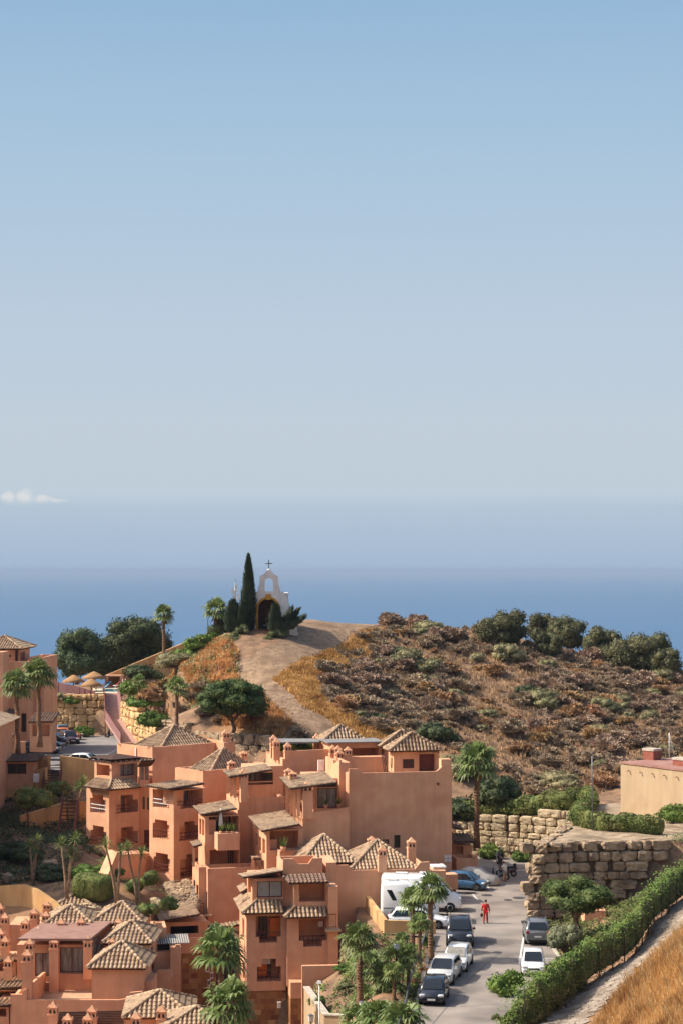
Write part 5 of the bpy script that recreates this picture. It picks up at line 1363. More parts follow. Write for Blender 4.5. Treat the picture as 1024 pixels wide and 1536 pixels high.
# dark lean-to canopy
mb = MB(); q = [c4['K']-c4['v']*.9-c4['u']*.5, c4['R']-c4['v']*.9, c4['R']+c4['v']*.9, c4['K']+c4['v']*.9-c4['u']*.9]
z0 = ZZ(1321.5,155); f = [Vector((*q[0],z0)), Vector((*q[1],z0+.02)), Vector((*q[2],z0+.42)), Vector((*q[3],z0+.42))]
tileface(mb, f, f[0], f[1]); dn = Vector((0,0,-.12)); g = [p-Vector((0,0,.004)) for p in f]
for i in range(4): mb.q((g[i], g[(i+1)%4], g[(i+1)%4]+dn, g[i]+dn), 2)
mb.q([p+dn for p in g], 2); mb.build('canopy', [m_tiledark, m_gutter, m_wood], r)
# left glazed box with tan roof
c5 = block(r, 379, 156, 369.5, 425, TC, 1318, 1362, opsR=[(386,423.5,1322,1346,dict(rec=.2,k='win',rail=0,gm=m_frost))], opsL=[(372.5,377,1318,1342,dict(rec=.6,k='none',rail=0))], depth=4.5, name='glazed_room')
monoroof(r, (366,1315.5), (361,1311.5), (425,1306), 155, TC, dL=4.5, sp=.34)
skirt(r, 363.5, 154.4, 352, 426, TC, 1370, 1354.5, 1.35); skirt(r, 428, 154.0, 418, 491, TC, 1376, 1359.5, 1.2)
for i,(px,py,d) in enumerate([(356,1328,160),(360,1342,157.6)]): monoroof(r, (px+6,py+10), (px,py+2), (px+16,py+4), d, TC, name='side_hood', dL=3)
c6 = block(r, 370, 155.2, 362.5, 429, TC, 1371, 1487, name='lower_wall', opsR=[(384,421.5,1374,1414,dict(cb=(.14,.22),rec=1.9,dr=(.2,.55))),(386,421.5,1438,1472,dict(st=(.2,.35),rec=1.9,rz=.85,dr=(.45,.7)))],
    opsL=[(364,366.8,1378,1408,dict(rec=.5,k='none')),(364.5,367.5,1442,1470,dict(rec=.5,k='none'))], depth=6)
bs = block(r, 370, 155.35, 362.5, 429, TC, 1487, 1580, name='stone_base', mats=[m_clad, m_floor, m_clad], depth=6)
c7 = block(r, 431, 154.8, 428.5, 492, TC, 1377, 1480, name='lower_wall', opsR=[(448.5,490,1378,1420,dict(cb=(.16,.22),rec=2.2,k='none',rail=1,rm=m_dark))], depth=6)
b7 = block(r, 436, 153.6, 430, 455, TC, 1474, 1498, name='planter_wall', depth=2); b8 = block(r, 436, 153.75, 430.2, 454.5, TC, 1498, 1580, name='stone_base', mats=[m_clad, m_floor, m_clad], depth=2)
w8 = block(r, 492, 154.9, 490, 507, TC, 1330, 1470, name='stair_shaft', depth=4)
mb = MB(); p = W(499,1395,154.7); mb.box(tuple(p), (1.2,.9,.14), R(TC)); mb.build('balcony_slab', [m_ochre], r); rail(r, V2(W(493,1394,154.2)), V2(W(504,1394,154.4)), ZZ(1394,154.2), ZZ(1394,154.2), 1.15)
p = W(419,1508,154.6); mb = MB(); mb.box((p.x,p.y,p.z), (.24,.12,.42), R(TC)); mb.box((p.x,p.y,p.z+.24), (.3,.18,.05), R(TC)); mb.build('wall_lantern', [m_whitep], r)
# white towel and washing on balcony
mb = MB(); p = W(481,1386,156.6); mb.box(tuple(p), (.4,.05,.45)); mb.build('wall_light', [m_whitep], r)
# garden retaining walls
r = bld('cream and salmon retaining wall round the palm garden', 'wall', 480, 1536, 137, 'retaining_wall')
g1 = block(r, 453, 140.5, 451.5, 509, 6, 1449, 1600, depth=.35, name='salmon_wall')
A_, B_ = Vector((XX(456,140),140)), Vector((XX(486,131),131)); u_ = (B_-A_).normalized(); n_ = Vector((-u_.y,u_.x))
mb = MB()
def wpoly(mb, A, B, zA, zB, zb, th, m=0, cap=None):
    u = (B-A).normalized(); n = Vector((u.y,-u.x)); a2, b2 = A-n*th, B-n*th
    f = [(*A,zb),(*B,zb),(*B,zB),(*A,zA)]; g = [(*a2,zb),(*b2,zb),(*b2,zB),(*a2,zA)]
    mb.q(f,m); mb.q(g[::-1],m); mb.q((f[3],f[2],g[2],g[3]),m); mb.q((f[0],g[0],g[3],f[3]),m); mb.q((f[1],f[2],g[2],g[1]),m)
wpoly(mb, A_, B_, ZZ(1481,140), ZZ(1523,131), -12, .35)
C_ = Vector((XX(560,129),129.4)); wpoly(mb, B_, C_, ZZ(1523,131), ZZ(1526,129.4), -12, .35)
mb.build('cream_wall', [m_ochre], r)
mb = MB(); mb.bar((*(A_+n_*.17),ZZ(1481,140)+.04), (*(B_+n_*.17),ZZ(1523,131)+.04), .46, .08); mb.bar((*(B_+Vector((0,.17))),ZZ(1523,131)+.044), (*(C_+Vector((0,.17))),ZZ(1526,129.4)+.044), .46, .08); mb.build('coping', [m_kerb], r)
r = bld('tan parapet wall round the camper bay', 'wall', 577, 1440, 148, 'parapet_wall')
mb = MB(); A_, B_, C_ = Vector((1.95,159.2)), Vector((3.15,148.0)), Vector((6.95,147.6))
wpoly(mb, A_, B_, .95, .95, -5.5, .3); wpoly(mb, B_, C_, .95, .95, -4, .3); mb.build('wall', [m_tan], r)

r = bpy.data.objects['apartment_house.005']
for nm, x0, x1, y0, y1, d, m_ in (('sunlit_wall_paint',405,419,1377,1404,156.6,m_sunlit_wall_paint),('sunlit_wall_paint',387.5,401,1445,1464,156.5,m_sunlit_wall_paint),('white_screen',392,406,1437.5,1446,156.3,m_whitep)):  # orange boxes paint the sunlit inner wall of the loggias
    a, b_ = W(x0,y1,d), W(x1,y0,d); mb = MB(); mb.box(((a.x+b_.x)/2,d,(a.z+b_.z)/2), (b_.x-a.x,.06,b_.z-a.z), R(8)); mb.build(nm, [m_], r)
for o_, A_, t_, z0, z1 in ((bpy.data.objects['apartment_house'], a0, .55, 5.5, a0['zt']-.2),):
    p = a0['L'].lerp(a0['K'], t_); n = Vector((-math.cos(R(42)),-math.sin(R(42))))*.08; mb = MB(); mb.tube([(p.x+n.x,p.y+n.y,z0),(p.x+n.x,p.y+n.y,z1)], .06, 6); mb.build('downpipe', [m_whitep], o_)
# ================= lower left: roofscape
r = bld('salmon house with a sunny roof terrace, glazed room and chimney posts at the lower left', 'house', 110, 1536, 141)
d1 = block(r, 16, 140, None, 224, 0, 1500, 1660, par=.55, depth=6.2)
upstand(r, d1['K'], d1['R'], d1['zt'], [(16.1,1491.6),(33.5,1491.6),(34,1487),(40.5,1483),(41,1499.8)]); upstand(r, d1['K'], d1['R'], d1['zt'], [(180,1499.5),(189,1498.5),(195,1489),(214,1487),(214.5,1499)])
gl = block(r, 26, 146.3, None, 138, 0, 1417, 1500, depth=6, opsR=[(53,76,1429.5,1464,dict(rec=.16,k='win',rail=0,gm=m_glass2)),(90,126.5,1421,1459,dict(rec=.16,k='win',rail=0,gm=m_glass2))], name='glazed_room')
sl_ = block(r, 88, 145.9, None, 140, 0, 1461, 1490, depth=.35, name='sill_wall')
mb = MB(); c = [W(27,1421,145.2), W(136,1414,145.2), W(168,1396,152.4), W(66,1400,152.4)]
zt_ = ZZ(1418,145.3)+.35; mb.prism([(p.x,p.y) for p in c], zt_, zt_+.16); 
m_brown = mat('brown_sheet', s2l(138,104,92), s2l(152,118,104), scale=1.2, rough=.7); mb.build('flat_canopy', [m_brown], r)
for px, a, z_, d, w_ in ((41.5,1424,1502,140.5,.68),(45,1407,1500,143,.62),(82,1405,1487,145.4,.66),(132.5,1404,1464,145.5,.62),(57.5,1391,1411,149.5,.85)): chimney(r, px, a, z_, d, w=w_, rz=0)
mb = MB(); p0 = Vector((XX(50.5,140.6),140.6)); p1 = Vector((XX(69,146),146))
wpoly(mb, p0, p1, ZZ(1474,140.6), ZZ(1458,146), -6, .22); mb.build('terrace_side_wall', [m_stucco], r)
hut = block(r, 138, 141.2, None, 216, -2, 1453, 1510, depth=4.2, name='hut_wall'); hiproof(r, 130.5, 1452, 140.7, None, 221, -2, 1412.5, depth=5.2)
sw = block(r, 217, 141.6, None, 228, -2, 1472, 1530, depth=3, name='side_wall')
hiproof(r, 152, 1415, 146.8, None, 229, -2, 1382, depth=6.2); block(r, 156, 147.2, None, 226, -2, 1415, 1450, depth=5.4, name='hut_wall')
mb = MB(); q = [W(138,1433,146.2), W(231,1433,146.2), W(229,1418,148.2), W(141,1418,148.2)]; q = [Vector((p.x,p.y,z)) for p, z in zip(q,(ZZ(1434,146.2),)*2+(ZZ(1417,148.2),)*2)]
tileface(mb, q, q[0], q[1]); mb.build('lean_to_roof', [m_tile, m_gutter], r)
r = bld('salmon house under a hipped tile roof beside the pavilion garden, its front hidden', 'house', 175, 1420, 154)
hiproof(r, 134, 1386, 153, None, 215.5, -2, 1353, depth=6.6); block(r, 138, 153.5, None, 213, -2, 1385, 1440, depth=5.6)
chimney(r, 178, 1377, 1400, 152.6, w=.56, rz=0); chimney(r, 168.5, 1406, 1430, 146.9, w=.5, rz=0)
r = bld('salmon house with two hipped roofs overlapping and chimneys against the curved tan wall', 'house', 100, 1420, 156)
hiproof(r, 68, 1386, 151.5, 66, 138, 3, 1358, depth=5.6); block(r, 74, 152, None, 137, 0, 1386, 1440, depth=5.2)
hiproof(r, 70, 1366, 157.6, 67.5, 149, 3, 1341.5, depth=6); block(r, 74, 158, None, 147, 0, 1365, 1420, depth=5.2)
pp = block(r, 69, 150.6, None, 130, 0, 1392.5, 1430, depth=.5, name='parapet_wall')
for px, a, z_, d in ((71,1352,1372,157),(69.5,1367,1390,152.6),(92.5,1377.5,1403,150.9),(122.5,1376,1402,150.9),(51.5,1362,1412,152.6),(53.5,1364,1412,153.4),(38.5,1377,1420,151)): chimney(r, px, a, z_, d, w=.6, rz=0)
bk = block(r, 13, 155, None, 67, 0, 1388, 1450, depth=4, name='rear_wall')
r = bld('cluster of low tan tiled roofs and chimney posts at the left edge', 'house', 5, 1536, 146)
for (pk, pl, pr, d, dep) in (((-12,1441),(-10,1431),(26,1440),147.5,4.2),((-12,1483),(-10,1462),(32,1480),143.6,5.2),((-12,1509),(-10,1494),(16,1507),139.7,5)):
    P4 = monoroof(r, pk, pl, pr, d, 0, dL=dep, eave='R'); block(r, pk[0]+2, d+.5, None, pr[0]-2, 0, pk[1]+2, pk[1]+60, depth=dep, opsR=[(pk[0]+8,pr[0]-6,pk[1]+4,pk[1]+16,dict(rec=1.2,k='none',rail=0))])
for px, a, z_, d in ((8,1369,1420,153.5),(1,1355,1420,155),(8.5,1404,1432,149.5),(13,1434,1464,145.6),(1.5,1393,1420,151)): chimney(r, px, a, z_, d, w=.6, rz=0)
r = bld('house with two hipped roofs at the bottom edge, chimneys rising in front of the terrace', 'house', 240, 1580, 131)
hiproof(r, 184, 1527, 131.2, 182, 292, 3, 1486, depth=5.8); block(r, 189, 131.8, None, 286, 3, 1527, 1650, depth=5)
hiproof(r, 238, 1549, 127, 236, 352, 3, 1510.5, depth=5.5); block(r, 243, 127.6, None, 346, 3, 1549, 1660, depth=4.8)
for px, a, z_, d in ((80,1502,1560,134.5),(138.5,1508,1560,134),(102,1520,1560,132),(205,1518,1560,129.4),(243,1508,1560,129.4),(132,1520,1560,132.6)): chimney(r, px, a, z_, d, w=.62, rz=0)
mb = MB()
for i in range(9): p = W(84,1519+i*2.4,137.2-i*.42); q = W(186,1517+i*2.5,137.2-i*.42); mb.bar(p, q, .07, .09)
mb.build('pergola', [m_wood], r); block(r, 20, 128, None, 182, 0, 1640, 1700, depth=5, name='lower_wall')
# curved tan wall
r = bld('curved tan garden wall with dark streaks behind the lower left roofs', 'wall', 40, 1390, 160, 'garden_wall')
mb = MB(); pts = [(-30,1332,163),(0,1329,162.2),(35,1327,161),(52,1333,160),(66,1342,159),(80,1352,158),(92,1366,156.6)]
for (a, b_) in zip(pts[:-1], pts[1:]): wpoly(mb, Vector((XX(a[0],a[2]),a[2])), Vector((XX(b_[0],b_[2]),b_[2])), ZZ(a[1],a[2]), ZZ(b_[1],b_[2]), -4, .3)
mb.build('wall', [m_tan], r)
# ================= upper left: tower house, entrance house, walls, stairs
r = bld('tall salmon tower house with an open hipped roof loggia at the left edge', 'tower house', 20, 1115, 227, 'tower_house')
tb = block(r, -45, 226, None, 42, -3, 992, 1118, depth=9, par=.9, opsR=[(16,19,1010,1018,dict(rec=.15,k='win',rail=0)),(32.5,40,1070,1098,dict(rec=.2,k='win',rail=0)),(35.5,37.5,1037,1042,dict(rec=.15,k='win',rail=0)),(39,40.5,1037,1042,dict(rec=.15,k='win',rail=0))])
tw = block(r, -40, 228.5, None, 30, -3, 975, 1000, depth=5.5, name='loggia_wall', opsR=[(14.5,17,982,986,dict(rec=.1,k='win',rail=0))])
hiproof(r, -42, 973, 227.5, None, 33, -3, 954, depth=8.2)
for px, d in ((25.5,228.2),(36.5,232)): post(r, (XX(px,d),d), tb['zt']-.9, ZZ(974,d), .28, mt=m_wood)
rail(r, V2(W(31,990,227)), V2(W(41,985,233)), tb['zt'], tb['zt'], .9, mid=False)
w2 = block(r, 42, 229, None, 66, -3, 986, 1118, depth=8, par=.6, name='side_wing')
pl = block(r, -30, 222, None, 5, -3, 978, 1118, depth=3, name='side_wing')
for (pk, pl_, pr, d) in (((-10,1079),(-9,1064),(19.5,1077.5),221.5),((43,1082.5),(44,1069),(80,1082),216.5),((-10,1116),(-9,1101),(13,1114.5),214)):
    monoroof(r, pk, pl_, pr, d, -3, eave='R', dark=True, dL=3.6, name='porch_roof'); block(r, pk[0]+2, d+.6, None, pr[0]-2, -3, pk[1]+1, 1128, depth=2.6, name='porch', opsR=[(pk[0]+6,pr[0]-5,pk[1]+5,pk[1]+22,dict(rec=1,k='none',rail=0))])
block(r, 14, 216, None, 38, -3, 1112, 1135, depth=.3, name='yard_wall')
r = bld('salmon entrance house with a dark ribbed tile roof and brown windows beside the wooden stairs', 'house', 25, 1260, 203, 'entrance_house')
e1 = block(r, -30, 203, None, 51, -1, 1143, 1182, depth=5.5, opsR=[(9,40,1145.5,1161,dict(rec=.2,k='win',rail=0))])
monoroof(r, (-32,1142), (-30,1131), (56,1141), 202.2, -1, eave='R', dark=True, dL=4.6); 
e2 = block(r, -30, 202.7, None, 54, -1, 1182, 1268, depth=5, mats=[m_tan, m_floor, m_clad], name='base_wall')
mb = MB(); p = W(55,1167,201.2); mb.box(tuple(p), (.5,.7,.8)); mb.build('air_unit', [m_whitep], r)
mb = MB(); mb.box((-41.5,184,4), (15,44,15.5)); mb.build('unseen_shade_block', [m_stucco], r)  # unseen block left of the view, added and sized to shade the garden
mb = MB(); e = [Vector(p) for p in ((-50,161,11.76),(-33.2,161,11.76),(-33.2,207,11.76),(-50,207,11.76))]; a_ = Vector((-41.5,174,15.5)); b_ = Vector((-41.5,194,15.5))
for f in ([e[0],e[1],a_],[e[1],e[2],b_,a_],[e[2],e[3],b_],[e[3],e[0],a_,b_]): mb.q(f)
mb.build('unseen_shade_roof', [m_tile], r)  # roof of the unseen shading block
r = bld('tan retaining wall below the upper car park with a half landing', 'wall', 115, 1200, 205, 'retaining_wall')
mb = MB()
wpoly(mb, Vector((XX(90,204.6),204.6)), Vector((XX(146,204.2),204.2)), ZZ(1133.5,204.6), ZZ(1141,204.2), 1, .35)
wpoly(mb, Vector((XX(52,206),206)), Vector((XX(73,205),205)), ZZ(1136,206), ZZ(1133,205), 1, .35)
wpoly(mb, Vector((XX(52,203),203)), Vector((XX(68,202),202)), ZZ(1156,203), ZZ(1151,202), 1, .35)
wpoly(mb, Vector((XX(31,193),193)), Vector((XX(100,195.5),195.5)), ZZ(1224,193), ZZ(1203,195.5), -2, .35)
wpoly(mb, Vector((XX(104,196),196)), Vector((XX(132,197),197)), ZZ(1199,196), ZZ(1203,197), -2, .35)
mb.build('wall', [m_tan], r)
def stairs(label, pA, dA, pB, dB, w, n=10, side=1):
    a = W(*pA, dA); b = W(*pB, dB); rt = thing('wooden_stairs', label, 'stairs', b, world=True)
    mb = MB(); d = (b-a); hd = Vector((d.x,d.y,0)).normalized(); sd_ = Vector((-hd.y,hd.x,0))
    for i in range(n+1): c = a+d*(i/n); mb.bar(c-sd_*w/2, c+sd_*w/2, .30, .07)
    mb.build('treads', [m_wood], rt)
    for s in (-1,1):
        o = sd_*s*w/2; mb = MB(); mb.bar(a+o, b+o, .1, .28); mb.build('stringer', [m_maroon], rt)
        rail(rt, a+o, b+o, a.z, b.z, .95, sp=.45)
stairs('upper flight of dark wooden stairs beside the entrance house', (82,1148), 206.5, (76,1187), 198.5, 1.7)
stairs('lower flight of dark wooden stairs in the shaded garden', (107,1201), 196, (99,1258), 186, 1.5)
# ================= boulder walls
m_bould = mat('boulder_grey', s2l(132,113,92), s2l(174,152,124), scale=1.3, rough=.95, bump=.7, bscale=5, c3=s2l(108,90,74), scale3=.7, bdist=.1, detail=8)
m_bgold = mat('boulder_golden', s2l(188,152,104), s2l(214,182,136), scale=1.0, rough=.95, bump=.7, bscale=5, c3=s2l(160,122,78), scale3=.6, bdist=.1, detail=8)
m_bpale = mat('boulder_pale', s2l(176,156,124), s2l(204,184,152), scale=1.1, rough=.95, bump=.7, bscale=5, c3=s2l(136,114,86), scale3=.6, bdist=.1, detail=8)
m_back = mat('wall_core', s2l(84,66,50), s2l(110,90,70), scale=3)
def boulders(label, path, zb, zt, rh, sw, mt, seed, thick=.8, lean=.1, amp=.22, name='boulder_wall', mback=None):
    rg = random.Random(seed); P = [Vector(p) for p in path]; seg = [(b-a).length for a, b in zip(P[:-1],P[1:])]; L_ = sum(seg)
    def at(s):
        for a, b, l in zip(P[:-1],P[1:],seg):
            if s <= l or b is P[-1]: t = min(s,l)/l; u = (b-a).normalized(); return a+(b-a)*t, u
            s -= l
    mb = MB(); n = 30; corn = [sum(seg[:i]) for i in range(len(P))]
    zmax = max(zt(L_*i/n) for i in range(n+1)); zmin = min(zb(L_*i/n) for i in range(n+1))
    row = 0; z = zmin
    while z < zmax-.1:
        h = rh*rg.uniform(.8,1.25); s = -rg.uniform(0,.5)
        while s < L_:
            w_ = sw*rg.uniform(.45,1.6); c = s+w_/2
            if 0 <= c <= L_:
                q, u = at(c); lo, hi = zb(c), zt(c); zc = z+h/2
                we = min([w_]+[2*max(.48, abs(c-k)+.12) for k in corn])
                if lo-.35 < zc < hi+.15:
                    nn = Vector((u.y,-u.x)); o = q-nn*((zc-lo)*lean+rg.uniform(-.06,.10)); hh = h*rg.uniform(.9,1.06)
                    mb.blob((o.x-nn.x*thick*.3, o.y-nn.y*thick*.3, zc), (we*.485, thick*.55, hh*.485), 0, seed=rg.uniform(0,99), amp=amp*.8, e=rg.uniform(2.4,5), sub=3, rz=math.atan2(u.y,u.x), fr=2.1)
            s += w_
        z += h; row += 1
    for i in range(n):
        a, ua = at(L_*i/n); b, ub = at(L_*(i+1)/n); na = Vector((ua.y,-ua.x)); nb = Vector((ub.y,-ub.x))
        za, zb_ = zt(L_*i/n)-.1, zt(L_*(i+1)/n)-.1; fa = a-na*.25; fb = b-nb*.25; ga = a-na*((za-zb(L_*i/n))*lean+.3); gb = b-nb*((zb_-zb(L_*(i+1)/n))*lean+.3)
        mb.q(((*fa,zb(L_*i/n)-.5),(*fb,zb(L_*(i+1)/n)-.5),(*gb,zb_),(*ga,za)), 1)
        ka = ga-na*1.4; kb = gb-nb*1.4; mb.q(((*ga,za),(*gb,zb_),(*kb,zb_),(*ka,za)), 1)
    c = P[0]; o = mb.build(name, [mt, mback or m_back], origin=(c.x,c.y,zb(0))); return tag(o, label, 'stone wall')
P_ = [(18.7,168.3),(16.4,160.5),(14.45,154.2),(20,155.3),(26.0,156.6)]
boulders('retaining wall of big grey boulders at the road corner', P_, lambda s: 0 if s < 19.5 else (s-19.5)*.8, lambda s: 5.65, .74, 1.35, m_bould, 3, thick=.85, amp=.3)
boulders('far retaining wall of pale boulders at the end of the road', [(11.0,189),(16,187),(21,184.2),(22.6,182)], lambda s: -.1, lambda s: 3.0+s*.14, .62, .95, m_bpale, 4, thick=.8)
boulders('golden boulder wall under the pool terrace', [(XX(64,251.6),251.6),(XX(168,251),251)], lambda s: 6.1, lambda s: 11.35-.03*s, .85, 1.05, m_bgold, 5, thick=.9, amp=.3)
boulders('broken golden boulder bank right of the pool ramp', [(XX(180,248),248),(XX(212,238),238),(XX(238,228),228)], lambda s: 6.0+s*.02, lambda s: 10.9-s*.115, .85, 1.1, m_bgold, 6, thick=1.0, amp=.35)
boulders('grey boulder wall behind the hipped roofs and the umbrella pine', [(XX(228,214),214),(XX(300,207),207),(XX(350,203),203),(XX(405,200.5),200.5)], lambda s: 6.8, lambda s: 10.9-s*.06, .85, 1.3, m_bould, 7, thick=1.0, amp=.3)
# loose rocks
def rocks(label, pts, size, mt, seed, name='rock_pile'):
    rg = random.Random(seed); mb = MB()
    for p, k in pts: mb.blob((p.x,p.y,p.z), (size*k*rg.uniform(.8,1.3), size*k, size*k*rg.uniform(.6,.9)), 0, seed=rg.uniform(0,99), amp=.45, e=1.7, sub=3, rz=rg.uniform(0,3))
    o = mb.build(name, mt, origin=tuple(pts[0][0])); return tag(o, label, 'rocks')
rg = random.Random(8); pts = []
for i in range(230):
    px = rg.uniform(248,296); py = rg.uniform(1324,1366); f = (py-1324)/42
    if px < 248+8*f: continue
    pts.append((W(px, py, 172.6-f*5.5), rg.uniform(.6,1.3)))
rocks('sloping pile of small broken rocks between the loggia block and the tan pavilion', pts, .3, m_bould, 9)
pts = [(W(px,py,d), k) for px, py, d, k in [(75,1298,173,1.4),(82,1305,172,1.2),(88,1318,170,1.3),(95,1325,168,1.1),(102,1332,166,1),(85,1330,167,1.1),(112,1328,167,.9),(12,1318,168,1.1),(78,1312,171,1)]]
for i, (p_, k_) in enumerate(pts): o = rocks('shaded garden boulder among the dark shrubs', [(p_,k_)], .45, m_bould, 10+i, 'garden_rock'); o['group'] = 'boulders in the shaded garden'
pts = [(W(px,py,d), k) for px, py, d, k in [(138,1365,158,1),(145,1368,158,1.1),(152,1371,157.5,.9),(128,1360,159,1),(122,1355,160,.9),(235,1352,162,1),(243,1356,161,.9),(232,1360,160,.8),(160,1372,157,.7)]]
for i, (p_, k_) in enumerate(pts): o = rocks('pale garden rock beside the clipped bushes', [(p_,k_)], .4, m_bpale, 30+i, 'garden_rock'); o['group'] = 'pale rocks by the clipped bushes'
# ivy and hedges
def hedge_mesh(mb, path, h, th, n, size, seed, z=None, core=True, low=0.0, hole=0.0):
    # path of (x, y, z0)
    rg = random.Random(seed); P = [Vector(p) for p in path]; seg = [(b-a).length for a, b in zip(P[:-1],P[1:])]; L_ = sum(seg)
    def at(s):
        for a, b, l in zip(P[:-1],P[1:],seg):
            if s <= l or b is P[-1]: return a+(b-a)*(min(s,l)/l), (b-a).normalized()
            s -= l
    for i in range(n):
        s = rg.uniform(0,L_); q, u = at(s); nn = Vector((u.y,-u.x,0)).normalized(); a = rg.uniform(0,6.283)
        hh = h*(1+.24*noise.noise(Vector((s*.5,seed,0)))+.16*noise.noise(Vector((s*1.7,seed,4))))
        fz = (math.sin(a)+1)/2; fz = low+(1-low)*fz; ex = math.cos(a); k = rg.uniform(.75,1.15)*(1+.5*noise.noise(Vector((s*.9, fz*3, seed))))
        if hole and fz < .6 and noise.noise(Vector((s*.8, fz*2.0, seed+7))) > hole: continue
        p = q+nn*ex*th*.5*k+Vector((0,0,hh*(fz if fz < .9 else .9+(fz-.9)*k)))
        leaf(mb, p, size, nn*ex*.8+Vector((0,0,math.sin(a)*.9)), rg)
    if core:
        m = max(2,int(L_/1.0))
        for i in range(m):
            q, u = at(L_*(i+.5)/m); mb.blob((q.x,q.y,q.z+h*(.5+low*.4)), (L_/m*.75, th*.36, h*(.44-low*.3)), 0, seed=i, amp=.25, e=1.6, sub=3, rz=math.atan2(u.y,u.x))
def hedge(label, path, h, th, n, size, lm, seed, **k):
    mb = MB(); hedge_mesh(mb, path, h, th, n, size, seed, **k); o = mb.build('ivy_hedge', m_leaf[lm], origin=path[0]); return tag(o, label, 'hedge')
def zpath(pts): return [(x,y,H(x,y)) for x, y in pts]
FL = [(7.9,104),(9.2,108.5)]+[(XX(a,d),d) for a, d in ((806,112),(838,115),(878,119),(918,123),(953,127),(980,133),(1003,137),(1024,141))]+[(28,146)]
hedge('long ivy hedge climbing the wire fence beside the gravel path', zpath([(x-.35,y+.25) for x, y in FL[:5]]), 2.3, 1.35, 15000, .085, 'hedge', 1)
hedge('upper thinner stretch of ivy on the wire fence, posts showing through', zpath([(x-.35,y+.25) for x, y in FL[4:]]), 2.35, 1.0, 12500, .085, 'hedge', 2, low=.12, hole=.05)
for nm, pts, n in (('brown',FL[:6],6500),('brown',FL[5:],3500)):
    mb = MB(); hedge_mesh(mb, zpath([(x-.05,y+.1) for x, y in pts]), 1.3, 1.1, n, .06, 9, core=False, hole=.1); tag(mb.build('dry_ivy', m_leaf['brownivy']), kind='stuff')
mb = MB(); rg = random.Random(12)
P_ = [Vector(p) for p in FL]
for i in range(5200):      # stray shoots over the ivy
    k = rg.randrange(len(P_)-1); q = P_[k].lerp(P_[k+1], rg.random()); z = H(q.x,q.y)+2.2+.5*noise.noise(Vector((q.x*.6,q.y*.6,3)))+rg.uniform(-.5,.35); leaf(mb, Vector((q.x-.3+rg.gauss(0,.3), q.y+.22+rg.gauss(0,.25), z)), .075, Vector((-.3,-.3,1)), rg)
tag(mb.build('ivy_shoots', m_leaf['bright']), kind='stuff')
# stones and grit on the gravel path
mb = MB(); c = 0
while c < 1500:
    p = (rg.uniform(9,28), rg.uniform(101,145))
    if not inside(p, GPATH): continue
    c += 1; s_ = rg.uniform(.03,.10); mb.blob((p[0],p[1],H(*p)+.05), (s_,s_,s_*.7), 0, seed=c, sub=1, amp=.3)
tag(mb.build('gravel', m_gravel), kind='stuff')
hedge('low ivy hedge along the front edge of the raised plot beside the yellow building', [(XX(862,167),167,5.5),(XX(900,163),163,5.5),(XX(990,161),161,5.5)], 1.6, 1.3, 5200, .1, 'hedge', 3)
hedge('ivy hedge running back from the raised plot towards the hillside', [(XX(866,168),168,5.5),(XX(884,180),180,5.2),(XX(880,188),188,5.0)], 1.7, 1.6, 3500, .11, 'hedge', 4)
hedge('broad ivy hedge on top of the far pale boulder wall', [(XX(690,190.5),190.5,2.6),(XX(760,190),190,3.2),(XX(820,188.2),188.2,3.9),(XX(862,186),186,4.6)], 2.0, 3.0, 8000, .11, 'hedge', 5)
# creeper trailing over the bank at the right
mb = MB(); rg = random.Random(4)
for i in range(4200):
    t = rg.random(); x = 23.0+t*6+rg.uniform(-1.6,1.6); y = 150+t*7+rg.uniform(-3.4,3.2); leaf(mb, Vector((x,y,H(x,y)+rg.uniform(0,.45))), .10, Vector((0,-.3,1)), rg)
tag(mb.build('creeper', m_leaf['oleander']), kind='stuff')
# fence of posts and wire
rt = thing('wire_fence', 'wire fence of thin dark posts along the gravel path', 'fence', (FL[0][0],FL[0][1],H(*FL[0])), world=True)
m_post = mat('fence_post', s2l(70,60,52), rough=.7); P_ = [Vector(p) for p in FL]; tot = 0; tops = []
for a, b in zip(P_[:-1], P_[1:]):
    n = max(1, int((b-a).length/1.7))
    for i in range(n):
        p = a.lerp(b, i/n); z = H(p.x,p.y); mb = MB(); mb.tube([(p.x,p.y,z-.2),(p.x,p.y,z+2.25)], .04, 5); mb.build('post', m_post, rt); tops.append((p.x,p.y,z))
mb = MB()
for a, b in zip(tops[:-1], tops[1:]):
    for h in (.3,.9,1.5,2.1): mb.bar((a[0],a[1],a[2]+h), (b[0],b[1],b[2]+h), .015)
mb.build('wire', m_post, rt)
# sun-bleached plot: yellow building
r = bld('cream yellow flat roofed building on the raised plot at the right edge', 'building', 930, 1222, 176, 'flat_building')
A_ = Vector((XX(930,176),176)); du = Vector((7,-11)).normalized(); B_ = A_+du*18; dv = Vector((-du.y,du.x))*1.0
zt_ = ZZ(1145,176); mb = MB(); wall(mb, A_, B_, 4.5, zt_); Cc = B_+dv*11; Dd = A_+dv*11
wall(mb, B_, Cc, 4.5, zt_); wall(mb, Cc, Dd, 4.5, zt_); wall(mb, Dd, A_, 4.5, zt_)
mb.build('wall', [m_ochre], r)
m_red = mat('red_roof_coating', s2l(140,100,90), s2l(158,120,108), scale=1.2)
mb = MB(); mb.prism([tuple(p) for p in (A_-du*.08-dv*.08,B_-dv*.08,Cc,Dd-du*.08)], zt_+.004, zt_+.16); mb.build('roof', [m_red], r)
m_redw = mat('brick_red', s2l(132,74,60), s2l(150,92,76), scale=3)
c = W(977,1143,178); mb = MB(); mb.box((c.x,c.y,zt_+.55), (1.25,1.0,.8), -.9); mb.box((c.x,c.y,zt_+1.05), (1.35,1.1,.2), -.9, 1); mb.build('chimney', [m_redw, m_kerb], r)
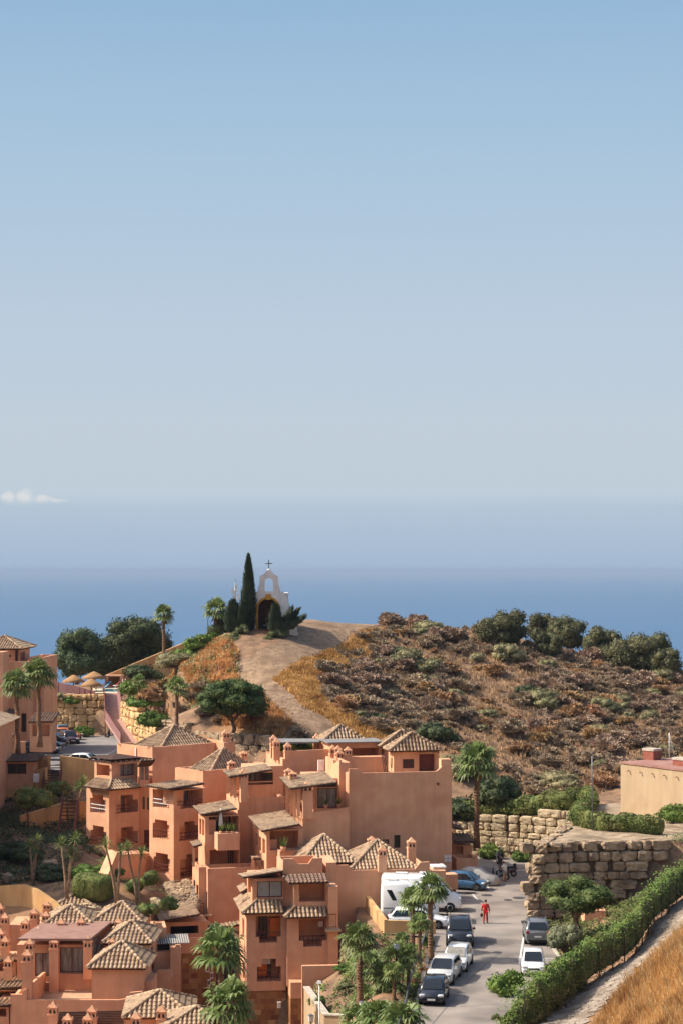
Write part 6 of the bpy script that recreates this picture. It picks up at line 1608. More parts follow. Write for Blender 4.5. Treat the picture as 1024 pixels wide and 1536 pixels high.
c = W(1022,1152,172.5); mb = MB(); mb.box((c.x,c.y,zt_+.4), (1.25,1.0,.5), -.9); mb.box((c.x,c.y,zt_+.75), (1.35,1.1,.2), -.9, 1); mb.build('chimney', [m_redw, m_kerb], r)
for i in range(6):
    p = A_+du*(1.2+i*1.55)-dv*.06; mb = MB(); mb.bar((*p,zt_-.52), (*(p-dv*.22),zt_-.56), .09); mb.build('spout', [m_tile], r)
mb = MB(); c = W(1003,1140,181); mb.tube([(c.x,c.y,zt_),(c.x,c.y,zt_+2.3)], .04, 5); mb.tube([(c.x+.5,c.y,zt_),(c.x+.05,c.y,zt_+2.0)], .025, 5); mb.build('antenna', [m_whitep], r)

r = bld('small salmon hut half hidden behind the carob tree under the boulder wall', 'hut', 892, 1410, 149, 'garden_hut')
block(r, 876, 149, None, 908, 0, 1366, 1430, depth=2.2, opsR=[(884,890,1380,1388,dict(rec=.15,k='win',rail=0))])
# ================= vehicles
m_tyre = mat('tyre_rubber', (.018,.018,.018), rough=.85)
m_rim = mat('alloy_rim', (.42,.43,.44), rough=.35, metal=.8)
m_cglass = mat('car_glass', (.012,.016,.02), rough=.04, spec=.8)
m_cdust = mat('dusty_windscreen', s2l(150,146,138), s2l(120,118,112), scale=3, rough=.4)
m_lamp = mat('headlamp', (.55,.56,.58), rough=.1, spec=.8)
m_tail = mat('tail_lamp', (.45,.02,.02), rough=.2)
m_plate = mat('number_plate', (.7,.7,.66), rough=.5)
m_trimb = mat('black_trim', (.02,.02,.022), rough=.5)
def paint(name, c, rough=.22, metal=.0, coat=.6): return mat('paint_'+name, c, tuple(min(1,x*1.12) for x in c), scale=.7, rough=rough, metal=metal, coat=coat, spec=.5)
m_black = paint('black', (.012,.013,.016)); m_silver = paint('silver', (.52,.52,.50), .35); m_whitecar = paint('white', (.74,.74,.72)); m_navy = paint('navy', (.012,.02,.035)); m_teal = paint('teal', (.012,.03,.04))
m_grey = paint('grey', (.13,.14,.15)); m_blue = paint('blue', (.035,.10,.19)); m_plum = paint('plum', (.05,.018,.022)); m_orange = paint('orange', (.45,.12,.02)); m_sky = paint('pale_blue', (.12,.22,.32))
m_cover = mat('car_cover', s2l(150,146,142), s2l(168,164,160), scale=1.5, rough=.7, bump=.3, bscale=4)
def loft(mb, secs, m=0, sm=True, cap=True):
    n = len(secs[0]); ids = [[mb.vert(p) for p in s] for s in secs]
    for a, b in zip(ids[:-1], ids[1:]):
        for j in range(n): k = (j+1)%n; mb.face((a[j], b[j], b[k], a[k]), m, sm)
    if cap: mb.face(ids[0], m); mb.face(ids[-1][::-1], m)
def car(label, loc, heading, pt, L=4.2, Wd=1.75, H=1.47, hood=.82, belt=.92, ws=(.23,.42), rear=(.86,.97), zb=.2, wr=.32, kind='hatch', wsmat=None, group=None, rails=False, wheelbase=(.17,.80), tail=.95, scale=1.0):
    # stations measured from the nose (0) to the tail (1)
    r = thing('parked_car', label, 'car', loc, heading, group)
    X = lambda f: L/2-f*L
    hw = Wd/2; mb = MB()
    prof = [(0.0,.50,.80,.36),(.012,.62,.88,.28),(.05,hood-.10,.94,zb),(.13,hood-.02,.985,zb),(ws[0]-.02,hood+.05,1.0,zb),(.34,belt-.02,1.0,zb),(.55,belt,1.0,zb),(.78,belt+.02,1.0,zb),(.92,tail,.97,zb),(.985,tail-.06,.92,.28),(1.0,tail-.16,.86,.38)]
    secs = []
    for f, zt, wk, z0 in prof:
        w_ = hw*wk; x = X(f)
        secs.append([(x,-w_*.9,z0),(x,-w_*.985,z0+.12),(x,-w_,(z0+zt)/2),(x,-w_*.965,zt-.10),(x,-w_*.86,zt-.015),(x,0,zt+.02),(x,w_*.86,zt-.015),(x,w_*.965,zt-.10),(x,w_,(z0+zt)/2),(x,w_*.985,z0+.12),(x,w_*.9,z0)])
    loft(mb, secs)
    # cabin
    xa, xb, xc, xd = X(ws[0]), X(ws[1]), X(rear[0]), X(rear[1]); zf, zr = hood+.02, tail-.06; tw = hw*.76; bw = hw*.93
    cab = [(xa,zf,bw*.9,0),(X(ws[0]*.4+ws[1]*.6),zf+(H-zf)*.62,None,0),(xb,H-.05,tw,0),((xb+xc)/2,H,tw,0),(xc,H-.06,tw*.97,0),(xd,zr,bw*.9,0)]
    secs = []
    def cabw(z): return bw+(tw-bw)*max(0,min(1,(z-belt)/(H-belt)))
    for x, z, w0, _ in cab:
        wt = cabw(z); wb = bw; zl = belt-.12
        secs.append([(x,-wb,zl),(x,-wt,max(zl+.01,z-.05)),(x,-wt*.88,z),(x,0,z+.02),(x,wt*.88,z),(x,wt,max(zl+.01,z-.05)),(x,wb,zl)])
    loft(mb, secs)
    if rails:
        for s in (-1,1): mb.bar((xb-.1,s*tw*.9,H+.06),(xc+.1,s*tw*.9,H+.06),.05,.05)
    mb.build('body', pt, r)
    # glass
    def quadP(name, pts, m): g = MB(); g.q(pts); g.q([tuple(Vector(p)-Vector((0,0,.004))) for p in pts][::-1]); return g.build(name, m, r)
    off = .012
    def lerp(a, b, t): return a+(b-a)*t
    xw0, xw1 = lerp(xa,xb,.08), lerp(xa,xb,.93); zw0, zw1 = lerp(zf,H-.03,.08)+.05, lerp(zf,H-.03,.93)+.05
    xm, zm = lerp(xa,xb,.6), zf+(H-zf)*.62+.035; wm = cabw(zm)*.86
    g = MB(); g.q([(xw0+.02,-bw*.80,zw0),(xw0+.02,bw*.80,zw0),(xm+.03,wm,zm),(xm+.03,-wm,zm)]); g.q([(xm+.03,-wm,zm),(xm+.03,wm,zm),(xw1+.02,tw*.84,zw1),(xw1+.02,-tw*.84,zw1)]); g.build('windscreen', wsmat or m_cglass, r)
    xr0, xr1 = lerp(xd,xc,.18), lerp(xd,xc,.92); z0, z1 = lerp(zr,H-.06,.18)+.045, lerp(zr,H-.06,.92)+.03
    quadP('rear_window', [(xr0-.03,bw*.78,z0),(xr0-.03,-bw*.78,z0),(xr1-.03,-tw*.8,z1),(xr1-.03,tw*.8,z1)], m_cglass)
    for s in (-1,1):
        zlo = belt+.03; zhi = H-.12
        def sx(z, front): # window outline edge following the pillars
            return lerp(xa,xb,max(0,(z-zf)/(H-zf)))-.16 if front else lerp(xd,xc,max(0,(z-zr)/(H-zr)))+.14
        mid = (xb+xc)/2+.05
        for nm, (p0, p1, q0, q1) in (('side_window',(sx(zlo,1),mid+.04,sx(zhi,1),mid+.04)),('side_window',(mid-.04,sx(zlo,0),mid-.04,sx(zhi,0)))):
            wl, wh = cabw(zlo)+off, cabw(zhi)+off
            pts = [(p0,s*wl,zlo),(p1,s*wl,zlo),(q1,s*wh,zhi),(q0,s*wh,zhi)]
            g = MB(); g.q(pts); g.build(nm, m_cglass, r)
        g = MB(); g.box((xa-.25,s*(bw+.12),belt+.1), (.12,.22,.15), 0, 0, .8); g.build('mirror', pt, r)
        for f in wheelbase:
            x = X(f); 
            aw = MB(); aw.lathe([(wr*1.16,s*(hw-.05)),(wr*1.16,s*(hw+.004))], c=(x,0,wr*1.02), n=18, axis='Y', sm=False); aw.build('wheel_arch', m_trimb, r)
            wt = MB(); wt.lathe([(wr*.7,s*(hw-.2)),(wr,s*(hw-.19)),(wr,s*(hw-.02)),(wr*.93,s*(hw+.014)),(wr*.68,s*(hw+.016))], c=(x,0,wr), n=18, axis='Y'); t = wt.build('wheel', m_tyre, r)
            rm = MB(); rm.lathe([(wr*.66,s*(hw-.05)),(wr*.66,s*(hw+.020)),(wr*.5,s*(hw+.008)),(wr*.16,s*(hw+.024))], c=(x,0,wr), n=18, axis='Y', sm=False)
            for q in range(5):
                a = q*1.2566; rm.box((x+math.cos(a)*wr*.4,s*(hw+.018),wr+math.sin(a)*wr*.4), (wr*.46,.014,wr*.13), 0, 1, 1, 0, -a)
            rm.build('rim', [m_trimb, m_rim], t)
        g = MB(); g.blob((X(.045),s*hw*.70,hood-.17), (.16,.19,.085), e=1.8, sub=3, amp=.03); g.build('headlight', m_lamp, r)
        g = MB(); g.box((X(.985)-.02,s*hw*.80,tail-.12), (.1,.2,.2), 0, 0, .9); g.build('tail_light', m_tail, r)
        g = MB()
        for f in (.5,.68): g.box((X(f),s*(hw+.006),belt-.16), (.16,.02,.03))
        g.build('door_handle', pt, r)
    g = MB(); g.box((X(.0)-.005,0,.53), (.06,hw*1.0,.13)); g.box((X(0)-.01,0,.36), (.05,hw*1.2,.10)); g.build('grille', m_trimb, r)
    g = MB(); g.box((X(0)+.03,0,.43), (.02,.5,.11)); g.build('number_plate', m_plate, r)
    g = MB(); g.box((X(1)-.012,0,tail-.42), (.02,.5,.11)); g.build('number_plate', m_plate, r)
    g = MB(); g.box((X(.99)-.02,0,.36), (.06,hw*1.5,.16)); g.build('bumper', m_trimb, r)
    return r
def at_road(px, py, h, L, back=False, z=0.0):
    p = G(px, py, z); d = Vector((math.cos(h), math.sin(h), 0)); return p-d*(L/2) if not back else p+d*(L/2)
RD = lambda deg: R(deg)
gk = 'cars parked along the kerb'
h = R(-90-8); car('small black hatchback at the lower end of the kerb row', at_road(646,1510,h,3.8), h, m_black, L=3.8, Wd=1.66, H=1.45, group=gk, ws=(.2,.38))
h = R(-90-13); car('silver car with a dusty dark windscreen, second from the lower end of the kerb row', at_road(657,1479,h,4.25), h, m_silver, L=4.25, Wd=1.8, H=1.5, ws=(.19,.42), hood=.86, group=gk)
h = R(-90-11); car('white car with a screened windscreen between the silver car and the black SUV', at_road(679,1460,h,4.2), h, m_whitecar, L=4.2, Wd=1.74, H=1.5, wsmat=m_cdust, group=gk)
h = R(-90-3); car('big black SUV facing down the road beside the campers', at_road(689,1423,h,4.75), h, m_black, L=4.75, Wd=1.93, H=1.78, hood=1.05, belt=1.12, tail=1.08, wr=.37, ws=(.24,.40), rear=(.88,.985), rails=True, zb=.26, group=gk)
h = R(90-3); car('dark grey SUV with red tail lights parked under the boulder wall', at_road(806,1419,h,4.5,True), h, m_grey, L=4.5, Wd=1.86, H=1.7, hood=1.0, belt=1.08, tail=1.08, wr=.35, rails=True, rear=(.88,.985), zb=.25)
h = R(-90-5); car('white small car facing the camera behind the ivy hedge', at_road(799,1466,h,3.7), h, m_whitecar, L=3.7, Wd=1.62, H=1.48, ws=(.18,.38))
h = R(-22); car('blue hatchback parked across the end of the big blank wall', W(697,1326,168.6)*1.0, h, m_blue, L=3.9, Wd=1.7, H=1.5, ws=(.2,.42), rear=(.84,.98))
bpy.data.objects['parked_car.006'].location.z = 0
h = R(-3); o = car('white estate car in front of the caravan behind the tan parapet', Vector((XX(626,150.6),150.6,0)), h, m_whitecar, L=4.6, Wd=1.78, H=1.5)
z = 6.2; gl_ = 'cars in the upper car park'
car('dark teal saloon nearest the stairs in the upper car park', Vector((XX(61,226),226,z)), R(-8), m_teal, L=4.7, Wd=1.82, H=1.48, ws=(.26,.44), rear=(.80,.95), group=gl_)
car('dark blue hatchback just behind the teal saloon', Vector((XX(70,231.5),231.5,z)), R(-10), m_navy, L=4.2, Wd=1.76, H=1.5, group=gl_)
car('black SUV in the shade behind the dark blue hatchback', Vector((XX(76,236.5),236.5,z)), R(-10), m_black, L=4.5, Wd=1.86, H=1.75, hood=1.0, belt=1.08, tail=1.08, wr=.36, group=gl_)
car('dark plum hatchback facing the camera in the upper car park', Vector((XX(104,239.5),239.5,z)), R(-68), m_plum, L=4.1, Wd=1.75, H=1.5, group=gl_)
car('orange car half hidden behind the plum hatchback', Vector((XX(100,244.5),244.5,z)), R(-15), m_orange, L=4.0, Wd=1.72, H=1.46, group=gl_)
car('pale blue car at the foot of the golden boulder wall', Vector((XX(94,248.2),248.2,z)), R(-75), m_sky, L=4.0, Wd=1.72, H=1.5, group=gl_)
car('silver white saloon behind the tan retaining wall of the upper car park', Vector((XX(130,210.5),210.5,z)), R(-16), m_whitecar, L=4.5, Wd=1.8, H=1.45, ws=(.26,.44), rear=(.78,.94), group=gl_)
car('white car half hidden by the wide hipped roof below the pool ramp', Vector((XX(211,221),221,z)), R(195), m_whitecar, L=4.4, Wd=1.78, H=1.48, group=gl_)
# covered car
r = thing('covered_car', 'car under a grey cover behind the blue hatchback', 'car', (XX(713,171.2),171.2,0), R(-20))
mb = MB(); secs = []
for f, zt, w_ in ((0,.45,.7),(.05,.75,.82),(.25,.95,.88),(.42,1.42,.80),(.7,1.45,.80),(.92,1.0,.85),(1,.5,.72)):
    x = 2.0-4.0*f; secs.append([(x,-w_,.12),(x,-w_*1.0,zt*.6),(x,-w_*.78,zt*.97),(x,0,zt+.02),(x,w_*.78,zt*.97),(x,w_,zt*.6),(x,w_,.12)])
loft(mb, secs); mb.build('cover', m_cover, r)
for f in (1.25,-1.2):
    for s in (-1,1):
        mb = MB(); mb.lathe([(.2,s*.66),(.3,s*.67),(.3,s*.84),(.2,s*.85)], c=(f,0,.3), n=14, axis='Y'); mb.build('wheel', m_tyre, r)
# motorhome
r = thing('motorhome', 'white motorhome with a van cab parked along the salmon wall', 'motorhome', (XX(632,158),158.2,0), R(-4))
mb = MB(); L_ = 6.3; hw = 1.1; secs = []
def ring(x, zb_, zt, w_, wt): return [(x,-w_*.96,zb_),(x,-w_,zb_+.2),(x,-w_,zt-.25),(x,-wt,zt-.04),(x,0,zt),(x,wt,zt-.04),(x,w_,zt-.25),(x,w_,zb_+.2),(x,w_*.96,zb_)]
for x, zb_, zt, w_, wt in ((-3.15,.55,2.70,1.08,.95),(-3.08,.45,2.84,1.1,1.0),(.6,.4,2.86,1.1,1.0),(1.1,.38,2.80,1.08,.92),(1.65,.36,2.40,1.02,.78),(2.15,.34,1.86,.98,.76),(2.45,.32,1.46,.97,.8),(2.95,.32,1.24,.95,.78),(3.1,.36,.95,.88,.7),(3.15,.42,.7,.8,.6)): secs.append(ring(x,zb_,zt,w_,wt))
loft(mb, secs); mb.build('body', m_whitecar, r)
def sq(name, pts, m, parent): g = MB(); g.q(pts); n = (Vector(pts[1])-Vector(pts[0])).cross(Vector(pts[2])-Vector(pts[0])).normalized()*.01; g.q([tuple(Vector(p)-n) for p in pts][::-1]); return g.build(name, m, parent)
sq('windscreen', [(2.43,-.74,1.55),(2.43,.74,1.55),(1.62,.72,2.44),(1.62,-.72,2.44)], m_cglass, r)
for s in (-1,1):
    sq('side_window', [(1.15,s*1.105,1.35),(2.25,s*1.0,1.35),(1.62,s*1.06,2.0),(1.15,s*1.105,2.05)], m_cglass, r)
    sq('side_window', [(-1.9,s*1.112,1.6),(-.9,s*1.112,1.6),(-.9,s*1.112,2.1),(-1.9,s*1.112,2.1)], m_cglass, r); sq('side_window', [(-.3,s*1.112,1.7),(.3,s*1.112,1.7),(.3,s*1.112,2.15),(-.3,s*1.112,2.15)], m_cglass, r)
    for x in (2.25,-1.75):
        g = MB(); g.lathe([(.42,s*.95),(.42,s*1.105 if x < 0 else s*.99)], c=(x,0,.36), n=18, axis='Y', sm=False); g.build('wheel_arch', m_trimb, r)
        k = 1.0 if x < 0 else .89
        g = MB(); g.lathe([(.24,s*.8*k),(.35,s*.82*k),(.35,s*1.1*k),(.24,s*1.12*k)], c=(x,0,.35), n=18, axis='Y'); t = g.build('wheel', m_tyre, r)
        g = MB(); g.lathe([(.23,s*1.0*k),(.23,s*1.125*k),(.08,s*1.11*k)], c=(x,0,.35), n=16, axis='Y'); g.build('rim', m_rim, t)
    g = MB(); g.blob((3.0,s*.72,1.0), (.16,.15,.15), e=1.6, sub=3, amp=.02); g.build('headlight', m_lamp, r); g = MB(); g.box((2.0,s*1.2,1.5), (.16,.2,.32)); g.build('mirror', m_trimb, r)
    sq('stripe', [(-3.0,s*1.112,1.0),(.9,s*1.112,1.0),(.9,s*1.112,1.12),(-3.0,s*1.112,1.12)], m_grey, r)
g = MB(); g.box((3.13,0,.85), (.06,1.1,.2)); g.build('grille', m_trimb, r)
g = MB(); g.box((-1.6,0,2.9), (.9,.7,.12)); g.build('roof_hatch', m_whitep, r); g = MB(); g.box((.1,.3,2.9), (.6,.6,.12)); g.build('roof_hatch', m_whitep, r)
# caravan
r = thing('caravan', 'white caravan with a raised front and slanted window, nearer than the motorhome', 'caravan', (XX(614,153.2),153.2,0), R(-3))
mb = MB(); secs = []
for x, zb_, zt, w_, wt in ((-2.2,.9,2.5,1.0,.9),(-2.15,.6,2.95,1.08,.95),(-1.95,.45,3.12,1.1,1.0),(-.2,.42,3.14,1.1,1.0),(.1,.42,2.95,1.1,1.0),(2.0,.42,2.9,1.1,1.0),(2.18,.6,2.6,1.05,.95),(2.22,.9,1.8,1.0,.9)): secs.append(ring(x,zb_,zt,w_,wt))
loft(mb, secs); mb.build('body', m_whitecar, r)
for s in (-1,1):
    sq('side_window', [(-1.75,s*1.112,2.55),(-1.35,s*1.112,2.55),(-.95,s*1.112,1.75),(-1.3,s*1.112,1.75)], m_cglass, r); sq('side_window', [(.3,s*1.112,1.5),(1.5,s*1.112,1.5),(1.5,s*1.112,2.1),(.3,s*1.112,2.1)], m_cglass, r)
    g = MB(); g.lathe([(.24,s*.85),(.34,s*.87),(.34,s*1.1),(.24,s*1.115)], c=(.1,0,.34), n=16, axis='Y'); t = g.build('wheel', m_tyre, r); g = MB(); g.lathe([(.22,s*1.0),(.22,s*1.122),(.08,s*1.11)], c=(.1,0,.34), n=16, axis='Y'); g.build('rim', m_rim, t)
    sq('stripe', [(-2.0,s*1.112,1.1),(1.95,s*1.112,1.1),(1.95,s*1.112,1.2),(-2.0,s*1.112,1.2)], m_grey, r)
g = MB(); g.box((-1.3,0,3.18), (.7,.7,.14)); g.build('roof_hatch', m_whitep, r); g = MB(); g.box((1.0,0,2.95), (.7,.7,.12)); g.build('roof_hatch', m_whitep, r)
g = MB(); g.bar((2.1,-.4,.5),(3.0,0,.5),.08); g.bar((2.1,.4,.5),(3.0,0,.5),.08); g.tube([(2.85,0,0),(2.85,0,.7)],.05,8); g.build('drawbar', m_trimb, r)
# motor scooters
def scooter(label, loc, h, body):
    r = thing('motor_scooter', label, 'scooter', loc, h)
    for x in (.68,-.62):
        g = MB(); g.lathe([(.17,-.06),(.28,-.055),(.28,.055),(.17,.06)], c=(x,0,.28), n=18, axis='Y'); t = g.build('wheel', m_tyre, r); g = MB(); g.lathe([(.16,-.065),(.05,-.07),(.05,.07),(.16,.065)], c=(x,0,.28), n=14, axis='Y'); g.build('rim', m_rim, t)
    mb = MB(); secs = []
    for x, z0, z1, w_ in ((-.95,.66,.80,.06),(-.75,.48,.84,.14),(-.35,.34,.80,.17),(-.02,.26,.60,.16),(.2,.22,.36,.16),(.38,.22,.46,.17),(.5,.4,.95,.2),(.6,.6,1.05,.14),(.66,.75,1.0,.06)):
        secs.append([(x,-w_,z0),(x,-w_,(z0+z1)/2),(x,-w_*.6,z1),(x,w_*.6,z1),(x,w_,(z0+z1)/2),(x,w_,z0)])
    loft(mb, secs); mb.build('body', body, r)
    g = MB(); g.blob((-.42,0,.84), (.42,.15,.07), e=1.8, sub=3, amp=.03); g.build('seat', m_trimb, r)
    g = MB(); g.tube([(.68,0,.28),(.5,0,1.0)], .035, 6); g.tube([(.46,-.34,1.06),(.5,0,1.02),(.46,.34,1.06)], .02, 6); g.build('handlebar', m_trimb, r)
    for s in (-1,1): g = MB(); g.tube([(.47,s*.25,1.06),(.5,s*.3,1.22)], .01, 5); g.box((.5,s*.32,1.25), (.03,.12,.08)); g.build('mirror', m_trimb, r)
    g = MB(); g.blob((.63,0,.86), (.07,.09,.08), e=1.3, sub=3, amp=0); g.build('headlight', m_lamp, r); g = MB(); g.box((-.96,0,.74), (.04,.14,.06)); g.build('tail_light', m_tail, r)
    g = MB(); g.box((-.72,0,1.02), (.3,.34,.26), 0, 0, .85); g.build('top_box', m_trimb, r)
    return r
scooter('black motor scooter beside the man in the white shirt', (XX(748,173.5),173.5,0), R(176), m_black)
scooter('dark red tailed scooter behind the man in the white shirt', (XX(759,175.5),175.5,0), R(170), m_plum)
scooter('dark scooter standing beside the person in grey at the road bend', (XX(748,182.5),182.5,0), R(100), m_grey)
scooter('dark scooter under the maroon pool ramp', (XX(171,248),247,6.2), R(160), m_black)

# ================= people
m_skin = mat('skin', s2l(196,146,118), s2l(206,158,130), scale=6, rough=.6)
m_hair = mat('dark_hair', s2l(46,34,28))
def skinmesh(name, verts, edges, mt, parent, sub=2):
    me = bpy.data.meshes.new(name); me.from_pydata([v[0] for v in verts], edges, []); o = bpy.data.objects.new(name, me); COL.objects.link(o)
    sk = o.modifiers.new('skin', 'SKIN'); sk.use_smooth_shade = True
    for i, v in enumerate(verts):
        r_ = v[1]; me.skin_vertices[0].data[i].radius = (r_, r_) if not hasattr(r_,'__len__') else r_
    me.skin_vertices[0].data[0].use_root = True
    ss = o.modifiers.new('sub', 'SUBSURF'); ss.levels = sub; ss.render_levels = sub
    dg = bpy.context.evaluated_depsgraph_get(); dg.update()
    nm = bpy.data.meshes.new_from_object(o.evaluated_get(dg)); o.modifiers.clear(); o.data = nm; bpy.data.meshes.remove(me)
    nm.materials.clear(); nm.materials.append(mt); o.parent = parent
    for p in nm.polygons: p.use_smooth = True
    return o
def person(label, loc, rz, H_, jacket, trousers, shoe, pose, bare_legs=False, sleeves=1.0):
    # pose: joint positions; faces +Y in its own frame
    r = thing('person', label, 'person', loc, rz, scale=H_/1.75)
    J = dict(pelvis=(0,0,.95), waist=(0,0,1.08), chest=(0,.0,1.30), neck=(0,.0,1.48), headb=(0,.02,1.56), head=(0,.03,1.66), crown=(0,.02,1.72))
    J.update(pose)
    V = []; E = []; ix = {}
    def add(n, p, r_, par=None):
        ix[n] = len(V); V.append((p, r_)); 
        if par: E.append((ix[par], ix[n]))
    add('pelvis', J['pelvis'], .10); add('waist', J['waist'], .095,'pelvis'); add('chest', J['chest'], .11,'waist'); add('neck', J['neck'], .058,'chest'); add('headb', J['headb'], (.072,.085),'neck'); add('head', J['head'], (.078,.096),'headb'); add('crown', J['crown'], (.055,.07),'head')
    for s in ('l','r'):
        add('sh'+s, J['sh'+s], .062,'chest'); add('el'+s, J['el'+s], .043,'sh'+s); add('wr'+s, J['wr'+s], .030,'el'+s)
        w_ = Vector(J['wr'+s]); f = (w_-Vector(J['el'+s])).normalized(); sd_ = Vector((0,1,0)); 
        pm = w_+f*.09; add('pm'+s, tuple(pm), (.018,.036),'wr'+s)
        for q in range(4): t = pm+sd_*(.03-.02*q)+f*.03; add('f%d%s'%(q,s), tuple(t+f*(.045+.01*(q in (1,2)))+Vector((0,0,0))), .009,'pm'+s); add('g%d%s'%(q,s), tuple(t+f*(.075+.01*(q in (1,2)))+Vector((-.012 if s == 'l' else .012,0,0))), .008,'f%d%s'%(q,s))
        th = w_+f*.05+sd_*.045; add('th'+s, tuple(th), .011,'wr'+s); add('ti'+s, tuple(th+f*.04+sd_*.012), .009,'th'+s)
        add('hp'+s, J['hp'+s], .088,'pelvis'); add('kn'+s, J['kn'+s], .056,'hp'+s); add('an'+s, J['an'+s], .038,'kn'+s); a = Vector(J['an'+s]); add('toe'+s, (a.x,a.y+.15,a.z-.045), .03,'an'+s)
    skinmesh('body', V, E, m_skin, r)
    def sub(name, names, links, k, mt):
        vs = []; im = {}
        for n, rr in names: im[n] = len(vs); vs.append((J[n] if n in J else V[ix[n]][0], rr))
        return skinmesh(name, vs, [(im[a], im[b]) for a, b in links], mt, r)
    e = lambda a, b, t: tuple(Vector(J[a]).lerp(Vector(J[b]), t))
    for s in ('l','r'): J['cu'+s] = e('el'+s,'wr'+s,.9) if sleeves == 1.0 else e('sh'+s,'el'+s,.7)
    J['hem'] = tuple(Vector(J['pelvis'])+Vector((0,0,-.06))); J['coll'] = e('chest','neck',.8)
    names = [('waist',.155),('hem',.16),('chest',.17),('coll',.08)]; links = [('waist','hem'),('waist','chest'),('chest','coll')]
    for s in ('l','r'):
        names += [('sh'+s,.08)]; links += [('chest','sh'+s)]
        if sleeves == 1.0: names += [('el'+s,.06),('cu'+s,.05)]; links += [('sh'+s,'el'+s),('el'+s,'cu'+s)]
        else: names += [('cu'+s,.07)]; links += [('sh'+s,'cu'+s)]
    sub('jacket' if sleeves == 1.0 else 'shirt', names, links, 1, jacket)
    names = [('pelvis',.15)]; links = []
    for s in ('l','r'):
        J['le'+s] = e('kn'+s,'an'+s,.93) if not bare_legs else e('hp'+s,'kn'+s,.85)
        names += [('hp'+s,.105)]; links += [('pelvis','hp'+s)]
        if not bare_legs: names += [('kn'+s,.078),('le'+s,.068)]; links += [('hp'+s,'kn'+s),('kn'+s,'le'+s)]
        else: names += [('le'+s,.09)]; links += [('hp'+s,'le'+s)]
    sub('trousers' if not bare_legs else 'shorts', names, links, 1, trousers)
    for s in ('l','r'):
        a = Vector(J['an'+s]); g = MB(); g.blob((a.x,a.y+.06,a.z-.035), (.05,.14,.05), e=1.7, sub=3, amp=.03); g.build('shoe', shoe, r)
    hd = Vector(J['head']); g = MB(); g.blob((hd.x,hd.y-.022,hd.z+.03), (.092,.098,.10), e=1.2, sub=4, amp=.06); g.build('hair', m_hair, r)
    g = MB()
    for s in (-1,1): g.blob((hd.x+s*.032,hd.y+.088,hd.z+.0), (.012,.008,.008), sub=2, amp=0); g.blob((hd.x+s*.083,hd.y,hd.z-.01), (.012,.02,.03), 1, sub=2, amp=0)
    g.blob((hd.x,hd.y+.1,hd.z-.03), (.013,.016,.022), 1, sub=2, amp=0); g.blob((hd.x,hd.y+.088,hd.z-.068), (.026,.008,.007), 2, sub=2, amp=0); g.build('face', [m_hair, m_skin, m_tail], r)
    return r, J
m_redc = mat('red_work_clothes', (.50,.018,.014), (.42,.012,.010), scale=6, rough=.8); m_dshoe = mat('dark_shoes', (.02,.018,.016)); m_wshirt = mat('white_shirt', (.66,.64,.62), (.58,.56,.54), scale=5); m_short = mat('grey_shorts', s2l(150,140,132)); m_gshirt = mat('grey_shirt', s2l(98,98,108)); m_dtro = mat('dark_trousers', s2l(52,50,56))
walk = dict(shl=(-.19,0,1.40), shr=(.19,0,1.40), ell=(-.27,-.03,1.12), elr=(.26,.04,1.12), wrl=(-.30,.06,.90), wrr=(.29,-.02,.88), hpl=(-.09,0,.90), hpr=(.09,0,.90), knl=(-.11,-.02,.48), knr=(.10,.10,.50), anl=(-.12,-.16,.09), anr=(.10,.16,.07))
p = G(727.5,1385,0); o, J = person('person in bright red jacket and trousers walking up the road with a dark bag', p, R(-12), 1.78, m_redc, m_redc, m_dshoe, walk)
mb = MB(); mb.blob((0,0,-.14), (.10,.17,.13), e=2, sub=4, amp=.06); mb.tube([(0,-.1,-.04),(0,-.05,.06),(0,.05,.06),(0,.1,-.04)], .012, 6)
b = mb.build('bag', m_trimb); q = Matrix.Rotation(R(-12),3,'Z') @ (Vector((-.318,.10,.735))*(1.78/1.75)); b.location = p+q; tag(b, 'dark round bag held by the person in red', 'bag')
stand = dict(chest=(0,.06,1.29), neck=(0,.12,1.46), headb=(0,.16,1.53), head=(0,.2,1.62), crown=(0,.2,1.68), shl=(-.19,.06,1.40), shr=(.19,.06,1.40), ell=(-.24,.16,1.14), elr=(.24,.18,1.14), wrl=(-.16,.36,1.02), wrr=(.16,.36,1.02), hpl=(-.09,0,.90), hpr=(.09,0,.90), knl=(-.11,.03,.48), knr=(.11,.02,.48), anl=(-.12,-.02,.07), anr=(.12,-.02,.07))
person('person in a white shirt and grey shorts bending over the black scooter', (XX(756.5,172.6),172.6,0), R(35), 1.74, m_wshirt, m_short, m_dshoe, stand, True, .5)
st2 = dict(shl=(-.19,0,1.40), shr=(.19,0,1.40), ell=(-.25,-.02,1.13), elr=(.25,.0,1.13), wrl=(-.24,.12,.92), wrr=(.24,.14,.94), hpl=(-.09,0,.90), hpr=(.09,0,.90), knl=(-.10,.02,.48), knr=(.10,.02,.48), anl=(-.11,-.02,.07), anr=(.11,-.02,.07))
person('person in a grey top standing at the road bend by the stone wall', (XX(747.5,181.5),181.4,0), R(-110), 1.72, m_gshirt, m_dtro, m_dshoe, st2)
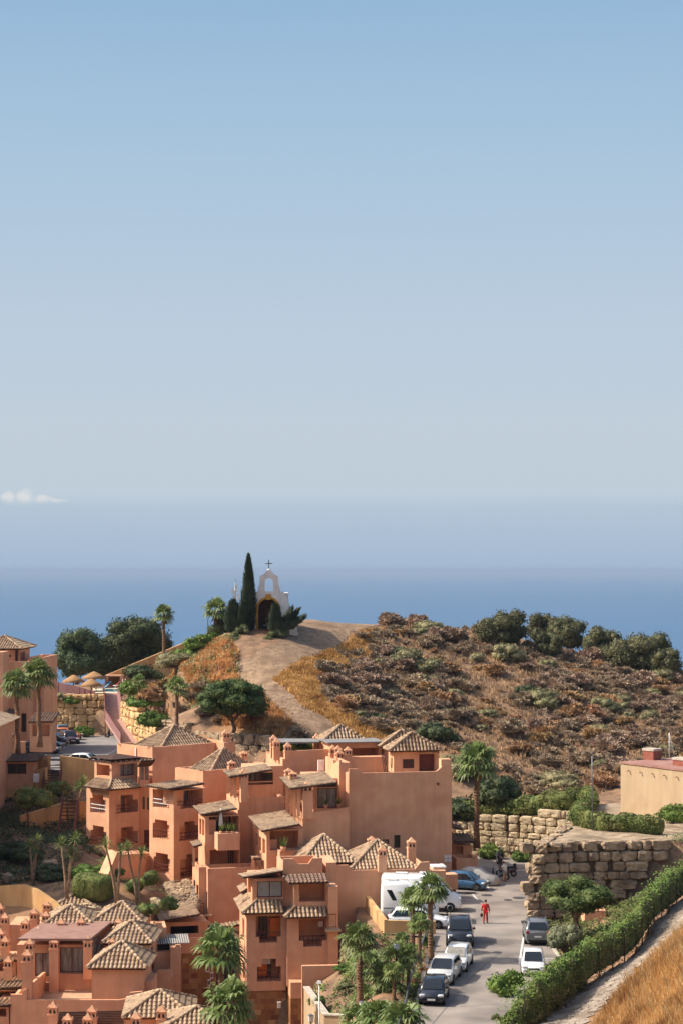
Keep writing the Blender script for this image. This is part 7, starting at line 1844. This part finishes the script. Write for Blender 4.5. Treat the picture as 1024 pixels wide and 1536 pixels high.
# ================= chapel, mast, pool, ramp, lamps
m_chap = mat('chapel_whitewash', s2l(226,220,212), s2l(208,202,196), scale=1.0, rough=.9, c3=s2l(186,178,170), scale3=.8, pos3=(.55,.75))
m_ocher = mat('ochre_trim', s2l(198,140,50), s2l(184,128,44), scale=3)
m_metal = mat('grey_metal', s2l(120,122,126), rough=.4, metal=.6)
DC = 239.5; c0 = W(403.6,944,DC); GB = H(c0.x, DC)-.4
r = thing('chapel', 'small white chapel with an open bell gable and cross on the hilltop', 'chapel', (c0.x,DC,GB), world=True)
def tz(px, py): return (XX(px,DC), ZZ(py,DC))
half = [(432,946),(434,935),(434.6,909),(432.5,899.5),(429,895),(427.6,892),(425.4,887.8),(420.5,887.2),(420.3,884),(417.8,875),(417,863.8),(412,862),(408.6,858.5),(406.5,856),(405,854.8)]
out = [tz(*p) for p in half]+[(2*XX(403.6,DC)-x, z) for x, z in [tz(*p) for p in half][::-1]]
cx = XX(403.6,DC); outer_arch = []; inner = []
hw_i = 15.3/F*DC; zsp = ZZ(913.5,DC); zb_ = GB-.1
ox = XX(402.5,DC)
arch = [(ox+hw_i,zb_)]+[(ox+hw_i*math.cos(a), zsp+hw_i*1.0*math.sin(a)) for a in np.linspace(0,math.pi,15)]+[(ox-hw_i,zb_)]
out[0] = (out[0][0], zb_); out[-1] = (out[-1][0], zb_)
bx = XX(403.6,DC); bw = 6.2/F*DC; bz0 = ZZ(887,DC); bzs = ZZ(873.5,DC)
hole = [(bx+bw,bz0)]+[(bx+bw*math.cos(a), bzs+bw*math.sin(a)) for a in np.linspace(0,math.pi,11)]+[(bx-bw,bz0)]
loop1 = out+arch[::-1]; th = .55
def extr(mb, loops, y0, y1, m=0):
    tr = mathutils.geometry.tessellate_polygon([[Vector((x,z,0)) for x, z in l] for l in loops]); flat = [p for l in loops for p in l]
    for t in tr:
        mb.q([(flat[i][0],y0,flat[i][1]) for i in t], m); mb.q([(flat[i][0],y1,flat[i][1]) for i in t[::-1]], m)
    for l in loops:
        for a, b in zip(l, l[1:]+l[:1]): mb.q([(a[0],y0,a[1]),(b[0],y0,b[1]),(b[0],y1,b[1]),(a[0],y1,a[1])], m)
mb = MB(); extr(mb, [loop1, hole], DC, DC+th); mb.build('facade', m_chap, r)
mb = MB(); R1, R0 = hw_i*1.2, hw_i*1.0
band = [(ox+R1,zb_)]+[(ox+R1*math.cos(a), zsp+R1*math.sin(a)) for a in np.linspace(0,math.pi,15)]+[(ox-R1,zb_),(ox-R0,zb_)]+[(ox-R0*math.cos(a), zsp+R0*math.sin(a)) for a in np.linspace(0,math.pi,15)]+[(ox+R0,zb_)]
extr(mb, [band], DC-.06, DC-.003); mb.build('arch_band', m_ocher, r)
mb = MB(); k = [tz(399.5,900), tz(405.6,900), tz(406.8,891.3), tz(398.4,891.3)]; extr(mb, [k], DC-.1, DC-.004); mb.build('keystone', m_ocher, r)
zt = ZZ(892,DC); wx = 13/F*DC*1.9; mb = MB()
for s in (-1,1): mb.box((cx+s*wx, DC+th+2.6, (GB+zt)/2-.3), (.4,5.2,zt-GB+.5))
mb.box((cx,DC+th+5.2,(GB+zt)/2-.3), (wx*2+.4,.35,zt-GB+.5)); mb.box((cx,DC+th+2.7,zt+.08), (wx*2+.5,5.6,.25)); mb.build('nave', m_chap, r)
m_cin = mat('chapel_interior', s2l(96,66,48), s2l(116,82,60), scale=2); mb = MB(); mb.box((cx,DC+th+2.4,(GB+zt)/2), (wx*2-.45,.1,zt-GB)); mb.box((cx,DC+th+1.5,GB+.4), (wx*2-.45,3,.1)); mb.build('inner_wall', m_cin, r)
mb = MB(); mb.box((cx-.1,DC+th+1.9,GB+.95), (1.3,.6,1.0)); mb.box((cx-.5,DC+th+1.55,GB+1.1), (.5,.05,.08), 0, 1); mb.build('altar', [m_wood, m_whitep], r)
mb = MB(); ct = W(403.5,854,DC+.28); tp = W(403.5,840,DC+.28); mb.bar(ct-Vector((0,0,.25)), tp, .11); a = W(398.3,845.3,DC+.28); b = W(408.8,845.3,DC+.28); mb.bar(a, b, .11); mb.build('cross', m_metal, r)
mb = MB(); p = W(403.5,855.4,DC+.28); mb.blob(tuple(p), (.22,.22,.2), sub=3, amp=0); mb.build('finial', m_chap, r)
for s in (-1,1):
    mb = MB(); x0 = cx+s*31/F*DC; P5 = [(x0,zb_),(x0+s*1.0,zb_),(x0+s*.8,GB+1.0),(x0+s*.25,GB+1.5),(x0,GB+1.5)]; extr(mb, [P5], DC-.3, DC+.9); mb.build('buttress', m_chap, r)
mb = MB(); p = W(385,947.5,DC-1.6); m_step = mat('step_brick', s2l(188,120,92)); mb.box((cx-.2,DC-1.2,GB+.35), (4.2,.4,.25), .03); mb.build('step', m_step, r)
# antenna mast
p = W(353,945,244); r = thing('antenna_mast', 'silver antenna mast with panel aerials left of the cypress', 'mast', p, world=True)
mb = MB(); t = ZZ(872,244); mb.tube([(p.x,p.y,p.z-1.5),(p.x,p.y,t)], .06, 6); mb.tube([(p.x,p.y,t),(p.x,p.y,ZZ(866,244))], .03, 5); mb.build('pole', m_metal, r)
for px, a, b in ((349,882,891),(351.5,886,897),(355,880,888),(357.5,890,900),(350.5,895,902),(354,876,881)):
    mb = MB(); q = W(px,(a+b)/2,243.8); mb.box(tuple(q), (.22,.16,(b-a)/F*244)); mb.bar(q, (p.x,p.y,q.z), .05); mb.build('panel_aerial', m_whitep, r)
# hooped pipe and thin fence on the hill edge
mb = MB(); q = W(312,945,240); mb.tube([(q.x,q.y,q.z-.8)]+[(q.x+.45-.45*math.cos(a),q.y,q.z+1.2+.5*math.sin(a)) for a in np.linspace(0,math.pi,8)], .04, 5); o = mb.build('hooped_pipe', m_post, origin=tuple(q)); tag(o, 'thin hooped pipe beside the hilltop palm', 'pipe')
for i, (px, d) in enumerate([(285,249),(271,252),(254,256),(243,258),(297,246)]):
    q = ground_hit(px, 1040, d, d+.4); z = H(q.x,q.y); mb = MB(); mb.tube([(0,0,-.5),(0,0,2.0)], .05, 5); o = mb.build('fence_post', m_post, loc=(XX(px,d),d,H(XX(px,d),d))); tag(o, 'thin bare fence post on the hill edge above the sloping tan wall', 'fence post', 'posts along the hill edge')
# sloping tan wall below the hilltop
r = bld('long tan wall with a sloping top rising from the pool house to the hilltop', 'wall', 230, 1000, 255, 'boundary_wall')
mb = MB(); pts = [(160,1012.5,266.5),(200,996,267.5),(240,979.5,269),(290,958.5,271),(304,954.5,271.5)]
for a, b in zip(pts[:-1], pts[1:]): wpoly(mb, Vector((XX(a[0],a[2]),a[2])), Vector((XX(b[0],b[2]),b[2])), ZZ(a[1],a[2]), ZZ(b[1],b[2]), 10, .35)
mb.build('wall', [m_tan], r)
r = bld('low pool house with dark openings and orange pillars beside the thatched parasols', 'pool house', 175, 1030, 266, 'pool_house')
p = block(r, 158, 265, None, 186, 0, 1013, 1034, opsR=[(163,180,1015,1028,dict(rec=2,k='none',rail=0))], depth=3)
# ring buoy, gate, pool
mb = MB(); q = W(191.5,1010.5,257.5)
rg_ = [(q.x+.45*math.cos(a), q.y, q.z+.45*math.sin(a)) for a in np.linspace(0,2*math.pi,17)]; mb.tube(rg_, .09, 6); o = mb.build('life_ring', m_orange, origin=tuple(q)); tag(o, 'orange life ring hanging on the sloping tan wall by the pool', 'life ring')
m_water = mat('pool_water', (.05,.22,.26), (.07,.28,.32), scale=2, rough=.08, spec=.6); m_deck = mat('pool_deck', s2l(205,190,165), s2l(188,172,148), scale=2)
mb = MB(); a = [W(142,1046,252.6), W(182,1046,252.6), W(192,1030,263), W(140,1030,263)]; mb.prism([(v.x,v.y) for v in a], 11.2, 11.42); struct('pool_deck', mb, m_deck)
mb = MB(); a = [W(153,1040,255), W(181,1040,255), W(184,1033,261), W(154,1033,261)]; mb.prism([(v.x,v.y) for v in a], 11.3, 11.44); struct('pool_water', mb, m_water)
r = thing('pool_ladder', 'white ladder rails at the near corner of the swimming pool', 'ladder', W(186,1036,256), world=True)
for k in range(2):
    mb = MB(); q = W(184+k*4,1036,255.5+k); mb.tube([(q.x,q.y,11.2),(q.x,q.y,12.6),(q.x,q.y+.5,12.9),(q.x,q.y+.9,12.4),(q.x,q.y+.9,11.2)], .05, 6); mb.build('rail', m_whitep, r)
def lounger(label, x, y, h, m):
    r = thing('sun_lounger', label, 'sun lounger', (x,y,11.42), h); mb = MB(); mb.box((0,0,.32), (1.3,.62,.07)); mb.box((.9,0,.56), (.75,.62,.06), 0, 0, 1, 0, -.7); mb.build('bed', m, r)
    for a in (-.5,.5):
        for b in (-.25,.25): mb = MB(); mb.box((a,b,.15), (.05,.05,.3)); mb.build('leg', m_whitep, r)
m_lblue = mat('lounger_blue', s2l(90,120,140)); m_lred = mat('lounger_red', s2l(150,60,50))
lounger('blue sun lounger beside the nearest thatched parasol', XX(150,257.5),257.5,.4,m_lblue); lounger('pale blue sun lounger on the far edge of the pool', XX(158,263),263,1.2,m_lblue); lounger('red sun lounger in front of the pool house', XX(167,263.6),263.6,.2,m_lred); lounger('white sun lounger at the far right corner of the pool', XX(178,263.4),263.4,.5,m_whitep); lounger('white sun lounger leaning by the ladder rails', XX(190,260),260,1.9,m_whitep)
# thatched parasols
m_thatch = mat('thatch', s2l(142,106,72), s2l(172,134,94), scale=5, bump=.8, bscale=12, rough=.95)
for label, px, py, d, w_ in (('thatched parasol on the left, standing clear behind the maroon fence',111,1012,257,1.5),('thatched parasol at the back, highest of the three',141.5,1007,264,1.65),('thatched parasol in front of the other two by the pool',137.5,1018,256,1.5)):
    q = W(px,py,d); r = thing('thatched_parasol', label, 'parasol', (q.x,d,11.4), group='thatched parasols by the pool'); hgt = q.z-11.4
    mb = MB(); mb.tube([(0,0,0),(0,0,hgt-.1)], .07, 7); mb.build('pole', m_wood, r)
    mb = MB(); rg = random.Random(int(px)); mb.lathe([(w_*.95,hgt-.95),(w_,hgt-.86),(w_*.62,hgt-.5),(w_*.25,hgt-.14),(.03,hgt)], n=18)
    for i in range(160):
        a = rg.uniform(0,6.283); s = Vector((-math.sin(a),math.cos(a),0))*.05; o_ = Vector((math.cos(a),math.sin(a),0)); t0 = o_*w_*.9+Vector((0,0,hgt-.78)); t1 = o_*w_*rg.uniform(1.0,1.08)+Vector((0,0,hgt-rg.uniform(.98,1.15))); mb.q((t0-s,t0+s,t1))
    mb.build('thatch_cap', m_thatch, r)
# maroon screens along the terrace and down the ramp
m_screen = mat('maroon_mesh', s2l(128,92,92), s2l(142,106,104), scale=4, rough=.8)
r = thing('screen_fence', 'maroon mesh fence along the top of the golden boulder wall', 'fence', W(80,1036,252.3), world=True)
pts = [(80,1022,254),(100,1026,253.2),(122,1031,252.6),(143,1037.5,252)]
mb = MB()
for a, b in zip(pts[:-1], pts[1:]): wpoly(mb, Vector((XX(a[0],a[2]),a[2])), Vector((XX(b[0],b[2]),b[2])), ZZ(a[1],a[2]), ZZ(b[1],b[2]), 11.25, .05)
mb.build('mesh_panel', m_screen, r)
for i in range(9): t = i/8; px = 80+63*t; d = 254-2*t; mb = MB(); mb.tube([(XX(px,d),d-.06,11.2),(XX(px,d),d-.06,ZZ(1022+15.5*t,d)+.08)], .04, 5); mb.build('post', m_maroon, r)
r = thing('pool_ramp', 'walkway ramp with maroon mesh sides from the car park up to the pool', 'ramp', W(190,1110,244), world=True)
cl_ = [W(167,1046,252), W(172,1084,247.5), W(196,1113,238.5)]; cl_[0].z = 11.45; cl_[1].z = 8.5; cl_[2].z = 6.3
def side_line(s):
    out = []
    for i, p in enumerate(cl_): d = (cl_[min(i+1,2)]-cl_[max(i-1,0)]); n = Vector((-d.y,d.x,0)).normalized(); out.append(p+n*s*(1.15 if i else .9))
    return out
mb = MB(); A_, B_ = side_line(1), side_line(-1)
m_ramp = mat('ramp_deck', s2l(166,128,118), s2l(178,142,132), scale=3)
for i in range(2): mb.q((A_[i],B_[i],B_[i+1],A_[i+1])); dn = Vector((0,0,-.3)); mb.q((A_[i]+dn,B_[i]+dn,B_[i+1]+dn,A_[i+1]+dn)); mb.q((A_[i],A_[i+1],A_[i+1]+dn,A_[i]+dn)); mb.q((B_[i],B_[i+1],B_[i+1]+dn,B_[i]+dn))
mb.build('deck', m_ramp, r)
for S in (A_, B_):
    mb = MB(); up = Vector((0,0,1.15))
    for i in range(2): n_ = Vector((.03,.03,0)); mb.q((S[i],S[i+1],S[i+1]+up,S[i]+up)); mb.q((S[i]+n_,S[i+1]+n_,S[i+1]+up+n_,S[i]+up+n_))
    mb.build('mesh_side', m_screen, r)
    mb = MB(); 
    for i in range(2): mb.bar(S[i]+up+Vector((0,0,.06)), S[i+1]+up+Vector((0,0,.06)), .09)
    mb.build('handrail', m_maroon, r)
    for i in (0,1,2): mb = MB(); mb.tube([tuple(S[i]-Vector((0,0,.3 if i != 1 else 2.4))), tuple(S[i]+up+Vector((0,0,.1)))], .06, 6); mb.build('post', m_maroon, r)
# lamps
m_lant = mat('lantern_glass', (.62,.62,.58), rough=.3)
def lamp(label, px, py, d, zb, sc=1.0, pm=None):
    q = W(px,py,d); r = thing('garden_lamp', label, 'lamp post', (q.x,d,zb), world=True); pm = pm or m_post
    mb = MB(); mb.tube([(q.x,d,zb-.2),(q.x,d,q.z)], .05*sc, 6); mb.tube([(q.x,d,zb-.2),(q.x,d,zb+.5)], .09*sc, 6); mb.build('pole', pm, r)
    mb = MB(); mb.box((q.x,d,q.z+.22), (.26,.26,.40), .3, 0, 1.25); mb.build('lantern', m_lant, r)
    mb = MB(); mb.box((q.x,d,q.z), (.22,.22,.06), .3); mb.box((q.x,d,q.z+.47), (.38,.38,.1), .3, 0, .4); mb.build('lantern_cap', m_metal, r)
lamp('tall black lamp post with a pale lantern in the middle of the palm garden', 594, 1428, 127.5, ZZ(1512,127.5))
lamp('lamp post with a pale lantern at the lower edge of the palm garden', 543, 1514, 124, -3)
lamp('lamp with a white lantern at the foot of the cream garden wall', 466.5, 1533, 131, -11)
r = thing('light_pole', 'slim white light pole rising along the cream garden wall', 'lamp post', W(479,1536,132), world=True); q = W(479,1475,132); mb = MB(); mb.tube([(q.x,q.y,-10),(q.x,q.y,q.z)], .045, 6); mb.build('pole', m_whitep, r); mb = MB(); mb.box(tuple(q+Vector((0,0,.08))), (.34,.34,.16), 0, 0, .6); mb.build('lamp_head', m_whitep, r)
r = thing('street_light', 'slender street light with twin floodlights on the bare raised plot', 'street light', W(889,1255,163), world=True); q = W(887,1128,163); mb = MB(); mb.tube([(q.x+.05,q.y,5.4),(q.x,q.y,q.z+.3)], [.05,.03], 7); mb.build('pole', m_metal, r)
for s in (-1,1): mb = MB(); mb.box((q.x+s*.28,q.y-.05,q.z+.2), (.34,.2,.3), s*.3); mb.build('lamp_head', m_ochre, r)
p = W(848,1255,163); mb = MB(); mb.tube([(0,0,-.2),(0,0,1.5)], .03, 5); o = mb.build('marker_post', m_post, loc=(p.x,p.y,5.6)); tag(o, 'short thin post on the bare raised plot left of the street light', 'post')
# guard rail along the garden
r = thing('guard_rail', 'grey guard rail between the palm garden and the kerb', 'guard rail', (5.2,130,0), world=True); pts = [(6.75,147),(6.3,143),(5.6,137),(4.9,130),(4.2,121),(3.4,113)]
mb = MB()
for a, b in zip(pts[:-1], pts[1:]): mb.bar((a[0]-.35,a[1],.62), (b[0]-.35,b[1],.62), .08, .3)
mb.build('rail', m_metal, r)
for a, b in zip(pts[:-1], pts[1:]):
    for t in (0,.5): p = Vector(a).lerp(Vector(b), t); mb = MB(); mb.box((p.x-.42,p.y,.2), (.1,.1,1.1)); mb.build('post', m_metal, r)
